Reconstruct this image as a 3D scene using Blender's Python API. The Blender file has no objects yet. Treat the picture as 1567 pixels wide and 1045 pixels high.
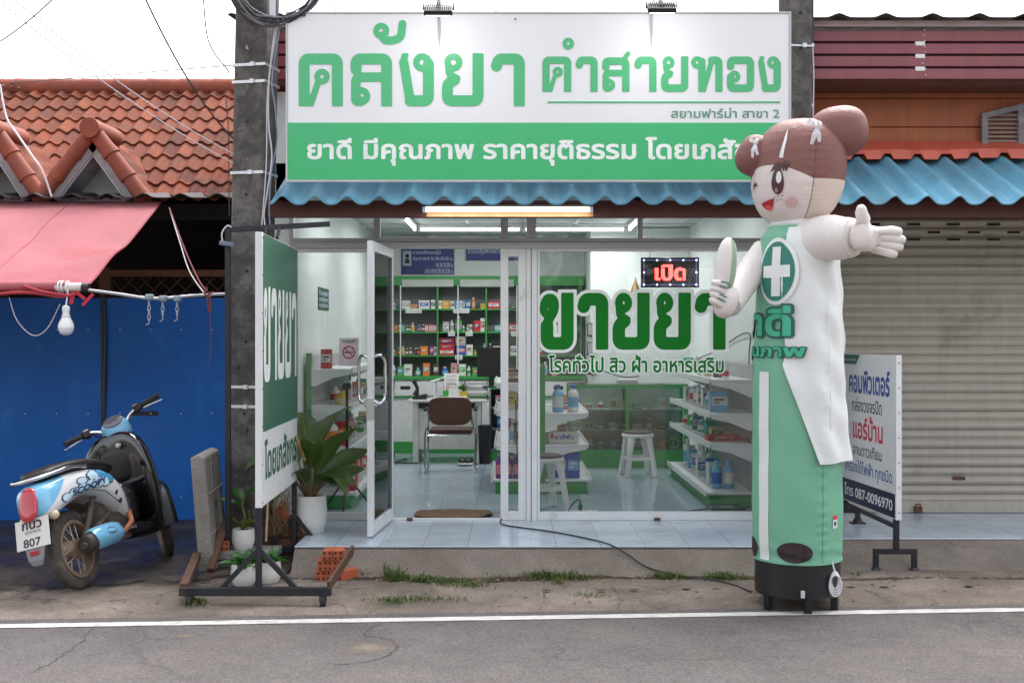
import bpy, bmesh, math, random
import numpy as np
from mathutils import Vector, Matrix, Euler
R = math.radians
S = bpy.context.scene
COL = S.collection
random.seed(7)

# ------------------------------------------------------------------ camera, world, sun, exposure
FPX, CD, CZ, HX, HY = 1835.0, 9.27, 1.40, 783.5, 518.0     # focal length (px of the photo), distance to the shop front, eye height above shop floor
cam = bpy.data.cameras.new('camera')
cam.sensor_width = 36.0
cam.lens = 36.0 * FPX / 1567.0
cam.shift_y = -4.5 / 1567.0
cam.clip_end = 400
camo = bpy.data.objects.new('camera', cam)
COL.objects.link(camo)
camo.location = (0, -CD, CZ)
camo.rotation_euler = (R(90), 0, 0)
S.camera = camo

world = bpy.data.worlds.new('World')
S.world = world
world.use_nodes = True
nt = world.node_tree
bg = nt.nodes['Background']
sky = nt.nodes.new('ShaderNodeTexSky')
sky.sky_type = 'NISHITA'
sky.sun_disc = False
sky.sun_elevation = R(60)
sky.sun_rotation = R(25)
sky.air_density = 1.0
sky.dust_density = 4.0
hs = nt.nodes.new('ShaderNodeHueSaturation')      # overcast: the sky is almost without colour
hs.inputs['Saturation'].default_value = 0.22
nt.links.new(sky.outputs[0], hs.inputs['Color'])
nt.links.new(hs.outputs[0], bg.inputs[0])
bg.inputs[1].default_value = 0.15
sun = bpy.data.lights.new('sun', 'SUN')
sun.energy = 0.8
sun.angle = R(50)
sun.color = (1.0, 0.965, 0.93)
suno = bpy.data.objects.new('sun', sun)
COL.objects.link(suno)
suno.rotation_euler = (R(30), 0, R(155))
S.view_settings.view_transform = 'Standard'
S.view_settings.look = 'None'
S.view_settings.gamma = 1
S.view_settings.exposure = 1.74
S.cycles.max_bounces = 8
S.cycles.transparent_max_bounces = 16
S.cycles.sample_clamp_indirect = 6

# ------------------------------------------------------------------ measuring: where a photo point lies at depth y
def PX(px, y): return (px - HX) * (y + CD) / FPX
def PZ(py, y): return CZ + (HY - py) * (y + CD) / FPX
def P(px, py, y): return Vector((PX(px, y), y, PZ(py, y)))

# ------------------------------------------------------------------ materials
MATS = {}
def mat(name, col, rough=0.5, metal=0.0, var=0.12, vs=6.0, bump=0.0, bs=60.0, stain=None, stain_amt=0.5, ss=2.5, coat=0.0, spec=0.5, wave=None):
    """col varied by noise; stain = second colour in blotches"""
    if name in MATS: return MATS[name]
    m = bpy.data.materials.new(name); MATS[name] = m
    m.use_nodes = True
    n = m.node_tree.nodes; l = m.node_tree.links
    b = n['Principled BSDF']
    b.inputs['Roughness'].default_value = rough
    b.inputs['Metallic'].default_value = metal
    b.inputs['Specular IOR Level'].default_value = spec
    b.inputs['Coat Weight'].default_value = coat
    tc = n.new('ShaderNodeTexCoord')
    c4 = (*col, 1)
    nz = n.new('ShaderNodeTexNoise'); nz.inputs['Scale'].default_value = vs; nz.inputs['Detail'].default_value = 6; nz.inputs['Roughness'].default_value = 0.65
    l.new(tc.outputs['Object'], nz.inputs['Vector'])
    rp = n.new('ShaderNodeValToRGB')
    rp.color_ramp.elements[0].position = 0.3; rp.color_ramp.elements[1].position = 0.7
    rp.color_ramp.elements[0].color = tuple(max(0, c * (1 - var)) for c in col) + (1,)
    rp.color_ramp.elements[1].color = tuple(min(1, c * (1 + var)) for c in col) + (1,)
    l.new(nz.outputs['Fac'], rp.inputs[0])
    out = rp.outputs[0]
    if stain:
        n2 = n.new('ShaderNodeTexNoise'); n2.inputs['Scale'].default_value = ss; n2.inputs['Detail'].default_value = 9; n2.inputs['Roughness'].default_value = 0.7
        l.new(tc.outputs['Object'], n2.inputs['Vector'])
        r2 = n.new('ShaderNodeValToRGB'); r2.color_ramp.elements[0].position = 0.62 - 0.25 * stain_amt; r2.color_ramp.elements[1].position = 0.74
        l.new(n2.outputs['Fac'], r2.inputs[0])
        mx = n.new('ShaderNodeMixRGB'); l.new(r2.outputs[0], mx.inputs[0]); l.new(out, mx.inputs[1]); mx.inputs[2].default_value = (*stain, 1)
        out = mx.outputs[0]
    l.new(out, b.inputs['Base Color'])
    mr = n.new('ShaderNodeMapRange'); mr.inputs[3].default_value = max(0.02, rough - 0.08); mr.inputs[4].default_value = min(1, rough + 0.1)
    l.new(nz.outputs['Fac'], mr.inputs[0]); l.new(mr.outputs[0], b.inputs['Roughness'])
    if bump:
        n3 = n.new('ShaderNodeTexNoise'); n3.inputs['Scale'].default_value = bs; n3.inputs['Detail'].default_value = 5
        l.new(tc.outputs['Object'], n3.inputs['Vector'])
        bp = n.new('ShaderNodeBump'); bp.inputs['Strength'].default_value = min(1, bump); bp.inputs['Distance'].default_value = 0.02
        l.new(n3.outputs['Fac'], bp.inputs['Height']); l.new(bp.outputs[0], b.inputs['Normal'])
    return m
def emit(name, col, s):
    if name in MATS: return MATS[name]
    m = bpy.data.materials.new(name); MATS[name] = m; m.use_nodes = True
    b = m.node_tree.nodes['Principled BSDF']
    b.inputs['Base Color'].default_value = (*col, 1); b.inputs['Emission Color'].default_value = (*col, 1); b.inputs['Emission Strength'].default_value = s
    return m
def glass(name, tint=(0.93, 0.97, 0.95), refl=1.0, haze=0.0):
    if name in MATS: return MATS[name]
    m = bpy.data.materials.new(name); MATS[name] = m; m.use_nodes = True
    n = m.node_tree.nodes; l = m.node_tree.links
    n.remove(n['Principled BSDF'])
    o = n['Material Output']
    t = n.new('ShaderNodeBsdfTransparent'); t.inputs[0].default_value = (*tint, 1)
    g = n.new('ShaderNodeBsdfGlossy'); g.inputs['Roughness'].default_value = 0.015
    f = n.new('ShaderNodeFresnel'); f.inputs[0].default_value = 1.5
    mm = n.new('ShaderNodeMath'); mm.operation = 'MULTIPLY'; mm.inputs[1].default_value = refl
    l.new(f.outputs[0], mm.inputs[0])
    mx = n.new('ShaderNodeMixShader'); l.new(mm.outputs[0], mx.inputs[0]); l.new(t.outputs[0], mx.inputs[1]); l.new(g.outputs[0], mx.inputs[2])
    last = mx.outputs[0]
    if haze:       # pale uneven haze painted into the pane
        d = n.new('ShaderNodeBsdfDiffuse'); d.inputs[0].default_value = (0.6, 0.65, 0.62, 1)
        nz = n.new('ShaderNodeTexNoise'); nz.inputs['Scale'].default_value = 1.6; nz.inputs['Detail'].default_value = 5
        tc = n.new('ShaderNodeTexCoord'); l.new(tc.outputs['Object'], nz.inputs['Vector'])
        mr = n.new('ShaderNodeMapRange'); mr.inputs[1].default_value = .35; mr.inputs[2].default_value = .75; mr.inputs[3].default_value = haze * .3; mr.inputs[4].default_value = haze * 1.5
        l.new(nz.outputs['Fac'], mr.inputs[0])
        m2 = n.new('ShaderNodeMixShader'); l.new(mr.outputs[0], m2.inputs[0]); l.new(last, m2.inputs[1]); l.new(d.outputs[0], m2.inputs[2]); last = m2.outputs[0]
    l.new(last, o.inputs[0])
    return m

# ------------------------------------------------------------------ mesh building
class MB:
    def __init__(s): s.v = []; s.f = []; s.mi = []; s.cur = 0; s.M = Matrix.Identity(4)
    def add(s, vs, fs):
        o = len(s.v)
        s.v += [tuple(s.M @ Vector(p)) for p in vs]
        s.f += [tuple(o + i for i in f) for f in fs]; s.mi += [s.cur] * len(fs)
        return s
    def box(s, x0, x1, y0, y1, z0, z1):
        return s.add([(x0,y0,z0),(x1,y0,z0),(x1,y1,z0),(x0,y1,z0),(x0,y0,z1),(x1,y0,z1),(x1,y1,z1),(x0,y1,z1)],
                     [(0,3,2,1),(4,5,6,7),(0,1,5,4),(1,2,6,5),(2,3,7,6),(3,0,4,7)])
    def cbox(s, c, d, rz=0, rx=0, ry=0):
        m0 = s.M.copy(); s.M = m0 @ Matrix.Translation(c) @ Euler((rx, ry, rz)).to_matrix().to_4x4()
        s.box(-d[0]/2, d[0]/2, -d[1]/2, d[1]/2, -d[2]/2, d[2]/2); s.M = m0; return s
    def bar(s, a, b, w, h=None, up=(0,0,1)):
        """square bar from a to b"""
        a, b = Vector(a), Vector(b); h = h or w
        t = (b - a).normalized(); u = Vector(up)
        if abs(t.dot(u)) > 0.98: u = Vector((0, 1, 0))
        sd = t.cross(u).normalized(); u = sd.cross(t)
        vs = []
        for p in (a, b):
            for q, r in ((-1,-1),(1,-1),(1,1),(-1,1)): vs.append(p + sd * (q*w/2) + u * (r*h/2))
        return s.add(vs, [(0,1,2,3),(7,6,5,4),(0,4,5,1),(1,5,6,2),(2,6,7,3),(3,7,4,0)])
    def tube(s, pts, r, n=8, cap=True, closed=False):
        pts = [Vector(p) for p in pts]; k = len(pts)
        rr = r if isinstance(r, (list, tuple)) else [r]*k
        vs = []; pu = None
        for i, p in enumerate(pts):
            if closed: t = pts[(i+1) % k] - pts[i-1]
            else: t = pts[min(i+1, k-1)] - pts[max(i-1, 0)]
            t.normalize()
            if pu is None:
                u = Vector((0,0,1)) if abs(t.z) < .9 else Vector((1,0,0))
            else: u = pu
            u = (u - t * u.dot(t)).normalized(); pu = u; w = t.cross(u)
            for j in range(n):
                a = 2*math.pi*j/n; vs.append(p + (u*math.cos(a) + w*math.sin(a))*rr[i])
        fs = []
        for i in range(k if closed else k-1):
            for j in range(n):
                a = i*n+j; b = i*n+(j+1) % n; i2 = (i+1) % k
                fs.append((a, b, i2*n+(j+1) % n, i2*n+j))
        if cap and not closed: fs += [tuple(range(n-1,-1,-1)), tuple((k-1)*n+j for j in range(n))]
        return s.add(vs, fs)
    def cyl(s, c, r, h, n=20, r2=None):
        r2 = r if r2 is None else r2
        return s.lathe([(r,0),(r2,h)], c, n)
    def lathe(s, prof, c=(0,0,0), n=20, capped=True, sx=1, sy=1):
        vs = []; k = len(prof)
        for r, z in prof:
            for j in range(n):
                a = 2*math.pi*j/n; vs.append((c[0]+r*math.cos(a)*sx, c[1]+r*math.sin(a)*sy, c[2]+z))
        fs = [(i*n+j, i*n+(j+1) % n, (i+1)*n+(j+1) % n, (i+1)*n+j) for i in range(k-1) for j in range(n)]
        if capped: fs += [tuple(range(n-1,-1,-1)), tuple((k-1)*n+j for j in range(n))]
        return s.add(vs, fs)
    def ell(s, c, rad, n=20, m=12, p=1.0):
        vs = []; 
        def pw(x): return math.copysign(abs(x)**p, x)
        for i in range(m+1):
            th = math.pi*(i+.0001)/(m+.0002)
            for j in range(n):
                a = 2*math.pi*j/n
                vs.append((c[0]+rad[0]*pw(math.sin(th))*pw(math.cos(a)), c[1]+rad[1]*pw(math.sin(th))*pw(math.sin(a)), c[2]-rad[2]*pw(math.cos(th))))
        fs = [(i*n+j, i*n+(j+1) % n, (i+1)*n+(j+1) % n, (i+1)*n+j) for i in range(m) for j in range(n)]
        fs += [tuple(range(n-1,-1,-1)), tuple(m*n+j for j in range(n))]
        return s.add(vs, fs)
    def prism(s, poly, y0, y1):
        """polygon in xz, run along y"""
        k = len(poly)
        vs = [(x, y0, z) for x, z in poly] + [(x, y1, z) for x, z in poly]
        fs = [tuple(range(k)), tuple(range(2*k-1, k-1, -1))] + [(i, k+i, k+(i+1) % k, (i+1) % k) for i in range(k)]
        return s.add(vs, fs)
    def loft(s, rings, cap=True):
        n = len(rings[0]); vs = [p for r in rings for p in r]
        fs = [(i*n+j, i*n+(j+1) % n, (i+1)*n+(j+1) % n, (i+1)*n+j) for i in range(len(rings)-1) for j in range(n)]
        if cap: fs += [tuple(range(n-1,-1,-1)), tuple((len(rings)-1)*n+j for j in range(n))]
        return s.add(vs, fs)
    def build(s, name, m, parent=None, smooth=False, bevel=0, sub=0, solid=0, loc=None, angle=40):
        me = bpy.data.meshes.new(name)
        me.from_pydata(s.v, [], s.f)
        ms = m if isinstance(m, (list, tuple)) else [m]
        for q in ms: me.materials.append(q)
        me.polygons.foreach_set('material_index', s.mi)
        bm = bmesh.new(); bm.from_mesh(me)
        bmesh.ops.recalc_face_normals(bm, faces=bm.faces)
        if smooth:
            lim = math.radians(angle)
            for f in bm.faces: f.smooth = True
            for e in bm.edges:
                if len(e.link_faces) != 2 or e.calc_face_angle(0) > lim: e.smooth = False
        bm.to_mesh(me); bm.free()
        o = bpy.data.objects.new(name, me); COL.objects.link(o)
        if parent: o.parent = parent
        if loc: o.location = loc
        if solid:
            q = o.modifiers.new('solid', 'SOLIDIFY'); q.thickness = solid; q.offset = 0
        if bevel:
            q = o.modifiers.new('bevel', 'BEVEL'); q.width = bevel; q.segments = 2; q.limit_method = 'ANGLE'; q.angle_limit = R(35)
        if sub:
            q = o.modifiers.new('sub', 'SUBSURF'); q.levels = sub; q.render_levels = sub
        return o
def tag(o, label=None, cat=None, group=None, kind=None):
    if label: o['label'] = label
    if cat: o['category'] = cat
    if group: o['group'] = group
    if kind: o['kind'] = kind
    return o
def thing(name, label, cat, loc=(0,0,0), rz=0, group=None):
    o = bpy.data.objects.new(name, None); COL.objects.link(o)
    o.empty_display_size = 0.1
    o.location = loc; o.rotation_euler = (0, 0, rz)
    return tag(o, label, cat, group)
def struct(name, mb, m, **k):
    return tag(mb.build(name, m, **k), kind='structure')
def copy_tree(o, parent=None, label=None):
    c = o.copy(); COL.objects.link(c)
    if parent: c.parent = parent
    if label: c['label'] = label
    for ch in list(o.children): copy_tree(ch, c)
    return c
def sag(a, b, d, n=14):
    a, b = Vector(a), Vector(b)
    return [a.lerp(b, i/n) - Vector((0,0,d*4*(i/n)*(1-i/n))) for i in range(n+1)]
def smooth_path(pts, n=6):
    """catmull-rom"""
    pts = [Vector(p) for p in pts]; out = []
    for i in range(len(pts)-1):
        p0 = pts[max(i-1,0)]; p1 = pts[i]; p2 = pts[i+1]; p3 = pts[min(i+2,len(pts)-1)]
        for k in range(n):
            t = k/n
            out.append(0.5*((2*p1)+(p2-p0)*t+(2*p0-5*p1+4*p2-p3)*t*t+(3*p1-p0-3*p2+p3)*t**3))
    out.append(pts[-1]); return out

# ------------------------------------------------------------------ lettering: distance fields -> flat meshes
def text_loops(body):
    c = bpy.data.curves.new('lettering', 'FONT'); c.body = body; c.size = 1; c.fill_mode = 'NONE'; c.resolution_u = 4
    o = bpy.data.objects.new('lettering', c); COL.objects.link(o)
    bpy.context.view_layer.update()
    me = bpy.data.meshes.new_from_object(o.evaluated_get(bpy.context.evaluated_depsgraph_get()))
    co = [(v.co.x, v.co.y) for v in me.vertices]
    nxt = {}
    for e in me.edges: nxt.setdefault(e.vertices[0], []).append(e.vertices[1]); nxt.setdefault(e.vertices[1], []).append(e.vertices[0])
    seen = set(); loops = []
    for st in range(len(co)):
        if st in seen or st not in nxt: continue
        lp = [st]; seen.add(st); cur = st + 1 if (st + 1) in nxt[st] else nxt[st][0]
        while cur not in seen:
            seen.add(cur); lp.append(cur)
            q = [k for k in nxt[cur] if k not in seen]
            if not q: break
            cur = q[0]
        if len(lp) > 2: loops.append(np.array([co[i] for i in lp]))
    bpy.data.objects.remove(o); bpy.data.meshes.remove(me); bpy.data.curves.remove(c)
    return loops
def seg_dist(px, py, a, b):
    ax, ay = a; dx, dy = b[0]-ax, b[1]-ay
    L = dx*dx+dy*dy + 1e-12
    t = np.clip(((px-ax)*dx+(py-ay)*dy)/L, 0, 1)
    return np.hypot(px-ax-t*dx, py-ay-t*dy)
def text_field(body, h=0.03, margin=0.12):
    loops = text_loops(body)
    allp = np.concatenate(loops)
    x0, y0 = allp.min(0) - margin - h; x1, y1 = allp.max(0) + margin + h
    nx, ny = int((x1-x0)/h)+2, int((y1-y0)/h)+2
    X, Y = np.meshgrid(x0+h*np.arange(nx), y0+h*np.arange(ny))
    W = np.zeros(X.shape); D = np.full(X.shape, margin)
    for lp in loops:
        mn = lp.min(0)-margin; mxx = lp.max(0)+margin
        i0, i1 = max(0,int((mn[0]-x0)/h)), min(nx, int((mxx[0]-x0)/h)+2); j0, j1 = max(0,int((mn[1]-y0)/h)), min(ny, int((mxx[1]-y0)/h)+2)
        x = X[j0:j1,i0:i1]; y = Y[j0:j1,i0:i1]; w = W[j0:j1,i0:i1]; d = D[j0:j1,i0:i1]
        for k in range(len(lp)):
            a = lp[k]; b = lp[(k+1) % len(lp)]
            np.minimum(d, seg_dist(x, y, a, b), out=d)
            if a[1] != b[1]:
                cr = ((a[1] <= y) & (b[1] > y)) | ((b[1] <= y) & (a[1] > y))
                xi = a[0] + (y-a[1])*(b[0]-a[0])/(b[1]-a[1])
                w += np.where(cr & (xi > x), 1 if b[1] > a[1] else -1, 0)
    return np.where(np.abs(W) > .5, D, -D), x0, y0, h
def rg(cx, cy, r, k=14): return [(cx+r*math.cos(2*math.pi*i/k), cy+r*math.sin(2*math.pi*i/k)) for i in range(k+1)]
def fil(pts, r=.1):
    out = [pts[0]]
    for i in range(1, len(pts)-1):
        p, a, b = Vector(pts[i]), Vector(pts[i-1]), Vector(pts[i+1])
        da, db = (a-p), (b-p); q = min(r, da.length*.5, db.length*.5)
        A = p+da.normalized()*q; B = p+db.normalized()*q
        for k in range(6):
            t = k/5; out.append(tuple(A*(1-t)**2+p*2*t*(1-t)+B*t*t))
    return out + [pts[-1]]
GL = {   # square-built letters: width, strokes (half width, points); y runs 0..1
 'ค': (.85, [(.1, fil([(.105,-.2),(.105,.895),(.745,.895),(.745,-.2)])), (.055, [(.19,-.1),(.37,.45)]), (.05, rg(.45,.56,.095))]),
 'ล': (.8, [(.1, fil([(.105,.7),(.105,.895),(.695,.895),(.695,-.2)])), (.085, fil([(.695,.55),(.1,.55),(.1,.09),(.2,.09)])), (.055, rg(.21,.19,.11))]),
 'ง': (.66, [(.085, [(.075,.83),(.2,.09)]), (.1, fil([(.2,.1),(.55,.1),(.55,.8)])), (.06, fil([(.1,.98),(.06,.8)])), (.055, rg(.43,.83,.115)), (.06,[(.55,.8),(.53,.9)])]),
 'ย': (.8, [(.055, rg(.22,.83,.115)), (.06, fil([(.13,.76),(.13,.6),(.29,.53)])), (.1, fil([(.24,.5),(.105,.42),(.105,.1),(.695,.1),(.695,1.2)]))]),
 'า': (.65, [(.1, fil([(.1,.76),(.14,.895),(.54,.895),(.54,-.2)]))]),
 'ส': (.82, [(.1, fil([(.105,.7),(.105,.87),(.695,.87),(.695,-.2)])), (.085, fil([(.695,.53),(.1,.53),(.1,.09),(.2,.09)])), (.055, rg(.21,.19,.11)), (-.06, [(.62,.9),(.76,1.08)])]),
 'ท': (.88, [(.055, rg(.13,.83,.115)), (.1, [(.27,.86),(.27,-.2)]), (.07, [(.31,.02),(.56,.86)]), (.1, fil([(.56,.895),(.775,.895),(.775,-.2)]))]),
 'อ': (.8, [(.1, fil([(.105,.72),(.105,.895),(.695,.895),(.695,.1),(.105,.1),(.105,.42)])), (.055, rg(.22,.43,.11))]),
 'ข': (.74, [(.055, rg(.18,.72,.115)), (.075, fil([(.1,.8),(.16,.915),(.3,.9),(.33,.72),(.18,.52),(.15,.4)],.12)), (.1, fil([(.15,.42),(.15,.1),(.635,.1),(.635,1.2)]))]),
 'ั': (0, [(-.072, fil([(-.34,1.34),(-.3,1.25),(-.14,1.24),(.02,1.3),(.05,1.56)],.12)), (-.05, rg(-.36,1.43,.1))]),
 'ำ': (.65, [(.1, fil([(.1,.76),(.14,.895),(.54,.895),(.54,-.2)])), (-.055, rg(-.22,1.37,.11))]),
 ' ': (.3, [])}
def stroke_field(body, h=.025, sp=.13, sx=1.0, fat=0.0, margin=.14):
    x = 0; st = []
    for ch in body:
        w, ss = GL[ch]
        for r, pts in ss: st.append((r, [((x+px*sx), py) for px, py in pts]))
        if w: x += w*sx+sp
    x0, y0 = -margin-h, -margin-h; x1, y1 = x+margin, 1.7+margin
    nx, ny = int((x1-x0)/h)+2, int((y1-y0)/h)+2
    X, Y = np.meshgrid(x0+h*np.arange(nx), y0+h*np.arange(ny))
    F = np.full(X.shape, -margin)
    for r, pts in st:
        clip = r > 0; r = abs(r)+fat; pa = np.array(pts)
        i0, i1 = max(0,int((pa[:,0].min()-r-margin-x0)/h)), min(nx,int((pa[:,0].max()+r+margin-x0)/h)+2)
        x_ = X[:,i0:i1]; y_ = Y[:,i0:i1]
        d = np.full(x_.shape, 9.0)
        for a, b in zip(pts[:-1], pts[1:]): np.minimum(d, seg_dist(x_, y_, a, b), out=d)
        s = r-d
        if clip: s = np.minimum(s, np.minimum(y_+fat, 1+fat-y_))
        np.maximum(F[:,i0:i1], s, out=F[:,i0:i1])
    return F, x0, y0, h
def field_poly(F, x0, y0, h, off=0.0, run=12):
    """filled 2-D mesh of F > -off"""
    F = F + off; vs = []; fs = []
    pos = F > 0
    cnt = pos[:-1,:-1].astype(int)+pos[1:,:-1]+pos[:-1,1:]+pos[1:,1:]
    for j in range(cnt.shape[0]):
        row = cnt[j]; i = 0; idx = np.nonzero(row)[0]
        if not len(idx): continue
        i = idx[0]; end = idx[-1]
        while i <= end:
            c = row[i]
            if c == 4:
                k = i
                while k <= end and row[k] == 4 and k-i < run: k += 1
                o = len(vs); vs += [(x0+i*h,y0+j*h),(x0+k*h,y0+j*h),(x0+k*h,y0+(j+1)*h),(x0+i*h,y0+(j+1)*h)]; fs.append((o,o+1,o+2,o+3)); i = k; continue
            if c:
                q = [(i,j),(i+1,j),(i+1,j+1),(i,j+1)]; f = [F[b,a] for a,b in q]; pl = []
                for k in range(4):
                    a, b = q[k], q[(k+1) % 4]; fa, fb = f[k], f[(k+1) % 4]
                    if fa > 0: pl.append((x0+a[0]*h, y0+a[1]*h))
                    if (fa > 0) != (fb > 0):
                        t = fa/(fa-fb); pl.append((x0+(a[0]+(b[0]-a[0])*t)*h, y0+(a[1]+(b[1]-a[1])*t)*h))
                if len(pl) > 2: o = len(vs); vs += pl; fs.append(tuple(range(o, o+len(pl))))
            i += 1
    return vs, fs
def lettering(fld, box, name, m, parent, frame, off=0.0, run=12, lift=0.0, ref=None):
    """fit the letters into box=(x0,x1,z0,z1) of a plane; frame maps (u,v,lift) to 3-D. ref: offset the box was measured with"""
    vs, fs = field_poly(*fld, off=off, run=run)
    rv, _ = (vs, 0) if ref is None else field_poly(*fld, off=ref, run=run)
    a = np.array(rv); mn, mx = a.min(0), a.max(0)
    kx = (box[1]-box[0])/(mx[0]-mn[0]); kz = (box[3]-box[2])/(mx[1]-mn[1])
    mb = MB(); mb.add([frame(box[0]+(x-mn[0])*kx, box[2]+(y-mn[1])*kz, lift) for x, y in vs], fs)
    return mb.build(name, m, parent)
def face_y(y): return lambda u, v, l: (u, y-l, v)      # a plane that faces the street
def plane2d(mb_pts): return mb_pts
# ================================================================== MATERIALS
ASPHALT = mat('asphalt', (.135,.121,.12), .85, var=.2, vs=3, bump=.6, bs=420, stain=(.185,.162,.15), stain_amt=.4, ss=.8)
def speckle(m, scale, c1, c2, amt):
    """fine aggregate over the colour of a material"""
    n = m.node_tree.nodes; l = m.node_tree.links; b = n['Principled BSDF']
    src = b.inputs['Base Color'].links[0].from_socket
    tc = n.new('ShaderNodeTexCoord'); v = n.new('ShaderNodeTexVoronoi'); v.inputs['Scale'].default_value = scale
    l.new(tc.outputs['Object'], v.inputs['Vector'])
    rp = n.new('ShaderNodeValToRGB'); rp.color_ramp.elements[0].color = (*c1,1); rp.color_ramp.elements[1].color = (*c2,1)
    l.new(v.outputs['Color'], rp.inputs[0])
    mx = n.new('ShaderNodeMixRGB'); mx.blend_type = 'MULTIPLY'; mx.inputs[0].default_value = amt
    l.new(src, mx.inputs[1]); l.new(rp.outputs[0], mx.inputs[2]); l.new(mx.outputs[0], b.inputs['Base Color'])
    return m
def cracks(m, scale, width, col, amt=1.0, dist=.35, gate=None):
    n = m.node_tree.nodes; l = m.node_tree.links; b = n['Principled BSDF']
    src = b.inputs['Base Color'].links[0].from_socket
    tc = n.new('ShaderNodeTexCoord'); nz = n.new('ShaderNodeTexNoise'); nz.inputs['Scale'].default_value = 3; nz.inputs['Detail'].default_value = 6
    l.new(tc.outputs['Object'], nz.inputs['Vector'])
    mx = n.new('ShaderNodeMixRGB'); mx.blend_type = 'LINEAR_LIGHT'; mx.inputs[0].default_value = dist
    l.new(tc.outputs['Object'], mx.inputs[1]); l.new(nz.outputs['Color'], mx.inputs[2])
    v = n.new('ShaderNodeTexVoronoi'); v.feature = 'DISTANCE_TO_EDGE'; v.inputs['Scale'].default_value = scale
    l.new(mx.outputs[0], v.inputs['Vector'])
    lt = n.new('ShaderNodeMapRange'); lt.inputs[1].default_value = 0; lt.inputs[2].default_value = width; lt.inputs[3].default_value = amt; lt.inputs[4].default_value = 0
    l.new(v.outputs['Distance'], lt.inputs[0]); fac = lt.outputs[0]
    n2 = n.new('ShaderNodeTexNoise'); n2.inputs['Scale'].default_value = 1.3; l.new(tc.outputs['Object'], n2.inputs['Vector'])
    g = n.new('ShaderNodeMapRange'); g.inputs[1].default_value = .45; g.inputs[2].default_value = .6; l.new(n2.outputs['Fac'], g.inputs[0])
    mu = n.new('ShaderNodeMath'); mu.operation = 'MULTIPLY'; l.new(fac, mu.inputs[0]); l.new(g.outputs[0], mu.inputs[1]); fac = mu.outputs[0]
    m2 = n.new('ShaderNodeMixRGB'); l.new(fac, m2.inputs[0]); l.new(src, m2.inputs[1]); m2.inputs[2].default_value = (*col,1); l.new(m2.outputs[0], b.inputs['Base Color'])
    return m
speckle(ASPHALT, 130, (.42,.4,.4), (1.5,1.45,1.42), .8)
cracks(ASPHALT, .55, .012, (.06,.052,.052), .55)
PAVE = mat('pavement concrete', (.235,.197,.172), .9, var=.3, vs=2.2, bump=.5, bs=70, spec=.2, stain=(.12,.097,.082), stain_amt=.75, ss=1.6)
speckle(PAVE, 90, (.6,.58,.55), (1.25,1.22,1.2), .6); cracks(PAVE, .9, .016, (.07,.055,.045), .8)
APRON = mat('apron concrete', (.215,.185,.162), .88, var=.22, vs=3, bump=.5, bs=50, stain=(.15,.12,.095), stain_amt=.7, ss=2.2)
speckle(APRON, 110, (.6,.58,.55), (1.25,1.22,1.2), .5)
WHITE_LINE = mat('road paint', (.56,.54,.525), .75, var=.14, vs=8, bump=.25, bs=300, stain=(.24,.22,.215), stain_amt=.5, ss=7)
SOIL = mat('earth', (.16,.12,.085), .95, var=.3, vs=1, bump=.4, bs=30)
ALU = mat('white aluminium', (.74,.75,.77), .32, var=.05, vs=3, stain=(.52,.5,.48), stain_amt=.18, ss=5)
ALU_GREY = mat('mill aluminium', (.50,.49,.49), .38, .35, var=.07, vs=4)
DARK_STEEL = mat('dark steel', (.025,.026,.034), .42, .3, var=.25, vs=9, stain=(.10,.055,.035), stain_amt=.25, ss=6)
RUST = mat('rusty steel', (.135,.065,.04), .75, .2, var=.35, vs=14, stain=(.05,.035,.03), stain_amt=.5, ss=7, bump=.3, bs=120)
BLACK = mat('black plastic', (.012,.012,.014), .4, var=.2)
RUBBER = mat('rubber', (.022,.021,.021), .75, var=.2, vs=20)
WHITE = mat('white plastic', (.78,.78,.78), .35, var=.03)
WHITE_SIGN = mat('white sign sheet', (.80,.80,.83), .22, var=.02, vs=2)
SHELF_WHITE = mat('white shelf enamel', (.72,.73,.74), .4, var=.04)
GREEN = mat('green enamel', (.035,.26,.055), .4, var=.12, vs=4)
SIGN_GREEN = mat('sign green', (.045,.46,.17), .22, var=.06, vs=.8)
TEXT_GREEN = mat('letter green', (.07,.47,.19), .25, var=.06, vs=.8)
VINYL_GREEN = mat('vinyl green', (.006,.19,.018), .6, var=.08, spec=.2)
VINYL_WHITE = mat('vinyl white', (.82,.88,.85), .5, var=.05)
WALL_IN = mat('interior plaster', (.68,.715,.70), .6, var=.05, vs=1.2, bump=.08, bs=20)
CEIL = mat('ceiling board', (.62,.64,.63), .7, var=.05, vs=2)
CHROME = mat('chrome', (.72,.72,.74), .12, 1.0, var=.05)
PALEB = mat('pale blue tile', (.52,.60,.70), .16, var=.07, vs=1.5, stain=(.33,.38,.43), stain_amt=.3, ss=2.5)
GREYT = mat('interior tile', (.38,.46,.53), .13, var=.08, vs=1.2)
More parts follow.
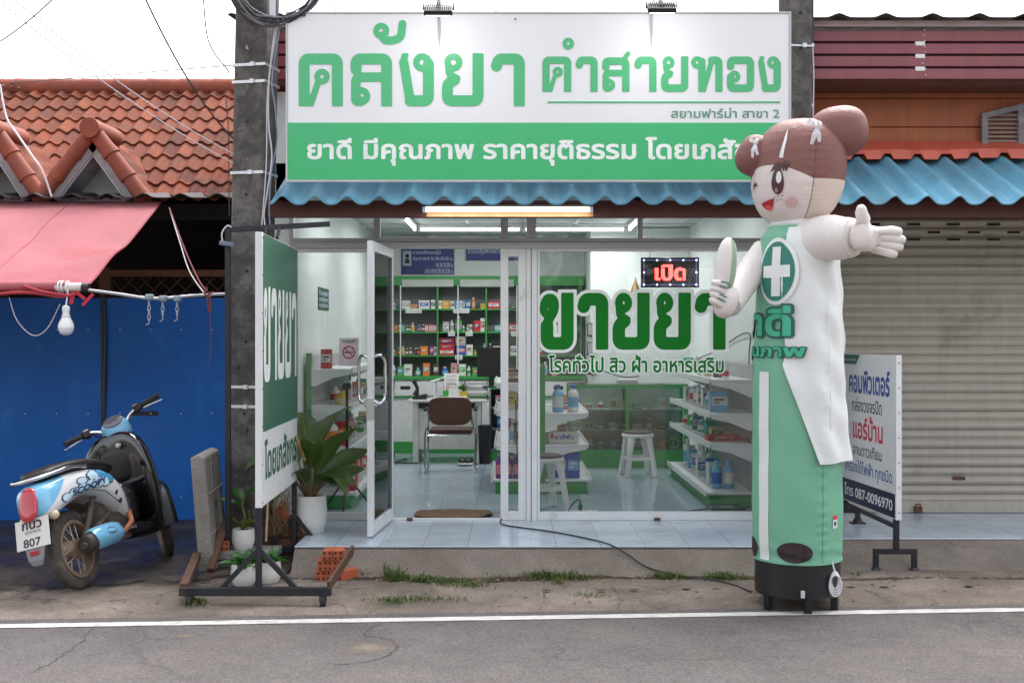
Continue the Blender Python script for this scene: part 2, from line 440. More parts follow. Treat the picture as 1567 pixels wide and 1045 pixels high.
def tiles(m, size, grout):
    n = m.node_tree.nodes; l = m.node_tree.links; b = n['Principled BSDF']
    src = b.inputs['Base Color'].links[0].from_socket
    tc = n.new('ShaderNodeTexCoord'); br = n.new('ShaderNodeTexBrick')
    br.offset = 0; br.inputs['Scale'].default_value = 1/size; br.inputs['Brick Width'].default_value = 1; br.inputs['Row Height'].default_value = 1
    br.inputs['Mortar Size'].default_value = .008; br.inputs['Mortar Smooth'].default_value = .2
    br.inputs['Color1'].default_value = (.92,.92,.92,1); br.inputs['Color2'].default_value = (1.04,1.04,1.04,1); br.inputs['Mortar'].default_value = (*grout,1)
    l.new(tc.outputs['Object'], br.inputs['Vector'])
    mx = n.new('ShaderNodeMixRGB'); mx.blend_type = 'MULTIPLY'; mx.inputs[0].default_value = 1
    l.new(src, mx.inputs[1]); l.new(br.outputs['Color'], mx.inputs[2]); l.new(mx.outputs[0], b.inputs['Base Color'])
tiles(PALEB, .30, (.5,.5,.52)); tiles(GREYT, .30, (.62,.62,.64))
WOOD_WALL = mat('orange stained plank', (.40,.115,.045), .55, var=.14, vs=3, stain=(.2,.06,.03), stain_amt=.2, ss=2)
MAROON = mat('maroon metal', (.26,.07,.088), .42, var=.08, vs=2.5)
MAROON_DARK = mat('maroon beam', (.075,.014,.01), .5, var=.12, vs=4)
RED_FLASH = mat('red roof sheet', (.62,.12,.075), .42, var=.12, vs=3, bump=.25, bs=9)
BLUE_ROOF = mat('blue roof sheet', (.13,.34,.47), .5, var=.16, vs=2.5, stain=(.16,.30,.38), stain_amt=.4, ss=3.5, bump=.12, bs=60)
SHUTTER = mat('shutter enamel', (.45,.41,.35), .42, var=.05, vs=1.2, stain=(.27,.235,.2), stain_amt=.25, ss=1.8)
BARGE = mat('weathered barge board', (.23,.20,.21), .6, var=.2, vs=9, stain=(.5,.5,.52), stain_amt=.3, ss=5)
BLUE_SHEET = mat('blue steel sheet', (.004,.135,.53), .36, var=.14, vs=1.0, bump=.5, bs=1.6, stain=(.03,.22,.60), stain_amt=.3, ss=2.3, spec=.3)
TARP = mat('red tarpaulin', (.50,.19,.21), .8, var=.10, vs=1.6, stain=(.42,.085,.11), stain_amt=.55, ss=.75, spec=.25, bump=.25, bs=25)
CONC = mat('pole concrete', (.085,.078,.074), .9, var=.45, vs=6, bump=.5, bs=45, stain=(.19,.178,.168), stain_amt=.55, ss=6)
SLAB = mat('block concrete', (.30,.28,.26), .92, var=.25, vs=8, bump=.6, bs=60, stain=(.17,.15,.13), stain_amt=.5, ss=4)
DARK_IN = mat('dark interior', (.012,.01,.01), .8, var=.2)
OLD_WOOD = mat('old timber', (.12,.055,.03), .8, var=.25, vs=8, bump=.3, bs=40)

# ================================================================== GROUND
ZG = -0.20
def edge_y(x): return -2.39 + .069*x          # the road runs a little askew to the shop front
struct('ground', MB().add([(-160,-150,-.26),(160,-150,-.26),(160,150,-.26),(-160,150,-.26)], [(0,1,2,3)]), SOIL)
def strip(f0, f1, z, x0=-60, x1=60, n=60):
    xs = [x0+(x1-x0)*i/n for i in range(n+1)]; vs = []
    for x in xs: vs += [(x, f0(x), z), (x, f1(x), z)]
    return MB().add(vs, [(2*i,2*i+2,2*i+3,2*i+1) for i in range(n)])
struct('road', strip(lambda x: edge_y(x)-6.6, lambda x: edge_y(x)+.40, ZG-.004), ASPHALT)
lm = MB(); random.seed(3)
for i in range(300):
    x0, x1 = -12+.08*i, -12+.08*(i+1)
    w0 = .047+.005*math.sin(i*1.7)*math.sin(i*.31); w1 = .047+.005*math.sin((i+1)*1.7)*math.sin((i+1)*.31)
    lm.add([(x0,edge_y(x0)-w0,ZG),(x1,edge_y(x1)-w1,ZG),(x1,edge_y(x1)+w1,ZG),(x0,edge_y(x0)+w0,ZG)], [(0,1,2,3)])
struct('road_line', lm, WHITE_LINE)
# roadside slab between the road and the porch: gently uneven
pv = MB(); nx, ny = 150, 16; random.seed(5); vs = []
for j in range(ny+1):
    for i in range(nx+1):
        x = -14+28*i/nx; a = edge_y(x)+.13; y = a+(-.98-a)*j/ny
        z = ZG+(-.012 if j == 0 else .004)+.012*math.sin(x*2.1+y*3)*math.sin(y*5.1+x*.7)*min(1,j/3) + (.02*min(1,j/6))
        vs.append((x,y,z))
pv.add(vs, [(j*(nx+1)+i, j*(nx+1)+i+1, (j+1)*(nx+1)+i+1, (j+1)*(nx+1)+i) for j in range(ny) for i in range(nx)])
struct('pavement', pv, PAVE, smooth=True)
# porch: concrete block with tiles on it; right of the shop an apron slopes down
struct('porch_base', MB().prism([(-1.47,-.26),(2.12,-.26),(2.12,-.012),(-1.47,-.012)], -1.15, 6.2), APRON)
ft = MB(); n = 60; vs = []
for i in range(n+1):
    x = -1.47+3.59*i/n; k = .01*math.sin(i*.9)+.008*math.sin(i*2.3)
    vs += [(x,-1.152,-.014+k*.15),(x,-1.205+k*.6,-.062+k*.5),(x,-1.275+k,-.135-k*.5),(x,-1.37+k,-.176)]
ft.add(vs, [(4*i+q,4*(i+1)+q,4*(i+1)+q+1,4*i+q+1) for i in range(n) for q in range(3)])
struct('porch_step', ft, APRON, smooth=True)
struct('porch_floor', MB().box(-1.47,2.12,-1.166,-.03,-.012,0), PALEB, bevel=.003)
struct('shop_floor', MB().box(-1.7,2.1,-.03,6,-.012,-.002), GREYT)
struct('side_porch_floor', MB().box(2.12,9,-.83,.5,-.014,-.004), PALEB, bevel=.003)
ap = MB(); n = 80; vs = []
for i in range(n+1):
    x = 2.12+7*i/n
    for j in range(9):
        t = j/8; b = .012*math.sin(x*5+t*4)+.008*math.sin(x*11+t*9)
        vs.append((x, -.828-t*.52-.03*math.sin(x*3)*t, -.018-.170*min(1,t/.6)**1.15+b*math.sin(math.pi*t)))
ap.add(vs, [(9*i+q,9*(i+1)+q,9*(i+1)+q+1,9*i+q+1) for i in range(n) for q in range(8)])
struct('apron', ap, APRON, smooth=True)
struct('apron_base', MB().box(2.13,9,-.826,.5,-.26,-.0145), APRON)
# the neighbour's wet yard
YARD = mat('wet yard concrete', (.042,.033,.029), .30, var=.45, vs=2.0, bump=.5, bs=22, stain=(.15,.12,.10), stain_amt=.45, ss=1.3)
def ragged_edge(m):
    """the wet patch ends in a ragged line towards the road"""
    n = m.node_tree.nodes; l = m.node_tree.links; b = n['Principled BSDF']
    rg_ = n.new('ShaderNodeMapRange'); nz = n.new('ShaderNodeTexNoise'); nz.inputs['Scale'].default_value = 2.2; nz.inputs['Detail'].default_value = 8; nz.inputs['Roughness'].default_value = .68
    tc = n.new('ShaderNodeTexCoord'); l.new(tc.outputs['Object'], nz.inputs['Vector']); sp = n.new('ShaderNodeSeparateXYZ'); l.new(tc.outputs['Object'], sp.inputs[0])
    rg_.inputs[1].default_value = .36; rg_.inputs[2].default_value = .68; rg_.inputs[3].default_value = .27; rg_.inputs[4].default_value = .8
    l.new(nz.outputs['Fac'], rg_.inputs[0]); l.new(rg_.outputs[0], b.inputs['Roughness'])
    ma = n.new('ShaderNodeMath'); ma.operation = 'MULTIPLY_ADD'; l.new(nz.outputs['Fac'], ma.inputs[0]); ma.inputs[1].default_value = -1.5; l.new(sp.outputs[1], ma.inputs[2])
    mx_ = n.new('ShaderNodeMath'); mx_.operation = 'MULTIPLY_ADD'; l.new(sp.outputs[0], mx_.inputs[0]); mx_.inputs[1].default_value = -.28; l.new(ma.outputs[0], mx_.inputs[2])
    fr = n.new('ShaderNodeMapRange'); l.new(mx_.outputs[0], fr.inputs[0]); fr.inputs[1].default_value = -1.80; fr.inputs[2].default_value = -1.62
    t = n.new('ShaderNodeBsdfTransparent'); ms = n.new('ShaderNodeMixShader'); l.new(fr.outputs[0], ms.inputs[0]); l.new(t.outputs[0], ms.inputs[1]); l.new(b.outputs[0], ms.inputs[2]); l.new(ms.outputs[0], n['Material Output'].inputs[0])
ragged_edge(YARD)
yd = MB(); vs = []
for j in range(25):
    for i in range(61):
        x = -9+7.5*i/60; y = -1.95+3.35*j/24
        edge = -1.93 + .16*math.sin(x*2.3)+.09*math.sin(x*5.1)
        yy = edge + (1.4-edge)*j/24
        vs.append((x, yy, ZG+.034+.006*math.sin(x*4)*math.sin(yy*5)+.012*min(1,j/3)))
yd.add(vs, [(j*61+i, j*61+i+1, (j+1)*61+i+1, (j+1)*61+i) for j in range(24) for i in range(60)])
struct('yard', yd, YARD, smooth=True)

# cracks and a sandy hollow in the asphalt
def gpt(px, py, z=ZG): d = FPX*(CZ-z)/(py-HY); return (PX(px, d-CD), d-CD)
CRACK = mat('crack', (.065,.057,.054), .95)
def crack(name, pts, w, z, seed):
    random.seed(seed); pp = smooth_path([(*gpt(a,b,z),0) for a,b in pts], 9); q = MB(); vs = []
    for i, p_ in enumerate(pp):
        t_ = (pp[min(i+1,len(pp)-1)]-pp[max(i-1,0)]).normalized(); n_ = Vector((-t_.y,t_.x,0)); ww = w*random.uniform(.12,.75)*min(1,(i+1)/4,(len(pp)-i)/4); o_ = n_*random.uniform(-.014,.014)
        vs += [tuple(p_+o_-n_*ww+Vector((0,0,z))), tuple(p_+o_+n_*ww+Vector((0,0,z)))]
    q.add(vs,[(2*i,2*i+1,2*i+3,2*i+2) for i in range(len(pp)-1)]); struct(name, q, CRACK)
ZR_ = ZG-.0015
crack('road_crack', [(583,953),(566,962),(560,972),(585,975),(606,984),(600,998),(560,1012),(500,1016)], .008, ZR_, 1)
crack('road_crack', [(143,958),(120,985),(85,1008),(40,1032)], .007, ZR_, 2)
SAND = mat('road sand', (.25,.205,.16), .95, var=.25, vs=9, bump=.4, bs=200)
def soft_patch(m, r):
    n = m.node_tree.nodes; l = m.node_tree.links; b = n['Principled BSDF']; tc = n.new('ShaderNodeTexCoord')
    ln = n.new('ShaderNodeVectorMath'); ln.operation = 'LENGTH'; l.new(tc.outputs['Object'], ln.inputs[0])
    nz = n.new('ShaderNodeTexNoise'); nz.inputs['Scale'].default_value = 7; nz.inputs['Detail'].default_value = 8; l.new(tc.outputs['Object'], nz.inputs['Vector'])
    ma = n.new('ShaderNodeMath'); ma.operation = 'MULTIPLY_ADD'; l.new(nz.outputs['Fac'], ma.inputs[0]); ma.inputs[1].default_value = r*1.1; l.new(ln.outputs['Value'], ma.inputs[2])
    mr = n.new('ShaderNodeMapRange'); l.new(ma.outputs[0], mr.inputs[0]); mr.inputs[1].default_value = r*.75; mr.inputs[2].default_value = r*1.5; mr.inputs[3].default_value = .75; mr.inputs[4].default_value = 0
    t = n.new('ShaderNodeBsdfTransparent'); ms = n.new('ShaderNodeMixShader'); l.new(mr.outputs[0], ms.inputs[0]); l.new(t.outputs[0], ms.inputs[1]); l.new(b.outputs[0], ms.inputs[2]); l.new(ms.outputs[0], n['Material Output'].inputs[0])
soft_patch(SAND, .30)
def sand(px, py, sx, sy):
    q = MB(); q.add([(-.5,-.5,0),(.5,-.5,0),(.5,.5,0),(-.5,.5,0)],[(0,1,2,3)]); o = struct('road_sand', q, SAND); x, y = gpt(px,py,ZR_); o.location = (x,y,ZG-.0028); o.scale = (sx,sy,1)
sand(565,990,.55,.50); sand(285,972,.30,.12)
crack('apron_crack', [(1440,832),(1450,828),(1470,836),(1520,838),(1567,843)], .010, -.028, 6)
crack('pavement_crack', [(820,888),(835,905),(828,930)], .006, ZG+.0295, 7)
crack('pavement_crack', [(935,893),(950,915),(940,935)], .006, ZG+.0295, 8)
crack('pavement_crack', [(1320,900),(1352,912),(1372,925)], .006, ZG+.0295, 9)
# ================================================================== SHOP ROW
shop = thing('shop_building', 'row of shops with orange plank wall, maroon louvred fascia and blue corrugated awning', 'building', (0,0,0))
LX, RX = -1.72, 2.08
w = MB()
w.box(LX-.12,LX,-.02,6.1,-.2,3.3); w.build('side_wall', WALL_IN, shop)
w = MB(); w.box(RX,RX+.10,-.02,6.1,-.2,3.3); w.build('side_wall', WALL_IN, shop)
MB().box(LX,RX,6.0,6.1,0,3.3).build('back_wall', WALL_IN, shop)
w = MB(); w.box(.92,1.02,4.75,6.0,0,2.69); w.box(1.02,RX,4.75,4.83,0,2.69)
w.build('partition_wall', WALL_IN, shop)
cm = MB(); cm.box(LX,RX,.06,6.0,2.70,2.76)
cm.build('ceiling', CEIL, shop)
gr = MB()
for i in range(1,7): gr.box(LX+i*.61-.012,LX+i*.61+.012,.06,6.0,2.692,2.70)
for i in range(1,10): gr.box(LX,RX,i*.61-.012,i*.61+.012,2.690,2.6995)
gr.build('ceiling_grid', ALU_GREY, shop)
# pillar beside the shutter, shutter box and plank wall above
MB().box(RX+.10,RX+.24,-.03,.5,-.012,2.75).build('pillar', WALL_IN, shop)
pl = MB()
z = 2.62; k = 0
while z < 3.6:
    pl.prism([(0,0),(0,0)][:0] or [(-2.0,z+.002),(9,z+.002),(9,z+.222),(-2.0,z+.222)], .20+.012*(k % 2), .30); z += .225; k += 1
pl.box(-2.0,9,.24,.31,2.6,3.70)
pl.build('plank_wall', WOOD_WALL, shop, bevel=.004)
MB().box(-2.0,-1.9,.31,6.2,2.6,3.7).build('gable_wall', WOOD_WALL, shop)
MB().box(LX-.1,RX+.2,-.02,.05,2.445,2.75).build('front_header', WALL_IN, shop)
# fascia of maroon louvre boards
YF = -.30
z1 = PZ(44,YF); z0 = PZ(121,YF); hh = (z1-z0)/4
f = MB()
for i in range(4): f.box(-2.05,9,YF,YF+.025,z0+i*hh,z0+i*hh+hh*.80)
fa = f.build('fascia', MAROON, shop, bevel=.003)
g = MB(); g.box(-2.04,9,YF+.03,YF+.05,z0+.02,z1-.02); g.build('backing', mat('maroon gap', (.05,.012,.02), .6), fa)
g = MB()
xs = PX(1408,YF)
for i in range(1,4): MB().box(xs-.035,xs+.035,YF-.004,YF+.02,z0+i*hh-.034,z0+i*hh-.004).build('joint_clip', WHITE, fa)
random.seed(2)
for i in range(9): MB().ell((xs+.03+random.uniform(-.012,.012),YF-.002,z0+.03+i*.042),(.007,.004,.007),8,5).build('screw', ALU_GREY, fa)
MB().box(-2.05,9,YF-.015,YF+.03,z1+.012,z1+.055).build('eave_trim', mat('pale pink board', (.55,.42,.44), .6), shop)
MB().box(-2.05,9,YF+.05,.24,z0-.005,z0+.012).build('soffit', mat('soffit board', (.16,.055,.035), .6), shop)
def corrugate(x0, x1, ya, za, yb, zb, pitch, amp, name, m, parent, thick=.008, power=1.5, phase=0.0, seg=14):
    n = int((x1-x0)/pitch*seg); vs = []; ny = 6
    dy, dz = yb-ya, zb-za; L = math.hypot(dy,dz); nrm = (-dz/L*1, dy/L)     # normal in yz
    if nrm[1] < 0: nrm = (-nrm[0], -nrm[1])
    for i in range(n+1):
        x = x0+(x1-x0)*i/n
        p = amp*(.5+.5*math.cos(2*math.pi*(x/pitch+phase)))**power
        for j in range(ny+1):
            t = j/ny; vs.append((x, ya+dy*t+nrm[0]*p, za+dz*t+nrm[1]*p))
    mb = MB(); mb.add(vs, [((ny+1)*i+j,(ny+1)*(i+1)+j,(ny+1)*(i+1)+j+1,(ny+1)*i+j+1) for i in range(n) for j in range(ny)])
    return mb.build(name, m, parent, smooth=True, solid=thick, angle=60)
corrugate(-2.1, 9, 3.0, z1+.42, YF-.12, z1+.05, .345, .030, 'roof', mat('dark roof sheet', (.06,.05,.055), .6, var=.3), shop, power=4)
# awning
YA = -.87; ZA = PZ(313,YA)
aw = corrugate(PX(413,YA), 9, .17, 2.80, YA, ZA, .2255, .062, 'awning', BLUE_ROOF, shop, power=1.7, phase=.12)
def sheet_tint(m, pitch, lo=.86, hi=1.1):
    n = m.node_tree.nodes; l = m.node_tree.links; b = n['Principled BSDF']; src = b.inputs['Base Color'].links[0].from_socket
    tc = n.new('ShaderNodeTexCoord'); sn = n.new('ShaderNodeVectorMath'); sn.operation = 'SNAP'; sn.inputs[1].default_value = (pitch,50,50)
    l.new(tc.outputs['Object'], sn.inputs[0]); wn = n.new('ShaderNodeTexWhiteNoise'); l.new(sn.outputs[0], wn.inputs['Vector'])
    mp = n.new('ShaderNodeMapping'); mp.inputs['Scale'].default_value = (9,.8,.8); l.new(tc.outputs['Object'], mp.inputs[0])
    nz = n.new('ShaderNodeTexNoise'); nz.inputs['Scale'].default_value = 2.4; nz.inputs['Detail'].default_value = 6; l.new(mp.outputs[0], nz.inputs['Vector'])
    av = n.new('ShaderNodeMath'); av.operation = 'MULTIPLY_ADD'; l.new(wn.outputs['Value'], av.inputs[0]); av.inputs[1].default_value = .35; l.new(nz.outputs['Fac'], av.inputs[2])
    mr = n.new('ShaderNodeMapRange'); mr.inputs[1].default_value = .35; mr.inputs[2].default_value = 1.0; mr.inputs[3].default_value = lo; mr.inputs[4].default_value = hi; l.new(av.outputs[0], mr.inputs[0])
    mx = n.new('ShaderNodeMixRGB'); mx.blend_type = 'MULTIPLY'; mx.inputs[0].default_value = 1; l.new(src, mx.inputs[1]); l.new(mr.outputs[0], mx.inputs[2]); l.new(mx.outputs[0], b.inputs['Base Color'])
sheet_tint(BLUE_ROOF, .902, .72, 1.18); sheet_tint(SHUTTER, 20, .88, 1.08); sheet_tint(MAROON, 2.4, .85, 1.12); sheet_tint(WOOD_WALL, 3.1, .82, 1.15)
YB = -.72
MB().box(-1.75,9,YB,YB+.05,PZ(333,YB),ZA+.045).build('awning_beam', MAROON_DARK, shop, bevel=.003)
for i in range(9): MB().bar((-1.6+i*1.25,YB+.05,ZA+.02),(-1.6+i*1.25,.2,2.72),.05,.08).build('rafter', MAROON_DARK, shop)
# red flashing above the awning
def rf(): 
    mb = MB(); n = 420; vs = []
    for i in range(n+1):
        x = -1.9+10.9*i/n; t = (x/.2255+.12) % 1
        tooth = .0 if min(t,1-t) < .2 else -.042
        w = .006*math.sin(x*3.7)+.004*math.sin(x*9)
        vs += [(x,.185,2.955),(x,.10+w*.3,2.90+w*.5),(x,.02+w,2.862+w),(x,.0+w,2.83+tooth+w)]
    mb.add(vs, [(4*i+q,4*(i+1)+q,4*(i+1)+q+1,4*i+q+1) for i in range(n) for q in range(3)]); return mb
rf().build('flashing', RED_FLASH, shop, solid=.004)
# louvred gable vent, flat side to the right
VY = .19; vx0, vx1 = PX(1504,VY), PX(1559,VY); vz0, va, vb = PZ(226,VY), PZ(180,VY), PZ(166,VY)
v = MB(); th = .05
v.bar((vx0,VY-.03,vz0),(vx0,VY-.03,va),.05,.045); v.bar((vx1,VY-.03,vz0),(vx1,VY-.03,vb),.05,.045)
v.bar((vx0-.02,VY-.031,va),(vx1+.02,VY-.031,vb+.01),.05,.045)
vent = v.build('vent', BARGE, shop, bevel=.004)
v = MB()
for i in range(8):
    z = vz0+.015+i*.034; t = 1
    if z > va: xa = vx0+(vx1-vx0)*(z-va)/(vb-va+1e-6)
    else: xa = vx0
    if xa < vx1-.05: v.cbox(((xa+vx1)/2,VY-.025,z),(vx1-xa-.04,.035,.006),rx=R(35))
v.build('slat', mat('vent slat', (.36,.29,.25), .6), vent)
# roller shutter
SY = .42; sx0, sx1 = RX+.24, 9.0
sh = MB(); pitch = .0745; zt = 2.42; vs = []; n = int(zt/pitch*8)
for i in range(n+1):
    z = .0+zt*i/n; t = (z/pitch) % 1
    d = .019*(math.sin(math.pi*min(1,t/.80)) if t < .80 else -.75*math.sin(math.pi*(t-.8)/.2))
    jj = .0035*math.sin(int(z/pitch)*12.9898*7); d += jj; vs += [(sx0,SY-d,z),(sx1,SY-d-.6*jj,z)]
sh.add(vs, [(2*i,2*i+1,2*i+3,2*i+2) for i in range(n)])
shut = sh.build('roller_shutter', SHUTTER, shop, smooth=True, angle=50)
s = MB(); s.box(sx0,sx1,SY-.035,SY+.01,.0,.09); s.build('bottom_rail', SHUTTER, shut, bevel=.004)
s = MB()
for r, (xo, zz) in enumerate(((0,PZ(344,SY)),(.5,PZ(356,SY)),(0,PZ(367,SY)))):
    for k in range(-1,5):
        x = 3.19+(k+xo)*.322; MB().box(x,x+.1,SY-.024,SY-.012,zz-.009,zz+.009).build('vent_slot', BLACK, shut)
hx = PX(1466,SY); hz = PZ(731,SY)
s = MB(); s.box(hx-.05,hx+.05,SY-.03,SY-.012,hz-.014,hz+.014); s.build('handle', RUST, shut, bevel=.004)
hx = PX(1402,SY)
s = MB(); s.cbox((hx,SY-.05,.028),(.06,.03,.045)); s.tube([(hx-.02,SY-.05,.05),(hx-.02,SY-.05,.07),(hx+.02,SY-.05,.07),(hx+.02,SY-.05,.05)],.005,6); s.build('padlock', RUST, shut, bevel=.004)
MB().box(sx0,sx1,SY+.02,SY+.08,-.01,2.7).build('backing', DARK_IN, shut)
MB().box(sx0,sx1,.30,.40,2.36,2.64).build('shutter_box', MAROON_DARK, shop)

# ------------------------------------------------------------------ the glazed front (frames are white aluminium, transoms mill grey)
GL_CLEAR = glass('clear glass', (.92,.935,.93), 1.0, haze=.012)
GL_TOP = glass('transom glass', (.91,.93,.925), .8, haze=.015)
ZT0, ZT1 = PZ(381,0), PZ(371,0)          # transom bar
ZTOP = 2.44
xL, xD0, xD1, xM0, xM1, xR = LX+.005, PX(577,0), PX(766,0), PX(779,0), PX(805,0), RX-.002
xP1 = PX(822,0)
def win(name, x0, x1, z0, z1, fr, gm, mullions=(), m=ALU, y0=-.03, y1=.03, b=None):
    """one glazed frame > pane"""
    q = MB(); t = fr; bb = b or fr
    q.box(x0,x0+t,y0,y1,z0,z1); q.box(x1-t,x1,y0,y1,z0,z1)
    q.box(x0+t,x1-t,y0+.002,y1-.002,z0,z0+bb); q.box(x0+t,x1-t,y0+.002,y1-.002,z1-t,z1)
    for xm, wd in mullions: q.box(xm-wd/2,xm+wd/2,y0+.003,y1-.003,z0+bb,z1-t)
    o = q.build(name, m, shop, bevel=.003)
    MB().box(x0+t,x1-t,-.004,.004,z0+bb,z1-t).build('pane', gm, o)
    return o
wl = win('display_window', xL, xD0, .0, ZT0, .028, GL_CLEAR, b=.06)
wsl = win('display_window', xD1, xM1, .0, ZT0, .06, GL_CLEAR, b=.07)
wr = win('display_window', xP1, xR, .0, ZT0, .02, GL_CLEAR, b=.065)
MB().box(xM1+.002,xP1-.002,-.045,.04,-.002,ZT0).build('door_post', ALU, shop, bevel=.004)
MB().box(xM1+.036,xM1+.042,-.047,-.044,0,ZT0).build('door_post_groove', BLACK, shop)
MB().box(xL,xR,-.04,.04,ZT0+.001,ZT1).build('transom', ALU_GREY, shop, bevel=.003)
wt = win('transom_window', xL, xR, ZT1+.001, ZTOP, .03, GL_TOP, [((xD0),.05),(PX(772,0),.06),(PX(813,0),.075),(PX(979,0),.04)], m=ALU_GREY)
MB().box(xD0,xD1,-.03,.03,-.002,.012).build('threshold', ALU, shop, bevel=.002)
pt = MB()
for x in (PX(627,-.05), PX(1006,-.05)): MB().box(x-.022,x+.022,-.055,-.032,.0,.022).build('floor_bolt', RUST, shop)
# the glass door, open towards the street
hx, hy = PX(599,0), -.03; ox, oy = PX(566,-.86), -.86
dl = math.hypot(ox-hx, oy-hy); da = math.atan2(oy-hy, ox-hx)
door = MB(); dz0, dz1 = .012, ZT0-.005
door.box(0,.06,-.02,.02,dz0,dz1); door.box(dl-.07,dl,-.02,.02,dz0,dz1); door.box(.06,dl-.07,-.018,.018,dz0,dz0+.09); door.box(.06,dl-.07,-.018,.018,dz1-.07,dz1)
do = door.build('door', ALU, shop, bevel=.003); do.location = (hx,hy,0); do.rotation_euler = (0,0,da)
MB().box(.06,dl-.07,-.003,.003,dz0+.09,dz1-.07).build('pane', GL_CLEAR, do)
dg = MB(); 
for s_ in (-1,1):
    dg.box(.061,.068,s_*.012-.004,s_*.012+.004,dz0+.09,dz1-.07); dg.box(dl-.078,dl-.071,s_*.012-.004,s_*.012+.004,dz0+.09,dz1-.07)
dg.build('gasket', BLACK, do)
for s_ in (-1,1):
    h = MB(); zc = 1.115; a = s_*.075
    h.tube(smooth_path([(dl-.035,s_*.02,zc+.15),(dl-.04,a*.8,zc+.168),(dl-.07,a*1.2,zc+.13),(dl-.075,a*1.25,zc),(dl-.07,a*1.2,zc-.13),(dl-.04,a*.8,zc-.168),(dl-.035,s_*.02,zc-.15)],5),.011,8)
    h.build('handle', CHROME, do, smooth=True)
h = MB(); h.box(dl-.05,dl+.004,-.024,.024,.83,.98); h.tube([(dl-.03,-.045,.93),(dl-.03,.045,.93)],.012,8); h.box(dl-.045,dl-.02,-.03,-.02,.85,.88)
h.build('lock', ALU_GREY, do, bevel=.002)
# vinyl letters on the big pane
GY = face_y(-.0062)
fb = stroke_field('ขายยา', sx=.76, sp=.14, fat=.02)
bx = (PX(826,0), PX(1111,0), PZ(535,0), PZ(447,0))
lettering(fb, bx, 'letter_outline', VINYL_WHITE, wr, GY, off=.065, lift=.0, ref=0.0) if False else None
def outlined(fld, box, parent, m1, m2, o1, o2, fr):
    """green letters on a wider pale outline, both measured by the outline"""
    vs1, _ = field_poly(*fld, off=o1); a = np.array(vs1); mn, mx = a.min(0), a.max(0)
    kx = (box[1]-box[0])/(mx[0]-mn[0]); kz = (box[3]-box[2])/(mx[1]-mn[1])
    for nm, off, m, lf in (('letter_outline', o1, m1, 0.0), ('lettering', o2, m2, .0012)):
        vs, fs = field_poly(*fld, off=off)
        MB().add([fr(box[0]+(x-mn[0])*kx, box[2]+(y-mn[1])*kz, lf) for x, y in vs], fs).build(nm, m, parent)
outlined(fb, (PX(821,0), PX(1115,0), PZ(540,0), PZ(443,0)), wr, VINYL_WHITE, VINYL_GREEN, .052, -.006, GY)
outlined(text_field('โรคทั่วไป สิว ฝ้า อาหารเสริม', h=.025), (PX(838,0), PX(1109,0), PZ(572,0), PZ(541,0)), wr, VINYL_WHITE, VINYL_GREEN, .085, .022, GY)
# no smoking notice on the left pane
nx0, nx1, nz0, nz1 = PX(519,0), PX(549,0), PZ(560,0), PZ(517,0)
no = MB().box(nx0,nx1,-.0062,-.0045,nz0,nz1).build('notice', mat('notice paper', (.72,.66,.70), .5), wl)
ncx, ncz, nr = (nx0+nx1)/2, PZ(539,0), .05
RED = mat('red print', (.50,.012,.06), .5)
n_ = MB(); N = 36; vs = []
for i in range(N):
    a = 2*math.pi*i/N; vs += [(ncx+nr*math.cos(a),-.0072,ncz+nr*math.sin(a)),(ncx+nr*.8*math.cos(a),-.0072,ncz+nr*.8*math.sin(a))]
n_.add(vs, [(2*i,(2*i+2) % (2*N),(2*i+3) % (2*N),2*i+1) for i in range(N)])
n_.cbox((ncx,-.0078,ncz),(nr*1.7,.0005,.008),ry=R(45))
n_.build('prohibition_ring', RED, wl)
n_ = MB(); n_.box(ncx-.034,ncx+.018,-.0071,-.0066,ncz-.007,ncz+.004); n_.box(ncx+.022,ncx+.032,-.0071,-.0066,ncz-.007,ncz+.004)
n_.tube([(ncx+.03,-.0069,ncz+.008),(ncx+.02,-.0069,ncz+.018),(ncx+.03,-.0069,ncz+.028)],.002,4); n_.build('cigarette', BLACK, wl)
lettering(text_field('ห้ามสูบบุหรี่'), (ncx-.05,ncx+.05,PZ(526,0),PZ(519,0)), 'lettering', BLACK, wl, face_y(-.0066), off=.02)
# ================================================================== MAIN SIGN
SGY = -.87
sg = thing('shop_sign', 'large white and green shop signboard above the blue awning', 'sign', (0,SGY,2.5))
sx0, sx1, sz0, sz1 = PX(440,SGY), PX(1208,SGY), PZ(276,SGY), PZ(21,SGY)
zs = PZ(188,SGY)
def rel(o, par):
    """give a part built in world coordinates to its thing without moving it"""
    bpy.context.view_layer.update()
    o.parent = par; o.matrix_parent_inverse = (par.matrix_world if False else Matrix.LocRotScale(par.location, par.rotation_euler, par.scale)).inverted()
    return o
def relbuild(mb, name, m, par, **k): return rel(mb.build(name, m, None, **k), par)
pnl = relbuild(MB().box(sx0,sx1,SGY+.004,SGY+.05,sz0,sz1), 'panel', WHITE_SIGN, sg, bevel=.003)
relbuild(MB().box(sx0+.003,sx1-.003,SGY+.001,SGY+.0038,sz0+.004,zs), 'green_band', SIGN_GREEN, sg)
e = MB(); t = .012
e.box(sx0-t,sx0,SGY-.004,SGY+.055,sz0-t,sz1+t); e.box(sx1,sx1+t,SGY-.004,SGY+.055,sz0-t,sz1+t)
e.box(sx0,sx1,SGY-.003,SGY+.054,sz1,sz1+t); e.box(sx0,sx1,SGY-.003,SGY+.054,sz0-t,sz0)
relbuild(e, 'edge_strip', mat('sign edge', (.5,.52,.52), .4, .3), sg)
for xb in (-1.2, 0, 1.2):
    relbuild(MB().bar((xb,SGY+.052,sz1-.1),(xb,.19,sz1-.25),.03), 'brace', DARK_STEEL, sg)
SF = face_y(SGY+.0005)
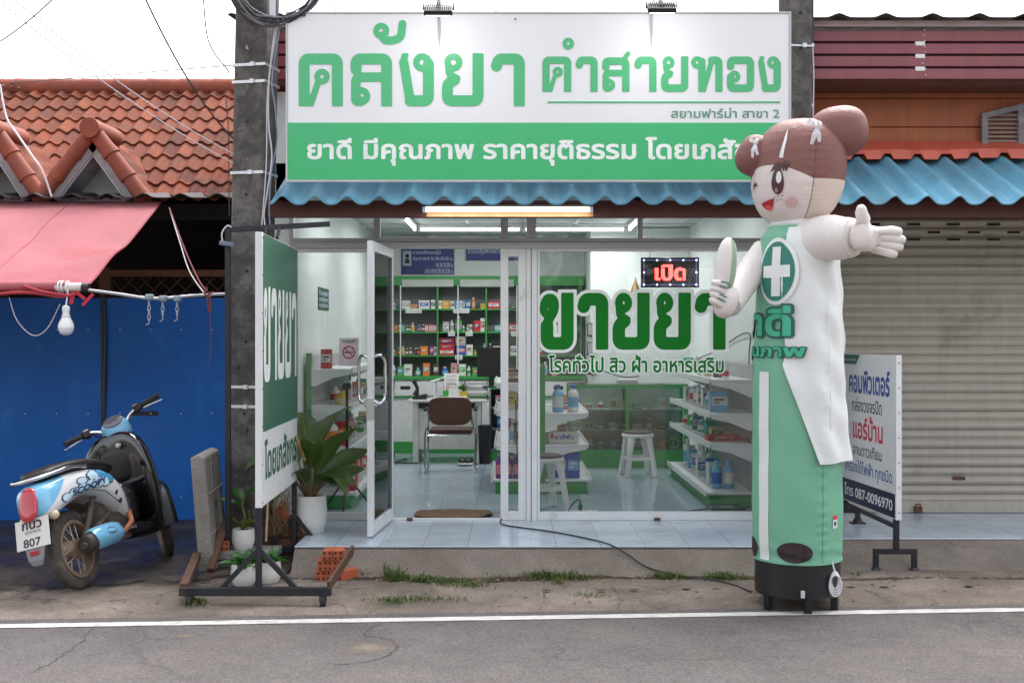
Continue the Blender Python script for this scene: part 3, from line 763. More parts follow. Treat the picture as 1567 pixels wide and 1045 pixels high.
def slet(fld, px0, px1, py0, py1, m, off=0.0, fr=SF, y=SGY, par=None, name='lettering', **k):
    return rel(lettering(fld, (PX(px0,y), PX(px1,y), PZ(py1,y), PZ(py0,y)), name, m, None, fr, off=off, **k), par or sg)
slet(stroke_field('คลังยา', sp=.15), 457, 803, 31, 163, TEXT_GREEN, .005)
slet(stroke_field('คำสายทอง', sp=.135), 830, 1195, 58, 141, TEXT_GREEN, .008)
relbuild(MB().box(PX(838,SGY),PX(1194,SGY),SGY-.0005,SGY+.0038,PZ(158,SGY),PZ(155.5,SGY)), 'rule', TEXT_GREEN, sg)
slet(text_field('สยามฟาร์ม่า สาขา 2'), 1027, 1193, 165, 181, mat('pale letter green', (.10,.30,.20), .4), .015)
slet(text_field('ยาดี มีคุณภาพ ราคายุติธรรม โดยเภสัชกร'), 470, 1196, 210, 254, mat('letter white', (.82,.86,.84), .35), .028, fr=face_y(SGY-.0005))
# floodlights on arms above the sign
def flood(px, py, lab, tilt, yoff):
    y = SGY-.42+yoff; c = P(px, py, y)
    t = thing('floodlight', lab, 'floodlight', c, 0, 'floodlights over the shop sign')
    b = MB(); b.cbox((0,0,0),(.19,.13,.035),rx=tilt)
    o = b.build('housing', BLACK, t, bevel=.006)
    f = MB()
    for i in range(13): f.cbox((-.084+.014*i,0,.028),(.004,.12,.025),rx=tilt)
    f.build('cooling_fin', BLACK, t)
    MB().cbox((0,.0,-.02),(.165,.105,.006),rx=tilt).build('lamp_glass', emit('flood glass', (1,.98,.95), 3), t)
    k = MB(); dx = -.02
    k.tube(smooth_path([(0,.02,.02),(0.0,.06,.13),(0,.18,.22),(dx,.36,.10),(dx,.42-yoff,-.02+(.0)),(dx,.42-yoff+.02,-.25)],6),.011,8)
    k.build('arm', ALU_GREY, t, smooth=True)
    k = MB(); k.tube([(-.1,0,0),(-.1,.0,.07),(.1,.0,.07),(.1,0,0)],.006,6); k.build('bracket', BLACK, t)
    l = bpy.data.lights.new('flood_lamp', 'AREA'); l.energy = .22; l.size = .16; l.size_y = .1; l.shape = 'RECTANGLE'; l.color = (1,.98,.95)
    lo = bpy.data.objects.new('flood_lamp', l); COL.objects.link(lo); lo.parent = t; lo.location = (0,.03,-.035); lo.rotation_euler = (R(38),0,0)
    return t
flood(671,16,'black finned floodlight tipped forward above the first word of the sign', R(34), 0)
flood(1012,13,'slim black floodlight on a bent arm above the middle of the right sign word', R(30), .02)
# fluorescent batten under the awning
TY = -.775
tl = thing('tube_light', 'lit fluorescent tube light on the beam under the blue awning', 'light', (0,TY,PZ(322,TY)))
tx0, tx1 = PX(652,TY), PX(902,TY); tz = PZ(322,TY)
relbuild(MB().box(tx0-.02,tx1+.02,TY+.012,TY+.045,tz-.004,tz+.03), 'fitting', WHITE, tl, bevel=.004)
relbuild(MB().tube([(tx0,TY,tz+.004),(tx1,TY,tz+.004)],.0145,12), 'tube', emit('tube glow', (1,.97,.92), 1.6), tl, smooth=True)
ec = MB()
for x in (tx0-.012, tx1+.012): ec.box(x-.012,x+.012,TY-.018,TY+.02,tz-.016,tz+.024)
relbuild(ec, 'end_cap', WHITE, tl, bevel=.003)
l = bpy.data.lights.new('batten_lamp', 'AREA'); l.shape = 'RECTANGLE'; l.size = tx1-tx0; l.size_y = .03; l.energy = .8; l.color = (1,.96,.9)
lo = bpy.data.objects.new('batten_lamp', l); COL.objects.link(lo); lo.location = ((tx0+tx1)/2,TY-.03,tz-.02); lo.rotation_euler = (R(20),0,0); rel(lo, tl)
# the wood behind the batten; the tube's light is put into its orange colour
relbuild(MB().box(tx0+.0,tx1+.03,YB-.012,YB-.001,PZ(332,YB),PZ(314,YB)), 'painted_glow', mat('batten glow paint', (.40,.20,.09), .6, var=.2, vs=8), tl)

# ================================================================== LEFT NEIGHBOUR: tiled house
TILE = mat('clay roof tile', (.165,.046,.026), .8, var=.25, vs=9, stain=(.085,.045,.038), stain_amt=.55, ss=5, spec=.15)
def tile_tint(m, pitch, exposure):
    n = m.node_tree.nodes; l = m.node_tree.links; b = n['Principled BSDF']; src = b.inputs['Base Color'].links[0].from_socket
    tc = n.new('ShaderNodeTexCoord'); sn = n.new('ShaderNodeVectorMath'); sn.operation = 'SNAP'; sn.inputs[1].default_value = (pitch,exposure,50)
    l.new(tc.outputs['Object'], sn.inputs[0]); wn = n.new('ShaderNodeTexWhiteNoise'); l.new(sn.outputs[0], wn.inputs['Vector'])
    rp = n.new('ShaderNodeValToRGB'); rp.color_ramp.elements[0].color = (.6,.58,.62,1); rp.color_ramp.elements[1].color = (1.45,1.4,1.25,1)
    l.new(wn.outputs['Value'], rp.inputs[0]); mx = n.new('ShaderNodeMixRGB'); mx.blend_type = 'MULTIPLY'; mx.inputs[0].default_value = .9
    l.new(src, mx.inputs[1]); l.new(rp.outputs[0], mx.inputs[2]); l.new(mx.outputs[0], b.inputs['Base Color'])
PITCH, EXPO = .142, .285
tile_tint(TILE, PITCH, EXPO)
RIDGE = mat('ridge tile', (.25,.06,.033), .75, var=.22, vs=9, stain=(.2,.08,.06), stain_amt=.4, ss=6)
house = thing('tiled_house', 'old house with brown clay tile roof and two small gables behind the red tarp', 'house', (0,0,0))
EY, EZ, RY, RZ = 1.05, 2.60, 3.15, 3.97
RLEN = math.hypot(RY-EY, RZ-EZ); RANG = math.atan2(RZ-EZ, RY-EY)
HX0, HX1 = -7.5, -1.95
def tile_field(x0, x1, rows, seg=8):
    mb = MB(); n = int((x1-x0)/PITCH*seg)
    for r in range(rows):
        vs = []
        for i in range(n+1):
            x = x0+(x1-x0)*i/n; t = (x/PITCH) % 1
            h = .031*math.sin(math.pi*min(1,t/.62)) if t < .62 else -.006*math.sin(math.pi*(t-.62)/.38)
            for yy, zz in ((r*EXPO-.03, .0), (r*EXPO-.03, .022), ((r+1)*EXPO, .0)): vs.append((x, yy, h+zz))
        mb.add(vs, [(3*i+q,3*(i+1)+q,3*(i+1)+q+1,3*i+q+1) for i in range(n) for q in range(2)])
    return mb
rows = int(RLEN/EXPO+.5)
rf_ = tile_field(0, HX1-HX0, rows).build('roof', TILE, house, smooth=True, angle=50)
rf_.location = (HX0, EY, EZ); rf_.rotation_euler = (RANG, 0, 0)
# a plain rear slope closes the roof
MB().add([(HX0,RY,RZ-.02),(HX1,RY,RZ-.02),(HX1,RY+2.3,RZ-1.5),(HX0,RY+2.3,RZ-1.5)],[(0,1,2,3)]).build('rear_slope', TILE, house)
rd = MB(); x = HX0; i = 0
while x < HX1:
    rd.tube([(x,RY-.02,RZ+.02),(x+.345,RY-.02,RZ+.02)],[.10,.09],12); x += .34
rd.build('ridge', RIDGE, house, smooth=True)
def dormer(ax, ay, az, bx0, bx1, bz, first):
    """small gable standing on the eave: boards, ridge tiles along the rakes, slopes running back"""
    g = MB(); dep = .07
    A = Vector((ax,ay,az-.085)); L = Vector((bx0+.1,ay,bz)); Rr = Vector((bx1-.1,ay,bz))
    g.bar(L,A,.05,.12,up=(0,1,0)) if False else None
    for q in (L, Rr):
        d = (A-q); nrm = Vector((-d.z,0,d.x)).normalized()
        if nrm.z < 0: nrm = -nrm
        w_ = .055
        g.add([q-nrm*w_+Vector((0,-.03,0)), A-nrm*w_*1.3+Vector((0,-.03,0)), A+nrm*w_+Vector((0,-.03,0)), q+nrm*w_+Vector((0,-.03,0)),
               q-nrm*w_+Vector((0,.03,0)), A-nrm*w_*1.3+Vector((0,.03,0)), A+nrm*w_+Vector((0,.03,0)), q+nrm*w_+Vector((0,.03,0))],
              [(0,1,2,3),(7,6,5,4),(0,4,5,1),(1,5,6,2),(2,6,7,3),(3,7,4,0)])
    gd = g.build('gable', BARGE, house, bevel=.004)
    g = MB()
    for q in (bx0, bx1):
        a = Vector((ax,ay-.02,az-.0)); b = Vector((q,ay-.02,bz-.02)); n = 3; 
        for k in range(n):
            p0 = a.lerp(b,k/n); p1 = a.lerp(b,(k+1)/n+.03)
            g.tube([p0,p0.lerp(p1,.5),p1],[.062,.066,.075],12)
    g.tube([(ax,ay-.12,az+.005),(ax,ay+.5,az+.015)],.082,16)
    g.build('ridge_tile', RIDGE, gd, smooth=True)
    g = MB(); yb = EY+ (az-EZ)/(RZ-EZ)*(RY-EY)
    for q in (bx0, bx1):
        n = 14; vs = []
        yq = EY+ (bz-EZ)/(RZ-EZ)*(RY-EY)+.05
        for i in range(n+1):
            t = i/n; p = Vector((ax,ay,az-.03)).lerp(Vector((q,ay,bz-.05)),t); b = Vector((ax,yb,az-.0)).lerp(Vector((q,yq,bz)),t)
            h = .03*abs(math.sin(t*math.pi*4)); vs += [(p.x,p.y,p.z+h),(b.x,b.y,b.z+h)]
        g.add(vs,[(2*i,2*i+1,2*i+3,2*i+2) for i in range(n)])
    g.build('gable_slope', TILE, gd, smooth=True)
    g = MB(); g.add([(bx0+.12,ay+.30,bz-.1),(bx1-.12,ay+.30,bz-.1),(ax,ay+.30,az-.1)],[(0,1,2)]); 
    g.build('gable_wall', mat('faded board', (.45,.45,.45), .7, var=.12), gd)
    g = MB()
    for q in (L, Rr): 
        d = (A-q).normalized(); nrm = Vector((-d.z,0,d.x)); nrm = nrm if nrm.z < 0 else -nrm
        p0, p1 = q+nrm*.062, A+nrm*.075
        g.add([p0+Vector((0,-.02,0)),p1+Vector((0,-.02,0)),p1+Vector((0,.28,0)),p0+Vector((0,.28,0))],[(0,1,2,3)])
    g.build('soffit_sheet', mat('zinc flashing', (.45,.46,.5), .4, .5, var=.2, vs=10), gd, solid=.006)
DY = .72
dormer(PX(144,DY), DY, PZ(200,DY), PX(62,DY), PX(222,DY), PZ(302,DY), True)
dormer(PX(-6,DY), DY, PZ(200,DY), PX(-88,DY), PX(66,DY), PZ(302,DY), False)
# eave sheet, walls and dark interior behind the tarp
corrugate(HX0, HX1-.02, 1.4, 2.66, .50, PZ(303,.5), .30, .035, 'eave_sheet', mat('near black sheet', (.02,.014,.014), .7, var=.3), house, power=3)  # the whole eave sheet is coloured near black
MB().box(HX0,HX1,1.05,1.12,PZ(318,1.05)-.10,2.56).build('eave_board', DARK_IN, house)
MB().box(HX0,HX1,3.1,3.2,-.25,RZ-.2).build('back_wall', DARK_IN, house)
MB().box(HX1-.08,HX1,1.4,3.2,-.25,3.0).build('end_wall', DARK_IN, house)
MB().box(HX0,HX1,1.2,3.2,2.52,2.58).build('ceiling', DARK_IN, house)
fr = MB(); fy = 1.16; z = PZ(418,fy)
fr.box(HX0,HX1-.1,fy,fy+.08,z-.03,z+.03)
for px in (160, 5): fr.box(PX(px,fy)-.05,PX(px,fy)+.05,fy-.002,fy+.082,-.2,z+.05)
fr.build('timber_frame', OLD_WOOD, house, bevel=.004)
g = MB(); z0_, z1_ = PZ(456,fy), z-.03
for i in range(40):
    x = HX0+.1+i*.14
    for s_ in (-1,1): g.bar((x,fy+.04,z0_),(x+s_*(z1_-z0_),fy+.04+.004*s_,z1_),.007)
g.build('lattice', OLD_WOOD, house)

# blue sheet-metal gate panels
FYY = 1.06; zb, ztp = -.165, PZ(456,FYY)
random.seed(11)
for i, (pa, pb, lab) in enumerate(((163,346,'dented blue sheet metal gate panel beside the utility pole'), (-30,157,'flat blue sheet metal gate panel behind the parked scooter'), (-240,-33,'blue sheet metal gate panel at the far left edge'))):
    x0, x1 = PX(pa,FYY), PX(pb,FYY)
    t = thing('metal_gate', lab, 'gate', ((x0+x1)/2,FYY,zb), 0, 'blue metal gate panels')
    n, m_ = 26, 40; vs = []
    ph = random.uniform(0,6)
    for b in range(m_+1):
        for a in range(n+1):
            u = (x1-x0)*(a/n-.5); z = (ztp-zb)*b/m_
            d = .020*math.sin(u*3+ph+z*1.1)*math.sin(z*2.3+ph) + .011*math.sin(u*6.1+z*4.3+ph*2) + (.022*math.exp(-((u-.15)**2/.05+(z-1.62)**2/.02))+.02*math.exp(-((u+.25)**2/.04+(z-.95)**2/.12)) if i == 0 else .012*math.exp(-((u+.3)**2/.03+(z-1.3)**2/.1)))
            vs.append((u,-.0+d,z))
    q = MB(); q.add(vs,[(b*(n+1)+a,b*(n+1)+a+1,(b+1)*(n+1)+a+1,(b+1)*(n+1)+a) for b in range(m_) for a in range(n)])
    q.build('sheet', BLUE_SHEET, t, smooth=True, solid=.003)
    q = MB(); w_ = (x1-x0)/2
    q.box(-w_,w_,.02,.05,.0,.04); q.box(-w_,w_,.02,.05,ztp-zb-.04,ztp-zb); q.box(-w_,-w_+.03,.02,.05,.04,ztp-zb-.04); q.box(w_-.03,w_,.02,.05,.04,ztp-zb-.04); q.box(-w_,w_,.02,.05,.9,.94)
    q.build('frame', DARK_STEEL, t)
    q = MB()
    for a in range(4):
        for b in range(3): q.ell((-w_+.12+a*(2*w_-.24)/3,-.012,.2+b*.72),(.008,.005,.008),8,5)
    q.build('rivet', ALU_GREY, t)
px_ = PX(160,FYY)
pp = MB(); pp.box(px_-.018,px_+.018,FYY-.03,FYY+.03,zb,ztp+.03); tag(pp.build('gate_post', DARK_STEEL), 'narrow dark steel post between the blue gate panels', 'post')

# red tarp awning
ta = thing('tarp_awning', 'faded red tarpaulin stretched out as an awning over the scooter yard', 'awning', (-4.2,0,2.2))
ty0, ty1 = .62, -1.27
q = MB(); n, m_ = 40, 24; vs = []
for b in range(m_+1):
    t = b/m_
    for a in range(n+1):
        s_ = a/n
        y = ty0+(ty1-ty0)*t; xr = PX(246,ty0)+(PX(132,ty1)-PX(246,ty0))*t
        x = -6.6+(xr+6.6)*s_
        z = PZ(309,ty0)+(PZ(439,ty1)-PZ(309,ty0))*t
        z -= .05*math.sin(math.pi*t)*(1-.5*s_) - .016*math.sin(s_*17+t*5)*math.sin(math.pi*t) - .010*math.sin(s_*41-t*9+2*math.sin(t*6))*t - .012*math.sin(t*11+s_*6)*math.sin(math.pi*t) - .02*math.exp(-((s_-.62-.3*t)**2/.0012))*math.sin(math.pi*t)
        vs.append((x,y,z))
q.add(vs,[(b*(n+1)+a,b*(n+1)+a+1,(b+1)*(n+1)+a+1,(b+1)*(n+1)+a) for b in range(m_) for a in range(n)])
def tarp_glow(m):
    n = m.node_tree.nodes; l = m.node_tree.links; b = n['Principled BSDF']
    t = n.new('ShaderNodeBsdfTranslucent'); t.inputs[0].default_value = (.62,.12,.15,1)
    mx = n.new('ShaderNodeMixShader'); mx.inputs[0].default_value = .3
    l.new(b.outputs[0], mx.inputs[1]); l.new(t.outputs[0], mx.inputs[2]); l.new(mx.outputs[0], n['Material Output'].inputs[0])
tarp_glow(TARP)
relbuild(q, 'cloth', TARP, ta, smooth=True, solid=.003)
tv = vs
for a_ in (12,22,32): relbuild(MB().tube([Vector(tv[b_*(n+1)+a_])+Vector((0,0,.003)) for b_ in range(m_+1)],.0045,5), 'seam', mat('red tarp seam', (.36,.07,.09), .8), ta, smooth=True)
relbuild(MB().tube([Vector(tv[b_*(n+1)+n]) for b_ in range(m_+1)],.009,6), 'edge_hem', mat('red tarp seam', (.36,.07,.09), .8), ta, smooth=True)
zp = PZ(438,ty1)
q = MB(); q.tube([(-6.6,ty1,zp+.0),(PX(104,ty1),ty1,zp)],.032,12); 
for k in range(5):
    x = -6.5+.0+k*.02
relbuild(q, 'rolled_hem', TARP, ta, smooth=True)
q = MB(); q.tube(smooth_path([(PX(-20,ty1),ty1-.02,PZ(452,ty1)),(PX(30,ty1),ty1-.04,PZ(448,ty1)),(PX(60,ty1),ty1-.04,PZ(449,ty1)),(PX(95,ty1),ty1-.03,PZ(454,ty1)),(PX(118,ty1),ty1-.03,PZ(450,ty1))],6),[.012]*25,8)
q.tube(smooth_path([(PX(40,ty1),ty1-.04,PZ(438,ty1)),(PX(70,ty1),ty1-.05,PZ(447,ty1)),(PX(112,ty1),ty1-.04,PZ(453,ty1))],6),.010,8)
relbuild(q, 'hem_fold', mat('red cloth fold', (.42,.04,.055), .8), ta, smooth=True)
q = MB(); q.tube([(PX(86,ty1),ty1-.003,PZ(439,ty1)),(PX(126,ty1),ty1,PZ(440,ty1))],.030,14); rp_ = relbuild(q, 'pole', mat('grey plastic pipe', (.62,.56,.54), .5), ta, smooth=True)
q = MB(); q.tube([(PX(126,ty1),ty1,PZ(440,ty1)),(PX(136,ty1),ty1,PZ(441,ty1))],.033,14); relbuild(q, 'pole_end', BLACK, ta)
q = MB()
for k, (a, zz) in enumerate(((92,0),(97,0),(104,.0))):
    c = P(a,439,ty1); q.tube([(c.x+.004*math.cos(t),c.y+.036*math.cos(t),c.z+.036*math.sin(t)) for t in [i*math.pi/6 for i in range(13)]],.006,6)
relbuild(q, 'lashing', WHITE, ta)
q = MB(); c = P(113,452,ty1)
q.cbox((c.x,c.y-.03,c.z-.02),(.025,.006,.08),ry=R(12)); q.cbox((c.x+.10,c.y-.02,c.z-.03),(.10,.008,.02),ry=R(-48)); q.cbox((c.x+.05,c.y-.02,c.z),(.08,.008,.02),ry=R(38))
relbuild(q, 'tied_strip', mat('red strip', (.5,.02,.05), .7), ta)
# thin pipe on to the pole
pr = MB(); yy = -1.2
pr.tube(smooth_path([P(134,444,ty1),P(180,450,-1.2),P(235,457,-1.05),P(290,453,-.9),P(344,450,-.75)],5),.011,8)
pipe = tag(pr.build('pole_rail', mat('galvanised pipe', (.4,.4,.42), .4, .5), smooth=True), 'thin bent pipe running from the tarp pole to the utility pole', 'pipe')
def hook(px, py, y, lab, ln):
    c = P(px,py,y); t = thing('hanging_hook', lab, 'hook', c, 0, 'hooks tied on the thin pipe')
    q = MB(); q.lathe([(.022,-.02),(.03,-.008),(.03,.01),(.02,.022)],(0,0,0),10); q.ell((.02,-.01,.01),(.02,.015,.012),8,6); q.build('rag_knot', mat('grey rag', (.25,.3,.33), .9), t)
    q = MB(); z = -.02
    for k in range(ln):
        q.tube([(.009*math.sin(a)*(1 if k % 2 else .2),.009*math.sin(a)*(.2 if k % 2 else 1),z-.02+.02*math.cos(a)) for a in [i*math.pi/4 for i in range(8)]],.0028,5,closed=True); z -= .032
    q.tube([(0,0,z),(.0,0,z-.03),(-.02,0,z-.04)],.003,5)
    q.build('chain', ALU_GREY, t)
hook(228,455,-1.07,'chain hook with grey rag, nearest the tarp, on thin pipe',4)
hook(249,457,-1.02,'rusty chain hook hanging between two knotted rags on the pipe',3)
hook(271,457,-.96,'short chain hook with grey rag, nearest the utility pole, on thin pipe',3)
# hanging lamp bulb
by = ty1-.045; c = P(101,495,by)
bt = thing('light_bulb', 'white light bulb hanging from the tarp pole on a short cord', 'light bulb', c)
q = MB(); q.lathe([(.0,-.079),(.020,-.077),(.036,-.066),(.047,-.047),(.051,-.026)],(0,0,0),24); q.build('globe', mat('opal globe', (.70,.72,.80), .3), bt, smooth=True)
q = MB(); q.lathe([(.0513,-.0262),(.048,-.002),(.036,.025),(.026,.042),(.025,.047)],(0,0,0),24); q.build('body', WHITE, bt, smooth=True)
q = MB(); q.lathe([(.030,.047),(.030,.052),(.022,.054),(.022,.085),(.025,.087),(.024,.112),(.012,.12)],(0,0,0),20); q.build('socket', WHITE, bt, smooth=True, angle=30)
q = MB(); q.tube([(0,0,.118),(.004,.01,.17),(.006,.02,.235)],.005,8); q.build('cord', WHITE, bt)
# ================================================================== UTILITY POLES AND WIRES
def upole(name, label, x0, x1, y, z0, z1, w, rz):
    """square concrete pole leaning from x0 (foot) to x1 (top)"""
    t = thing(name, label, 'utility pole', (x0,y,z0), 0, 'concrete utility poles')
    n = 24; rings = []
    for i in range(n+1):
        k = i/n; cx = (x1-x0)*k; ww = w*(1-.0*k)/2; ch = .022
        pts = [(-ww+ch,-ww),(ww-ch,-ww),(ww,-ww+ch),(ww,ww-ch),(ww-ch,ww),(-ww+ch,ww),(-ww,ww-ch),(-ww,-ww+ch)]
        c_, s_ = math.cos(rz), math.sin(rz)
        rings.append([(cx+a*c_-b*s_, a*s_+b*c_, (z1-z0)*k) for a,b in pts])
    q = MB(); q.loft(rings); q.build('shaft', CONC, t, bevel=.004)
    def at(z): return (x1-x0)*(z-z0)/(z1-z0)
    c_, s_ = math.cos(rz), math.sin(rz)
    return t, at, (lambda a,b,z: (at(z)+a*c_-b*s_, a*s_+b*c_, z-z0))
PYY = -.62
ZB = -.24; ZTp = 6.0
p, at, fr_ = upole('utility_pole', 'dark weathered concrete utility pole left of the shop, with a coil of cable on it', PX(377,PYY), PX(377,PYY)+.125, PYY, ZB, ZTp, .245, R(-13))
BAND = mat('steel band', (.62,.62,.64), .35, .6, var=.1)
def band(par, fr_, z, w, m=BAND, h=.022):
    q = MB(); a = w/2+.004
    c = [(-a,-a),(a,-a),(a,a),(-a,a)]
    vs = []
    for zz in (z-h/2,z+h/2):
        for x,y in c: vs.append(fr_(x,y,zz))
        for x,y in c: vs.append(fr_(x*.985,y*.985,zz))
    q.add(vs,[(i,(i+1)%4,8+(i+1)%4,8+i) for i in range(4)]+[(8+i,8+(i+1)%4,12+(i+1)%4,12+i) for i in range(4)]+[(i,4+i,4+(i+1)%4,(i+1)%4) for i in range(4)])
    M0 = q.M; b = fr_(.03,-a-.006,z); q.cbox(b,(.03,.016,.03),rz=R(-13))
    return q.build('band', m, par)
for py, m in ((99,BAND),(125,BAND),(264,BAND),(441,CONC),(592,BAND),(622,BAND),(657,CONC)): band(p, fr_, PZ(py,PYY-.12), .245, m, .02 if m is BAND else .012)
for py, a in ((187,-.0),(298,0),(415,.02),(523,.02),(563,-.03),(633,.02)):
    q = MB(); b = fr_(a,-.1228,PZ(py,PYY-.12)); q.M = Matrix.Translation(b) @ Euler((R(90),0,R(-13))).to_matrix().to_4x4(); q.cyl((0,0,-.001),.011,.003,10); q.build('bolt_hole', DARK_IN, p)
q = MB(); b = Vector(fr_(-.02,-.123,PZ(71,PYY-.12))); q.tube([b,b+Vector((.02,-.06,-.03))],.008,8); q.build('bolt', BAND, p)
p2, at2, fr2 = upole('utility_pole', 'grey concrete utility pole behind the right end of the shop sign', PX(1217,-.45), PX(1217,-.45)-.0, -.45, ZB, ZTp, .20, R(8))
for py, m in ((70,BAND),): band(p2, fr2, PZ(py,-.55), .20, m, .012)
for py in (20, 74, 180):
    q = MB(); b = fr2(.0,-.1005,PZ(py,-.55)); q.M = Matrix.Translation(b) @ Euler((R(90),0,R(8))).to_matrix().to_4x4(); q.cyl((0,0,-.001),.012,.003,10); q.build('bolt_hole', DARK_IN, p2)
WIRE_D = mat('black wire', (.03,.03,.034), .6, var=.1); WIRE_W = mat('pale wire', (.62,.60,.64), .55, var=.08); WIRE_B = mat('blue grey wire', (.22,.27,.38), .5)
def wire(pts, r, m, label, cat='cable', name='cable', grp=None, n=6):
    q = MB(); q.tube(pts, r, n); return tag(q.build(name, m, smooth=True), label, cat, grp)
# meter and conduit on the right pole
q = thing('conduit', 'dark grey conduit and pale wire running down the right utility pole', 'conduit', (PX(1240,-.5),-.5,3.2))
k = MB(); k.tube([(0,0,.75),(0,0,-.55)],.014,10); k.build('pipe', WIRE_B, q, smooth=True)
k = MB(); k.box(-.022,.022,-.02,.02,.34,.76); k.build('junction_box', DARK_STEEL, q, bevel=.004)
k = MB(); k.tube(smooth_path([(.012,-.02,.34),(.02,-.02,.1),(.015,-.02,-.3),(.035,-.02,-.65),(.02,-.02,-.95)],5),.005,6); k.build('wire', WIRE_W, q)
for z in (.34,-.1,-.4): 
    k = MB(); k.box(-.022,.022,-.022,.004,z-.012,z+.012); k.build('clip', BAND, q)
# cable coil
cc = thing('cable_coil', 'loose coil of black cable hanging on the left utility pole', 'cable coil', P(423,-44,-.86))
random.seed(4)
for i in range(11):
    q = MB(); rx_, rz_ = .33+random.uniform(-.045,.035), .36+random.uniform(-.03,.02); ox_, oz_ = random.uniform(-.03,.03), random.uniform(-.02,.03); oy = random.uniform(-.03,.03); tw = random.uniform(-.05,.05)
    q.tube([(ox_+rx_*math.cos(a),oy+tw*math.sin(a*2),oz_+rz_*math.sin(a)*(1+.06*math.sin(a*3+i))) for a in [j*2*math.pi/48 for j in range(48)]], random.choice((.0055,.007,.008)), 6, closed=True)
    q.build('loop', random.choice((WIRE_D,WIRE_D,mat('grey wire',(.10,.10,.12),.5))), cc, smooth=True)
q = MB(); q.lathe([(.028,-.02),(.028,.02)],(.18,0,-.30),10); q.build('tie', WIRE_D, cc)
# white label plate above the coil
q = MB(); c = P(417,12,-.80); q.cbox(c,(.045,.012,.12),rz=R(40)); tag(q.build('meter_plate', WIRE_W, bevel=.003), 'pale grey plate on the right face of the left utility pole', 'plate')
yw = -.80
wire(smooth_path([P(426,30,yw),P(421,60,yw),P(412,120,yw),P(411,190,yw),P(416,240,yw),P(408,300,yw),P(404,330,yw),P(407,352,yw)],6),.0055,WIRE_W,'pale cable running down the right edge of the left utility pole')
wire(smooth_path([P(430,30,yw),P(424,70,yw),P(416,125,yw),P(421,165,yw),P(424,215,yw),P(415,265,yw),P(412,318,yw),P(414,352,yw)],6),.005,WIRE_B,'blue grey cable bowing out beside the left utility pole')
wire(smooth_path([P(422,36,yw-.01),P(416,80,yw-.01),P(409,150,yw-.01),P(408,235,yw-.01),P(405,290,yw-.01),P(400,350,yw-.01)],6),.004,WIRE_W,'thin pale cable closest to the concrete of the left utility pole')
# overhead wires
wire(sag(P(214,-20,-1.5),P(357,212,-.75),.10),.006,WIRE_D,'thick black wire sagging across the tile roof to the left pole')
wire(smooth_path([P(310,-20,-.9),P(316,50,-.9),P(327,80,-.9),P(345,103,-.85),P(351,113,-.8)],6),.0045,WIRE_D,'short black wire curling down beside the left pole')
wire(sag(P(-10,-5,-2.2),P(357,250,-.75),.06),.0042,WIRE_W,'lower of two pale wires crossing the tile roof')
wire(sag(P(10,-10,-2.2),P(357,236,-.75),.06),.0042,WIRE_W,'upper of two pale wires crossing the tile roof')
wire(sag(P(0,129,3.3),P(360,100,-.6),.0),.004,WIRE_D,'thin wire from the roof ridge to the upper pole band')
wire(sag(P(-10,70,-2),P(90,-10,-2.4),.02),.004,WIRE_D,'thin wire crossing the top left corner of the sky')
wire(smooth_path([P(0,130,.4),P(10,180,.35),P(26,205,.3),P(50,240,.25),P(65,262,.25),P(79,301,.3)],6),.0085,WIRE_W,'pale flex drooping over the small gables')
wire(smooth_path([P(344,135,-.7),P(349,190,-.74),P(350,240,-.76),P(351,330,-.8)],6),.0035,WIRE_D,'thin dark wire down the left side of the pole')
wire(sag(P(690,-20,1.0),P(790,30,-.9),.02),.004,WIRE_D,'thin wire ending at the top edge of the sign')
wire(sag(P(490,-12,-.2),P(516,20,-.8),.0),.004,WIRE_D,'short thin wire reaching the left top of the sign')
# aerial at the left end of the ridge
a = thing('roof_aerial', 'small bare television aerial at the left end of the tile roof', 'aerial', P(4,137,3.1))
q = MB(); q.tube([(0,0,-.1),(0,0,.12)],.008,6); q.build('mast', ALU_GREY, a)
q = MB(); q.tube([(-.25,0,.06),(.24,0,.03)],.006,6); q.build('boom', ALU_GREY, a)
for i in range(6):
    q = MB(); x = -.2+.08*i; q.tube([(x,-.10,.06-.012*i+.0),(x+.03,.10,.05-.004*i)],.004,5); q.build('element', ALU_GREY, a)

# ropes tying the tarp corner
ROPE = mat('red rope', (.20,.045,.04), .8)
wire(smooth_path([P(259,318,.4),P(282,380,-.2),P(305,430,-.8),P(318,446,-1.0)],6),.006,ROPE,'dark red rope from the eave down to the thin pipe','rope','rope')
wire(smooth_path([P(259,318,.4),P(275,370,-.1),P(290,415,-.6),P(312,448,-.98)],6),.0045,WIRE_W,'pale cord slanting from the eave to the thin pipe','cord','cord')
wire(smooth_path([P(317,440,-1.0),P(313,449,-1.02),P(321,455,-1.02),P(322,476,-1.0),P(319,470,-1.0),P(318,452,-1.02),P(327,447,-1.0)],5),.007,ROPE,'knot of dark red rope hanging from the thin pipe','rope','rope')
wire(smooth_path([P(321,470,-1.0),P(323,520,-1.0),P(320,560,-1.0)],4),.002,ROPE,'single red thread hanging against the blue metal gate','thread','thread')
wire(smooth_path([P(14,455,-1.2),P(26,490,-1.2),P(50,513,-1.2),P(72,503,-1.2),P(92,465,-1.2)],6),.0035,WIRE_W,'pale cord drooping under the tarp beside the bulb','cord','cord')
wire(smooth_path([P(159,455,-.2),P(161,520,-.1),P(159,600,-.1),P(160,635,-.1)],5),.007,WIRE_D,'black cord hanging down between the blue gate panels','cord','cord')

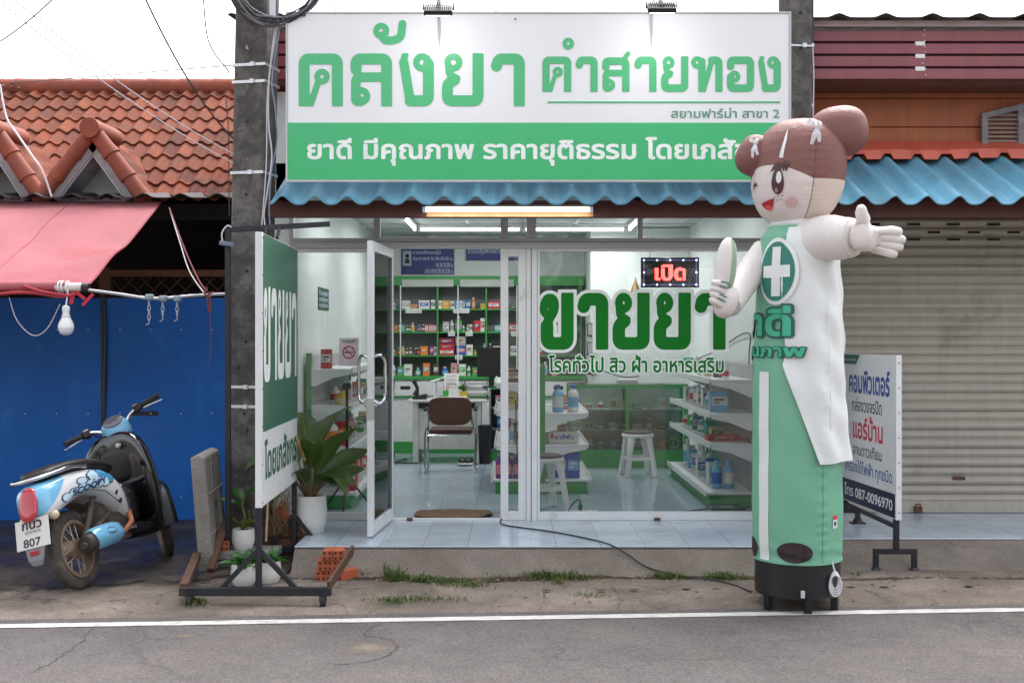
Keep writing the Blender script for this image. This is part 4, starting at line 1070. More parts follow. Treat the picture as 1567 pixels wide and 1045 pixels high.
# ------------------------------------------------------------------ steel post with an arm in front of the left pole
AY = -1.02
t = thing('steel_post', 'thin black steel post with a long arm at the top, left of the utility pole', 'post', (PX(349,AY),AY,ZG))
q = MB(); q.box(-.018,.018,-.018,.018,0,PZ(352,AY)-ZG); q.build('upright', DARK_STEEL, t, bevel=.002)
q = MB(); q.bar((-.02,0,PZ(352,AY)-ZG),(PX(505,AY)-PX(349,AY),.0,PZ(343,AY)-ZG),.028,.035); q.build('arm', DARK_STEEL, t, bevel=.002)
q = MB(); x = PX(429,AY)-PX(349,AY); z = PZ(347,AY)-ZG; q.bar((x,0,z),(x,-.12,z-.09),.02); q.bar((x-.10,0,z),(x-.08,-.11,z-.09),.012); q.build('hanger', DARK_STEEL, t)
q = MB(); q.cbox((-.0+.0,-.03,PZ(374,AY)-ZG),(.095,.06,.03),ry=R(8)); q.build('lamp', mat('grey lamp', (.16,.18,.24), .5), t, bevel=.005)
q = MB(); z = PZ(362,AY)-ZG; q.tube(smooth_path([(-.03,-.03,z-.04),(-.035,-.03,z+.02),(0,-.03,z+.07),(.03,-.03,z+.06)],5),.005,6); q.build('lamp_wire', WIRE_W, t)

# ------------------------------------------------------------------ standing sign on a wheeled frame
XS = -1.545; F0, F1 = -2.10, -.62
t = thing('wheeled_sign', 'tall green and white signboard standing on a rusty wheeled frame', 'sign', (XS,F0,ZG), 0)
def lc(x, y, z): return (x-XS, y-F0, z-ZG)
yA, yB = -2.12, -.70
zt, zb_ = PZ(355,yA), PZ(777,yA)
bd = MB(); 
x_a = PX(395,yA); x_b = PX(451,yB)
# board corners lie along a line from (x_a,yA) to (x_b,yB)
dirv = Vector((x_b-x_a, yB-yA, 0)); BL = dirv.length; dirv.normalize(); nrm = Vector((dirv.y,-dirv.x,0))     # faces +x
def bp_(u, l, z): 
    v = Vector((x_a,yA,0))+dirv*u+nrm*l; return lc(v.x,v.y,z)
def slab(u0,u1,l0,l1,z0,z1):
    vs = [bp_(u,l,z) for z in (z0,z1) for u,l in ((u0,l0),(u1,l0),(u1,l1),(u0,l1))]
    return MB().add(vs,[(0,3,2,1),(4,5,6,7),(0,1,5,4),(1,2,6,5),(2,3,7,6),(3,0,4,7)])
SIGN_DK = mat('faded dark green print', (.032,.125,.078), .55, var=.14, vs=1.5, stain=(.03,.13,.08), stain_amt=.3, ss=3)
slab(0,BL,-.018,.018,zb_,zt).build('board', mat('sign board', (.72,.73,.74), .4, var=.04, stain=(.5,.5,.5), stain_amt=.1), t, bevel=.002)
zmid = PZ(662,yA)
slab(.035,BL-.002,.0185,.0205,zmid,zt-.004).build('green_panel', SIGN_DK, t)
slab(.0,.034,.0182,.0225,zb_,zt).build('edge_strip', WHITE_SIGN, t)
sc = 0
for k in range(8):
    z = zb_+.03+(zt-zb_-.06)*k/7; q = MB(); b = bp_(.017,.023,z); q.ell(b,(.004,.006,.006),8,5); q.build('screw', RUST, t)
frw = lambda u,v,l: bp_(u, .021+l, v)
lettering(stroke_field('ขายยา', sx=.8, sp=.10, fat=-.012), (.07,BL-.06,PZ(586,yA)+.0,PZ(436,yA)+.0), 'lettering', mat('letter paint', (.78,.8,.79), .45), t, frw)
lettering(text_field('โดยเภสัชกร'), (.11,BL-.05,PZ(744,yA)+.02,PZ(672,yA)-.015), 'lettering', SIGN_DK, t, lambda u,v,l: bp_(u,.0195+l,v), off=.03)
def post(y, x):
    q = MB(); q.bar(lc(x,y,ZG+.10),lc(x,y,zt-.2),.04); q.build('upright', DARK_STEEL, t, bevel=.003)
    return x
nx_ = -.045
pa = Vector((x_a,yA,0)); pb = Vector((x_b,yB,0))
for (v, wd) in ((pa+dirv*.02,.36),(pb-dirv*.02,.30)):
    q = MB(); q.bar(lc(v.x,v.y,ZG+.10),lc(v.x,v.y,zb_+.004),.034); q.build('upright', DARK_STEEL, t, bevel=.003)
    for s_ in (-1,1):
        q = MB(); q.bar(lc(v.x+s_*.012,v.y,ZG+.40 if False else ZG+.33),lc(v.x+s_*wd*.62,v.y,ZG+.105),.03); q.build('brace', DARK_STEEL, t, bevel=.002)
xl, xr_ = PX(280,yA), PX(502,yA)
q = MB(); q.bar(lc(xl-.02,yA,ZG+.095),lc(xr_+.02,yA,ZG+.095),.045,.05); q.build('front_rail', DARK_STEEL, t, bevel=.003)
q = MB(); q.bar(lc(pb.x-.5,pb.y,ZG+.095),lc(pb.x+.22,pb.y,ZG+.095),.045,.05); q.build('rear_rail', DARK_STEEL, t, bevel=.003)
q = MB(); q.bar(lc(xl,yA+.02,ZG+.115),lc(PX(298,-1.28),-1.22,ZG+.145),.05,.045); q.build('side_rail', RUST, t, bevel=.003)
q = MB(); q.bar(lc(xr_,yA+.02,ZG+.12),lc(PX(538,-1.55),-1.5,ZG+.235),.02,.06); q.build('side_rail', RUST, t, bevel=.003)
for x, y in ((xl+.04,yA),(xr_-.03,yA),(pb.x-.42,pb.y)):
    c = MB(); b = lc(x,y,ZG+.038)
    c.M = Matrix.Translation(b) @ Euler((0,R(90),0)).to_matrix().to_4x4(); c.lathe([(.02,-.016),(.036,-.014),(.038,0),(.036,.014),(.02,.016)],(0,0,0),18)
    cs = c.build('caster', RUBBER, t, smooth=True)
    c = MB(); c.box(b[0]-.02,b[0]-.016,b[1]-.02,b[1]+.02,b[2]-.005,b[2]+.036); c.box(b[0]+.016,b[0]+.02,b[1]-.02,b[1]+.02,b[2]-.005,b[2]+.036); c.box(b[0]-.02,b[0]+.02,b[1]-.02,b[1]+.02,b[2]+.036,b[2]+.042); c.build('fork', RUST, cs)

# ------------------------------------------------------------------ concrete slab on edge
q = MB(); q.M = Matrix.Translation((PX(318,-1.2),-1.22,ZG+.02)) @ Euler((0,R(-4.5),R(5))).to_matrix().to_4x4()
rings = []
random.seed(9)
q.prism([(0,0)]*0 or [(-.055,.0),(.05,.0),(.045,.78),(.0,.80),(-.05,.785)], 0, .62)
o = q.build('concrete_slab', SLAB, bevel=.012); tag(o, 'rough grey concrete slab standing on edge beside the scooter', 'slab')
q = MB(); q.M = Matrix.Translation((PX(318,-1.2),-1.22,ZG+.02)) @ Euler((0,R(-4.5),R(5))).to_matrix().to_4x4()
for zz in (.26,.53): q.box(.046,.0525,.03,.6,zz-.006,zz+.006)
for yy, z0 in ((.22,.0),(.40,.27),(.2,.54)): q.box(.0465,.0528,yy-.005,yy+.005,z0+.01,z0+.24)
j = q.build('mortar_joint', mat('mortar', (.36,.34,.32), .9, bump=.3), o)
q = MB(); q.bar(P(322,872,-1.3),P(345,800,-.95),.05,.035); tag(q.build('timber_stick', OLD_WOOD, bevel=.004), 'dark old timber leaning on the concrete slab', 'timber')
# plank step that carries the small pot
q = MB(); z = -.015; y = -.95
q.cbox((PX(380,y),y,PZ(848,-1.03)),(.42,.26,.055)); tag(q.build('plank', mat('grey plank', (.26,.25,.26), .85, bump=.3, bs=30, var=.25), bevel=.006), 'grey board lying behind the signpost under the small pot', 'plank')
zpl = PZ(848,-1.03)+.0275
q = MB(); q.cbox((PX(372,y)+.0,y,ZG+(zpl-.055-ZG)/2),(.30,.20,zpl-.055-ZG-.002)); tag(q.build('block', SLAB, bevel=.008), 'dark concrete block carrying the grey board', 'block')
# crate behind the signpost
q = thing('wooden_box', 'dark brown wooden box on the ground behind the signpost', 'box', (PX(437,-.55),-.55,ZG))
k = MB(); k.box(-.26,.2,-.15,.15,.0,.30); k.build('side', OLD_WOOD, q, bevel=.006)
k = MB(); 
for zz in (.08,.18,.28): k.box(-.262,.202,-.155,-.149,zz-.004,zz+.004)
k.build('board_gap', DARK_IN, q)

# ------------------------------------------------------------------ potted plants
POT = mat('white pot', (.70,.69,.67), .4, var=.05, stain=(.5,.46,.42), stain_amt=.15, ss=6)
POTSOIL = mat('potting soil', (.05,.035,.025), .95, bump=.5, bs=80, var=.4)
def leafmat(name, c, c2):
    m = mat(name, c, .42, var=.25, vs=5, stain=c2, stain_amt=.45, ss=6)
    n = m.node_tree.nodes; l = m.node_tree.links; b = n['Principled BSDF']
    t = n.new('ShaderNodeBsdfTranslucent'); t.inputs[0].default_value = (c[0]*1.6,c[1]*1.7,c[2]*.8,1)
    mx = n.new('ShaderNodeMixShader'); mx.inputs[0].default_value = .25
    l.new(b.outputs[0], mx.inputs[1]); l.new(t.outputs[0], mx.inputs[2]); l.new(mx.outputs[0], n['Material Output'].inputs[0]); return m
LEAF_BIG = leafmat('broad leaf', (.055,.105,.028), (.10,.10,.035)); LEAF_FERN = leafmat('small leaf', (.035,.13,.022), (.07,.15,.03)); LEAF_YEL = leafmat('yellow leaf', (.17,.20,.05), (.20,.15,.05))
STEM = mat('stem', (.16,.10,.05), .6, var=.3, vs=20)
def pot(t, r, h):
    q = MB(); q.lathe([(r*.72,0),(r*.82,.01),(r*.98,h*.35),(r,h*.55),(r*.96,h*.9),(r*.93,h),(r*.86,h),(r*.86,h*.9)],(0,0,0),28,capped=False); q.lathe([(r*.7,.004),(.001,.004)],(0,0,0),28,capped=False); q.build('pot', POT, t, smooth=True, angle=50)
    q = MB(); q.lathe([(.001,h*.88),(r*.5,h*.9),(r*.88,h*.87)],(0,0,0),24,capped=False); q.build('soil', POTSOIL, t)
def leaf(base, az, L, W, up, droop, roll=0, n=9):
    """broad leaf on a stalk: returns blade verts/faces along an arched midrib"""
    vs = []; fs = []; d = Vector((math.cos(az),math.sin(az),0)); sd = Vector((-math.sin(az),math.cos(az),0)); p = Vector(base); ang = up; st = L/n
    for i in range(n+1):
        t = i/n; w = W*.5*math.sin(math.pi*min(1,t**.75*.98+.02))**.8
        tg = d*math.cos(ang)+Vector((0,0,1))*math.sin(ang); nr = sd.cross(tg) 
        s2 = (sd*math.cos(roll)+nr*math.sin(roll)); n2 = tg.cross(s2)
        for k in (-1,-.5,0,.5,1): vs.append(p+s2*(w*k)-n2*(abs(k)*w*.30)*-1 + n2*(.006*math.sin(t*14)*abs(k)))
        p = p+tg*st; ang -= droop/n
    fs = [(5*i+k,5*i+k+1,5*i+6+k,5*i+5+k) for i in range(n) for k in range(4)]
    return vs, fs
t = thing('potted_plant', 'big broad-leaved plant in a tall white pot beside the open glass door', 'plant', (PX(474,-.60),-.60,.0), 0, 'potted plants by the wheeled sign')
pot(t, .125, .27)
bigs = [ # azimuth, elevation, stalk, length, width, droop, roll
 (-.25,1.15,.16,.46,.17,.7,.5),(.35,.75,.18,.36,.15,.6,-.9),(-.1,.55,.14,.30,.13,.5,-1.0),(2.7,1.05,.25,.46,.20,.9,.6),(3.3,.7,.25,.44,.19,.8,.9),
 (-.75,.75,.10,.42,.16,2.1,.2),(-1.9,.85,.10,.50,.19,2.3,-.2),(-1.35,1.2,.2,.46,.17,1.5,.3),(-2.6,.9,.2,.42,.18,1.8,.3),(.9,1.2,.3,.5,.2,1.0,.2),(1.9,1.1,.3,.48,.2,1.0,0),(-.5,.7,.12,.33,.14,1.6,-.7)]
for az, el, stk, L, W_, dr, rl in bigs:
    b = Vector((.03*math.cos(az),.03*math.sin(az),.265)); e = b+Vector((math.cos(az)*math.cos(el+.25),math.sin(az)*math.cos(el+.25),math.sin(el+.25)))*stk
    q = MB(); q.tube([b,(b+e)/2+Vector((0,0,.01)),e],[.010,.008,.006],6); st_ = q.build('leaf_stalk', STEM, t, smooth=True)
    q = MB(); v_, f_ = leaf(e, az, L, W_, el, dr, rl, 10); q.add(v_, f_); q.build('leaf', LEAF_BIG, t, smooth=True, angle=80)
    q = MB(); q.tube([Vector(v_[5*i+2])+Vector((0,0,.002)) for i in range(0,11)],[.005*(1-i/11)+.001 for i in range(11)],5); q.build('midrib', LEAF_YEL, st_)
t2 = thing('potted_plant', 'thin stemmed young plant in a white pot on the grey board', 'plant', (PX(372,-.97),-.97,zpl), 0, 'potted plants by the wheeled sign')
pot(t2, .080, .14)
for az, el, z0, L, W_, dr in ((3.0,.35,.30,.24,.08,.6),(.3,.9,.36,.26,.08,1.0),(1.0,.7,.34,.22,.07,.9),(-.6,.8,.15,.17,.06,1.2),(-2.4,1.2,.12,.16,.05,.9),(2.2,.8,.33,.2,.07,1.0),(-1.2,1.0,.13,.15,.05,.6)):
    q = MB(); v_, f_ = leaf((.01*math.cos(az),.01*math.sin(az),z0), az, L, W_, el, dr, .2, 8); q.add(v_, f_); q.build('leaf', LEAF_FERN if z0 > .2 else LEAF_YEL, t2, smooth=True, angle=80)
q = MB(); q.tube(smooth_path([(-.0,0,.13),(.012,0,.22),(-.006,0,.30),(.01,0,.37)],4),.008,7); q.build('stem', LEAF_YEL, t2, smooth=True)
q = MB(); q.tube(smooth_path([(.03,-.02,.13),(.05,-.02,.2),(.045,-.02,.27)],4),.004,6); q.build('stem', STEM, t2)
def fernpot(px, py, y, lab, seed):
    zz = ZG+.025; t = thing('potted_plant', lab, 'plant', (PX(px,y),y,zz), 0, 'potted plants by the wheeled sign'); pot(t, .083, .14); random.seed(seed)
    for k in range(26):
        az = k*2.4+random.uniform(-.4,.4); el = random.uniform(.35,1.25); q = MB(); v_, f_ = leaf((.03*math.cos(az),.03*math.sin(az),.122), az, random.uniform(.08,.15), random.uniform(.04,.06), el, random.uniform(.6,1.5), random.uniform(-.5,.5), 6); q.add(v_, f_); q.build('leaf', LEAF_FERN, t, smooth=True, angle=80)
fernpot(373,855,-1.60,'low bushy plant in the white pot left of the signpost foot',21)
fernpot(411,850,-1.52,'low bushy plant in the white pot right of the signpost foot',22)
# bamboo stick and dry grass in the corner
q = MB(); q.tube([P(446,650,-.75),P(467,705,-.72)],.010,8); tag(q.build('bamboo_cane', mat('bamboo', (.42,.27,.07), .5, var=.15), smooth=True), 'yellow bamboo cane slanting behind the big plant', 'cane')
q = MB(); q.tube([P(410,765,-.9),P(407,828,-.9)],.008,8); tag(q.build('wooden_cane', mat('pale wood', (.50,.36,.24), .7), smooth=True), 'thin pale cane standing between the small pots', 'cane')
pb_ = thing('plastic_bag', 'crumpled red plastic bag among stems behind the signboard', 'bag', P(433,785,-.72))
q = MB(); random.seed(3); q.ell((0,0,0),(.05,.035,.05),14,9); q.v = [(x*(1+random.uniform(-.25,.25)),y*(1+random.uniform(-.25,.25)),z*(1+random.uniform(-.25,.25))) for x,y,z in q.v]; q.build('body', mat('red plastic', (.45,.03,.03), .35), pb_)
q = MB(); q.tube(smooth_path([(-.03,0,.04),(-.01,.0,.085),(.03,0,.045)],5),.006,5); q.build('handle', mat('red plastic', (.45,.03,.03), .35), pb_)
dg = MB(); random.seed(8)
for k in range(60):
    b = P(random.uniform(418,440),random.uniform(770,820),-.78+random.uniform(-.05,.05)); e = b+Vector((random.uniform(-.12,.12),random.uniform(-.1,.05),random.uniform(.05,.22)))
    dg.tube([b,(b+e)/2+Vector((random.uniform(-.03,.03),0,.03)),e],[.0022,.0018,.0008],4,cap=False)
tag(dg.build('dry_stems', mat('straw', (.19,.13,.06), .9, var=.3)), 'tangle of dry stems in the corner behind the signboard', 'stems', kind='stuff')

# ------------------------------------------------------------------ hollow bricks
BRICK = mat('hollow clay brick', (.46,.115,.05), .8, var=.18, vs=12, bump=.3, bs=90, stain=(.36,.10,.05), stain_amt=.4, ss=8)
bsrc = None
def brick(px, py, y, rz, lab, up=False, tilt=0, zoff=None, axis=0):
    """hollow brick .14 x .065 x .065 with holes through its length; end faces the street"""
    global bsrc
    c = P(px,py,y)
    if bsrc is None:
        t = thing('hollow_brick', lab, 'brick', c, rz, 'hollow clay bricks')
        W_, L, H = .066, .15, .066
        q = MB(); q.box(-W_/2,W_/2,-L/2,L/2,-H/2,H/2); body = q.build('body', BRICK, t, bevel=.004)
        for gx in (-.0165,.0165):
            for gz in (-.0165,.0165):
                q = MB(); s_ = .0085
                for e in (-1,1):
                    y0 = e*(L/2+.0008); y1 = e*(L/2-.012)
                    q.add([(gx-s_,y0,gz-s_),(gx+s_,y0,gz-s_),(gx+s_,y0,gz+s_),(gx-s_,y0,gz+s_)],[(0,1,2,3)])
                q.build('hole', mat('brick hole', (.10,.03,.02), .9), t)
        for e in (-1,1):
            q = MB()
            for k in (-.02,0,.02): q.box(e*W_/2-.001,e*W_/2+.0015,-L/2+.004,L/2-.004,k-.004,k+.004)
            q.build('rib', BRICK, t)
        bsrc = t; o = t
    else:
        o = copy_tree(bsrc, None, lab); o.location = c; 
    o.rotation_euler = (tilt,0,rz)
    return o
d_ = .068
yb_ = -1.42
def bz(k): return ZG+.028+.034+.068*k
base = [(-1.085,0),(-1.017,0)]
b0 = PX(492,yb_)
specs = [(b0,0,R(6),'orange hollow brick at the left bottom of the brick pile'),(b0+.075,0,R(0),'orange hollow brick at the bottom middle of the brick pile'),
 (b0+.012,1,R(8),'orange hollow brick in the left of the middle row of the brick pile'),(b0+.082,1,R(2),'orange hollow brick in the right of the middle row of the brick pile'),
 (b0+.050,2,R(2),'orange hollow brick at the top left of the brick pile'),(b0+.119,2,R(3),'orange hollow brick at the top right of the brick pile'),(b0+.165,0,R(-38),'orange hollow brick turned sideways at the right foot of the pile')]
for x, lv, rz, lab in specs:
    o = brick(500,850,yb_,rz,lab); o.location = (x, yb_-.012*lv, bz(lv))
o = brick(343,827,-.98,R(12),'single orange hollow brick lying beside the small pot'); o.location = (PX(342,-1.02),-.99,zpl+.033)

# ------------------------------------------------------------------ right standing sign
t = thing('standing_sign', 'white computer repair signboard on black steel feet before the shutter', 'sign', (2.55,-1.1,-.1))
yA2, yB2 = -1.17, -.12
xa2, xb2 = PX(1374,yA2), PX(1292,yB2)
d2 = Vector((xa2-xb2,yA2-yB2,0)); L2 = d2.length; d2.normalize(); n2v = Vector((d2.y,-d2.x,0))
if n2v.x > 0: n2v = -n2v       # faces left towards the shop
def b2(u, l, z): v = Vector((xb2,yB2,0))+d2*u+n2v*l; return (v.x-2.55,v.y+1.1,z+.1)
def slab2(u0,u1,l0,l1,z0,z1,z0b=None):
    z0b = z0 if z0b is None else z0b
    vs = [b2(u0,l0,z0),b2(u1,l0,z0b),b2(u1,l1,z0b),b2(u0,l1,z0),b2(u0,l0,z1),b2(u1,l0,z1),b2(u1,l1,z1),b2(u0,l1,z1)]
    return MB().add(vs,[(0,3,2,1),(4,5,6,7),(0,1,5,4),(1,2,6,5),(2,3,7,6),(3,0,4,7)])
zt2, zb2 = PZ(544,yA2), PZ(795,yA2)
slab2(0,L2,-.015,.015,zb2,zt2).build('board', mat('sign board', (.72,.73,.74)), t, bevel=.002)
slab2(L2-.0,L2+.02,-.018,.019,zb2,zt2+.003).build('edge_strip', WHITE_SIGN, t)
for k in range(7): q = MB(); q.ell(b2(L2+.021,.0,zb2+.05+(zt2-zb2-.1)*k/6),(.005,.005,.005),8,5); q.build('screw', RUST, t)
NAVY = mat('navy print', (.01,.012,.045), .45); BLUEP = mat('blue print', (.02,.07,.30), .45); REDP = mat('red letter print', (.58,.02,.05), .45); BLKP = mat('black print', (.015,.015,.03), .45)
slab2(.0,L2-.002,.0152,.017,zb2+.008,zb2+.17).build('phone_band', NAVY, t)
fr2_ = lambda u,v,l: b2(u,.0156+l,v)
Hh = zt2-zb2
def l2(body, u0, u1, f0, f1, m, off, par=t, lift=0):
    lettering(text_field(body), (u0*L2,u1*L2,zb2+Hh*f0,zb2+Hh*f1), 'lettering', m, par, fr2_, off=off, lift=lift)
l2('คอมพิวเตอร์', .14,.90,.74,.90,BLUEP,.03)
l2('กล่องวงจรปิด', .20,.76,.62,.72,BLKP,.012)
l2('แอร์บ้าน', .22,.78,.44,.60,REDP,.025)
l2('จานดาวเทียม', .22,.76,.33,.41,BLKP,.012)
l2('เครื่องใช้ไฟฟ้า ทุกชนิด', .06,.94,.185,.30,BLUEP,.012)
l2('โทร 087-0096970', .05,.95,.045,.125,mat('letter white', (.82,.86,.84)),.012,lift=.002)
q = MB(); q.add([b2(0.004,.0165,zt2-.004),b2(.36*L2,.0165,zt2-.004),b2(.28*L2,.0165,zt2-.075),b2(.004,.0165,zt2-.075)],[(0,1,2,3)]); q.build('green_flag', SIGN_DK, t)
lettering(text_field('จำหน่าย และ ติดตั้ง', h=.05), (.01*L2,.27*L2,zt2-.05,zt2-.03), 'lettering', mat('letter white', (.82,.86,.84)), t, lambda u,v,l: b2(u,.0172+l,v))
pF, pR = b2(L2-.04,-.035,0), b2(.04,-.035,0)
zl = -.17+.1
pF = b2(L2-.03,0,0); pR = b2(.03,0,0)
q = MB(); q.bar((pF[0],pF[1],.075),(pF[0],pF[1],zb2+.102),.036); q.build('upright', DARK_STEEL, t, bevel=.003)
q = MB(); q.bar((pR[0],pR[1],.2),(pR[0],pR[1],zb2+.102),.036); q.build('upright', DARK_STEEL, t, bevel=.003)
q = MB(); q.bar((pF[0],pF[1],.225),(pR[0],pR[1],.245),.028); q.build('cross_bar', DARK_STEEL, t, bevel=.003)
def ufoot(p_, w, zf, ztop, nm='foot'):
    q = MB()
    q.bar((p_[0]-w,p_[1],ztop),(p_[0]+w*.9,p_[1],ztop),.034); 
    for x in (p_[0]-w+.017,p_[0]+w*.9-.017):
        q.bar((x,p_[1],ztop-.017),(x,p_[1],zf+.03),.034); q.lathe([(.04,0),(.034,.025),(.02,.04)],(x,p_[1],zf),14); q.box(x-.055,x+.055,p_[1]-.04,p_[1]+.04,zf-.004,zf+.005)
    q.build(nm, DARK_STEEL, t, bevel=.002)
ufoot(pF,.155,-.088,.058); ufoot(pR,.12,.10,.195)

# ------------------------------------------------------------------ cable over the porch, grass, debris
wire(smooth_path([P(768,793,-.06)+Vector((0,-.02,.0)),Vector((PX(772,-.3),-.3,.008)),Vector((PX(845,-.62),-.62,.008)),Vector((PX(905,-.95),-.95,.008)),Vector((PX(935,-1.165),-1.168,.006)),Vector((PX(962,-1.22),-1.222,-.052)),Vector((PX(990,-1.29),-1.292,-.118)),Vector((PX(1035,-1.39),-1.395,-.152)),Vector((PX(1105,-1.55),-1.55,-.162)),Vector((PX(1148,-1.8),-1.85,-.165))],8),.006,WIRE_D,'black power cable trailing from the shop door to the inflatable figure')
GRASS = leafmat('grass blade', (.05,.12,.02), (.12,.13,.04))
ds = MB(); random.seed(15); vs = []
for i in range(241):
    x = -2.2+6.8*i/240; yc = -1.40+.03*math.sin(x*1.9)+.02*math.sin(x*5.3); w = .028+.03*abs(math.sin(x*2.7+1)*math.sin(x*7.1))+random.uniform(0,.015)
    for k in range(5):
        t_ = k/4; vs.append((x,yc-w+2*w*t_+random.uniform(-.006,.006),ZG+.020+.022*math.sin(math.pi*t_)*random.uniform(.5,1)-(.006 if k in (0,4) else 0)))
ds.add(vs,[(5*i+k,5*(i+1)+k,5*(i+1)+k+1,5*i+k+1) for i in range(240) for k in range(4)])
struct('dirt_seam', ds, mat('dark soil', (.075,.055,.04), .95, var=.4, vs=14, bump=.6, bs=90, stain=(.16,.12,.085), stain_amt=.5, ss=6, spec=.1), smooth=True)
gm = MB(); gd_ = MB(); random.seed(31)
def tuft(px, py, y, w, n, h):
    c = Vector((PX(px,y),y,ZG+.018))
    for k in range(int(n*2.3)):
        b = c+Vector((random.gauss(0,w),random.gauss(0,.04),0)); az = random.uniform(0,6.28); L = h*random.uniform(.35,.95); ln = random.uniform(.3,1.0)
        d = Vector((math.cos(az),math.sin(az),0)); sd = Vector((-d.y,d.x,0))*.0028
        m_ = b+d*L*ln*.4+Vector((0,0,L*.62)); e = b+d*L*ln+Vector((0,0,L*.85))
        (gd_ if random.random() < .22 else gm).add([b-sd,b+sd,m_+sd*.8,m_-sd*.8,e],[(0,1,2,3),(3,2,4)])
for a in ((545,863,-1.30,.05,40,.07),(605,872,-1.42,.05,90,.08),(600,866,-1.36,.02,20,.17),(655,885,-1.45,.06,80,.06),(690,895,-1.5,.10,70,.05),(700,905,-1.6,.10,40,.04),(835,888,-1.36,.09,220,.075),(885,888,-1.38,.07,120,.06),(1022,884,-1.38,.06,130,.07),(1100,881,-1.4,.05,110,.075),(1125,884,-1.4,.05,60,.05),(640,930,-2.0,.14,110,.035),(600,933,-2.05,.05,60,.035),(300,930,-2.12,.03,60,.05),(430,905,-1.8,.07,50,.04),(905,925,-1.9,.06,30,.03),(730,903,-1.6,.05,30,.05),(855,897,-1.52,.02,18,.05),(520,862,-1.25,.05,40,.05),(1445,885,-1.35,.06,30,.04),(770,888,-1.36,.06,30,.05)): tuft(*a)
for px, py, y, k_, sz in ((556,858,-1.28,9,.07),(612,866,-1.36,11,.08),(645,884,-1.45,12,.06),(1015,880,-1.38,8,.06),(1108,878,-1.39,9,.06),(845,884,-1.37,10,.07),(300,922,-2.05,7,.05),(1310,880,-1.3,7,.05)):
    c_ = Vector((PX(px,y),y,ZG+.02))
    for j in range(k_):
        az = j*2.4; v_, f_ = leaf(c_+Vector((.012*math.cos(az),.012*math.sin(az),.004)), az, sz*random.uniform(.6,1.3), sz*.32, random.uniform(.2,1.2), random.uniform(.5,1.4), 0, 4); gm.add(v_, f_)
tag(gm.build('grass', GRASS), 'short green grass tufts along the foot of the porch', 'grass', kind='stuff')
tag(gd_.build('dry_grass', mat('straw', (.19,.13,.06), .9, var=.3)), 'dry yellow grass blades among the green tufts', 'grass', kind='stuff')
# fallen leaves, pebbles and twigs
dm = MB(); random.seed(77)
for k in range(420):
    x = random.uniform(-4.0,4.2); y = random.choice((random.gauss(-1.42,.06), random.uniform(edge_y(x)+.15,-1.35), random.gauss(-1.45,.1)))
    if y < edge_y(x)+.12: continue
    s_ = random.uniform(.004,.013); dm.ell((x,y,ZG+.026),(s_,s_*random.uniform(.5,1),s_*.5),6,4)
tag(dm.build('pebbles', mat('pebble', (.26,.22,.19), .9, var=.5, vs=9)), 'small pebbles and grit scattered along the roadside', 'pebbles', kind='stuff')
dm = MB()
for k in range(150):
    x = random.uniform(-2.6,4.2); y = random.choice((random.gauss(-1.43,.07), random.uniform(edge_y(x)+.15,-1.35))); az = random.uniform(0,6.28)
    if y < edge_y(x)+.12: continue
    L, W_ = random.uniform(.015,.06), random.uniform(.004,.02); d = Vector((math.cos(az),math.sin(az),0)); sd = Vector((-d.y,d.x,0)); b = Vector((x,y,ZG+.027))
    dm.add([b-d*L/2,b+sd*W_/2+Vector((0,0,.006)),b+d*L/2+Vector((0,0,.004)),b-sd*W_/2+Vector((0,0,.008))],[(0,1,2,3)])
tag(dm.build('leaf_litter', mat('dry leaf', (.24,.15,.07), .85, var=.5, vs=7)), 'dry fallen leaves and straw along the roadside', 'leaves', kind='stuff')
# drain holes in the roadside slab
for i, px in enumerate((838,923,973,1056,1105,1318,1372,1508)):
    x = PX(px,-1.93); y = -1.80+.05*x
    q = MB(); n = 14; q.add([(x+.028*math.cos(2*math.pi*k/n),y+.018*math.sin(2*math.pi*k/n),ZG+.031) for k in range(n)],[tuple(range(n))])
    struct('drain_hole', q, DARK_IN)
# ================================================================== SCOOTER (local: x right, y forward, z up; foot of the rear wheel at the origin)
t = thing('scooter', 'white, light blue and black motor scooter parked before the blue gate', 'scooter', (PX(127,-1.78),-1.78,ZG+.036))
t.rotation_euler = (0, R(-15), R(-11)); t.scale = (.96,.96,.96)
SC = 1.0
WHT = mat('scooter white', (.70,.71,.72), .22, var=.03, coat=.5); LBL = mat('scooter light blue', (.17,.44,.66), .22, var=.05, coat=.5)
BLKG = mat('scooter gloss black', (.006,.006,.008), .10, var=.1, coat=1.0); GREYP = mat('scooter grey plastic', (.20,.20,.22), .5, stain=(.28,.22,.17), stain_amt=.3); DUSTY = mat('dusty tyre', (.055,.047,.042), .85, var=.3, vs=12, stain=(.16,.12,.09), stain_amt=.5, ss=8)
RIM = mat('dusty rim', (.30,.22,.16), .5, .4, var=.25, vs=12); DIRTY = mat('dirty engine', (.10,.075,.06), .75, .2, var=.4, vs=14); RUSTP = mat('rust pipe', (.35,.12,.05), .7, .2, var=.3, vs=12)
REDL = mat('red lens', (.42,.008,.02), .12, coat=1.0); SEAT = mat('seat vinyl', (.014,.013,.014), .4, var=.2, bump=.15, bs=200)
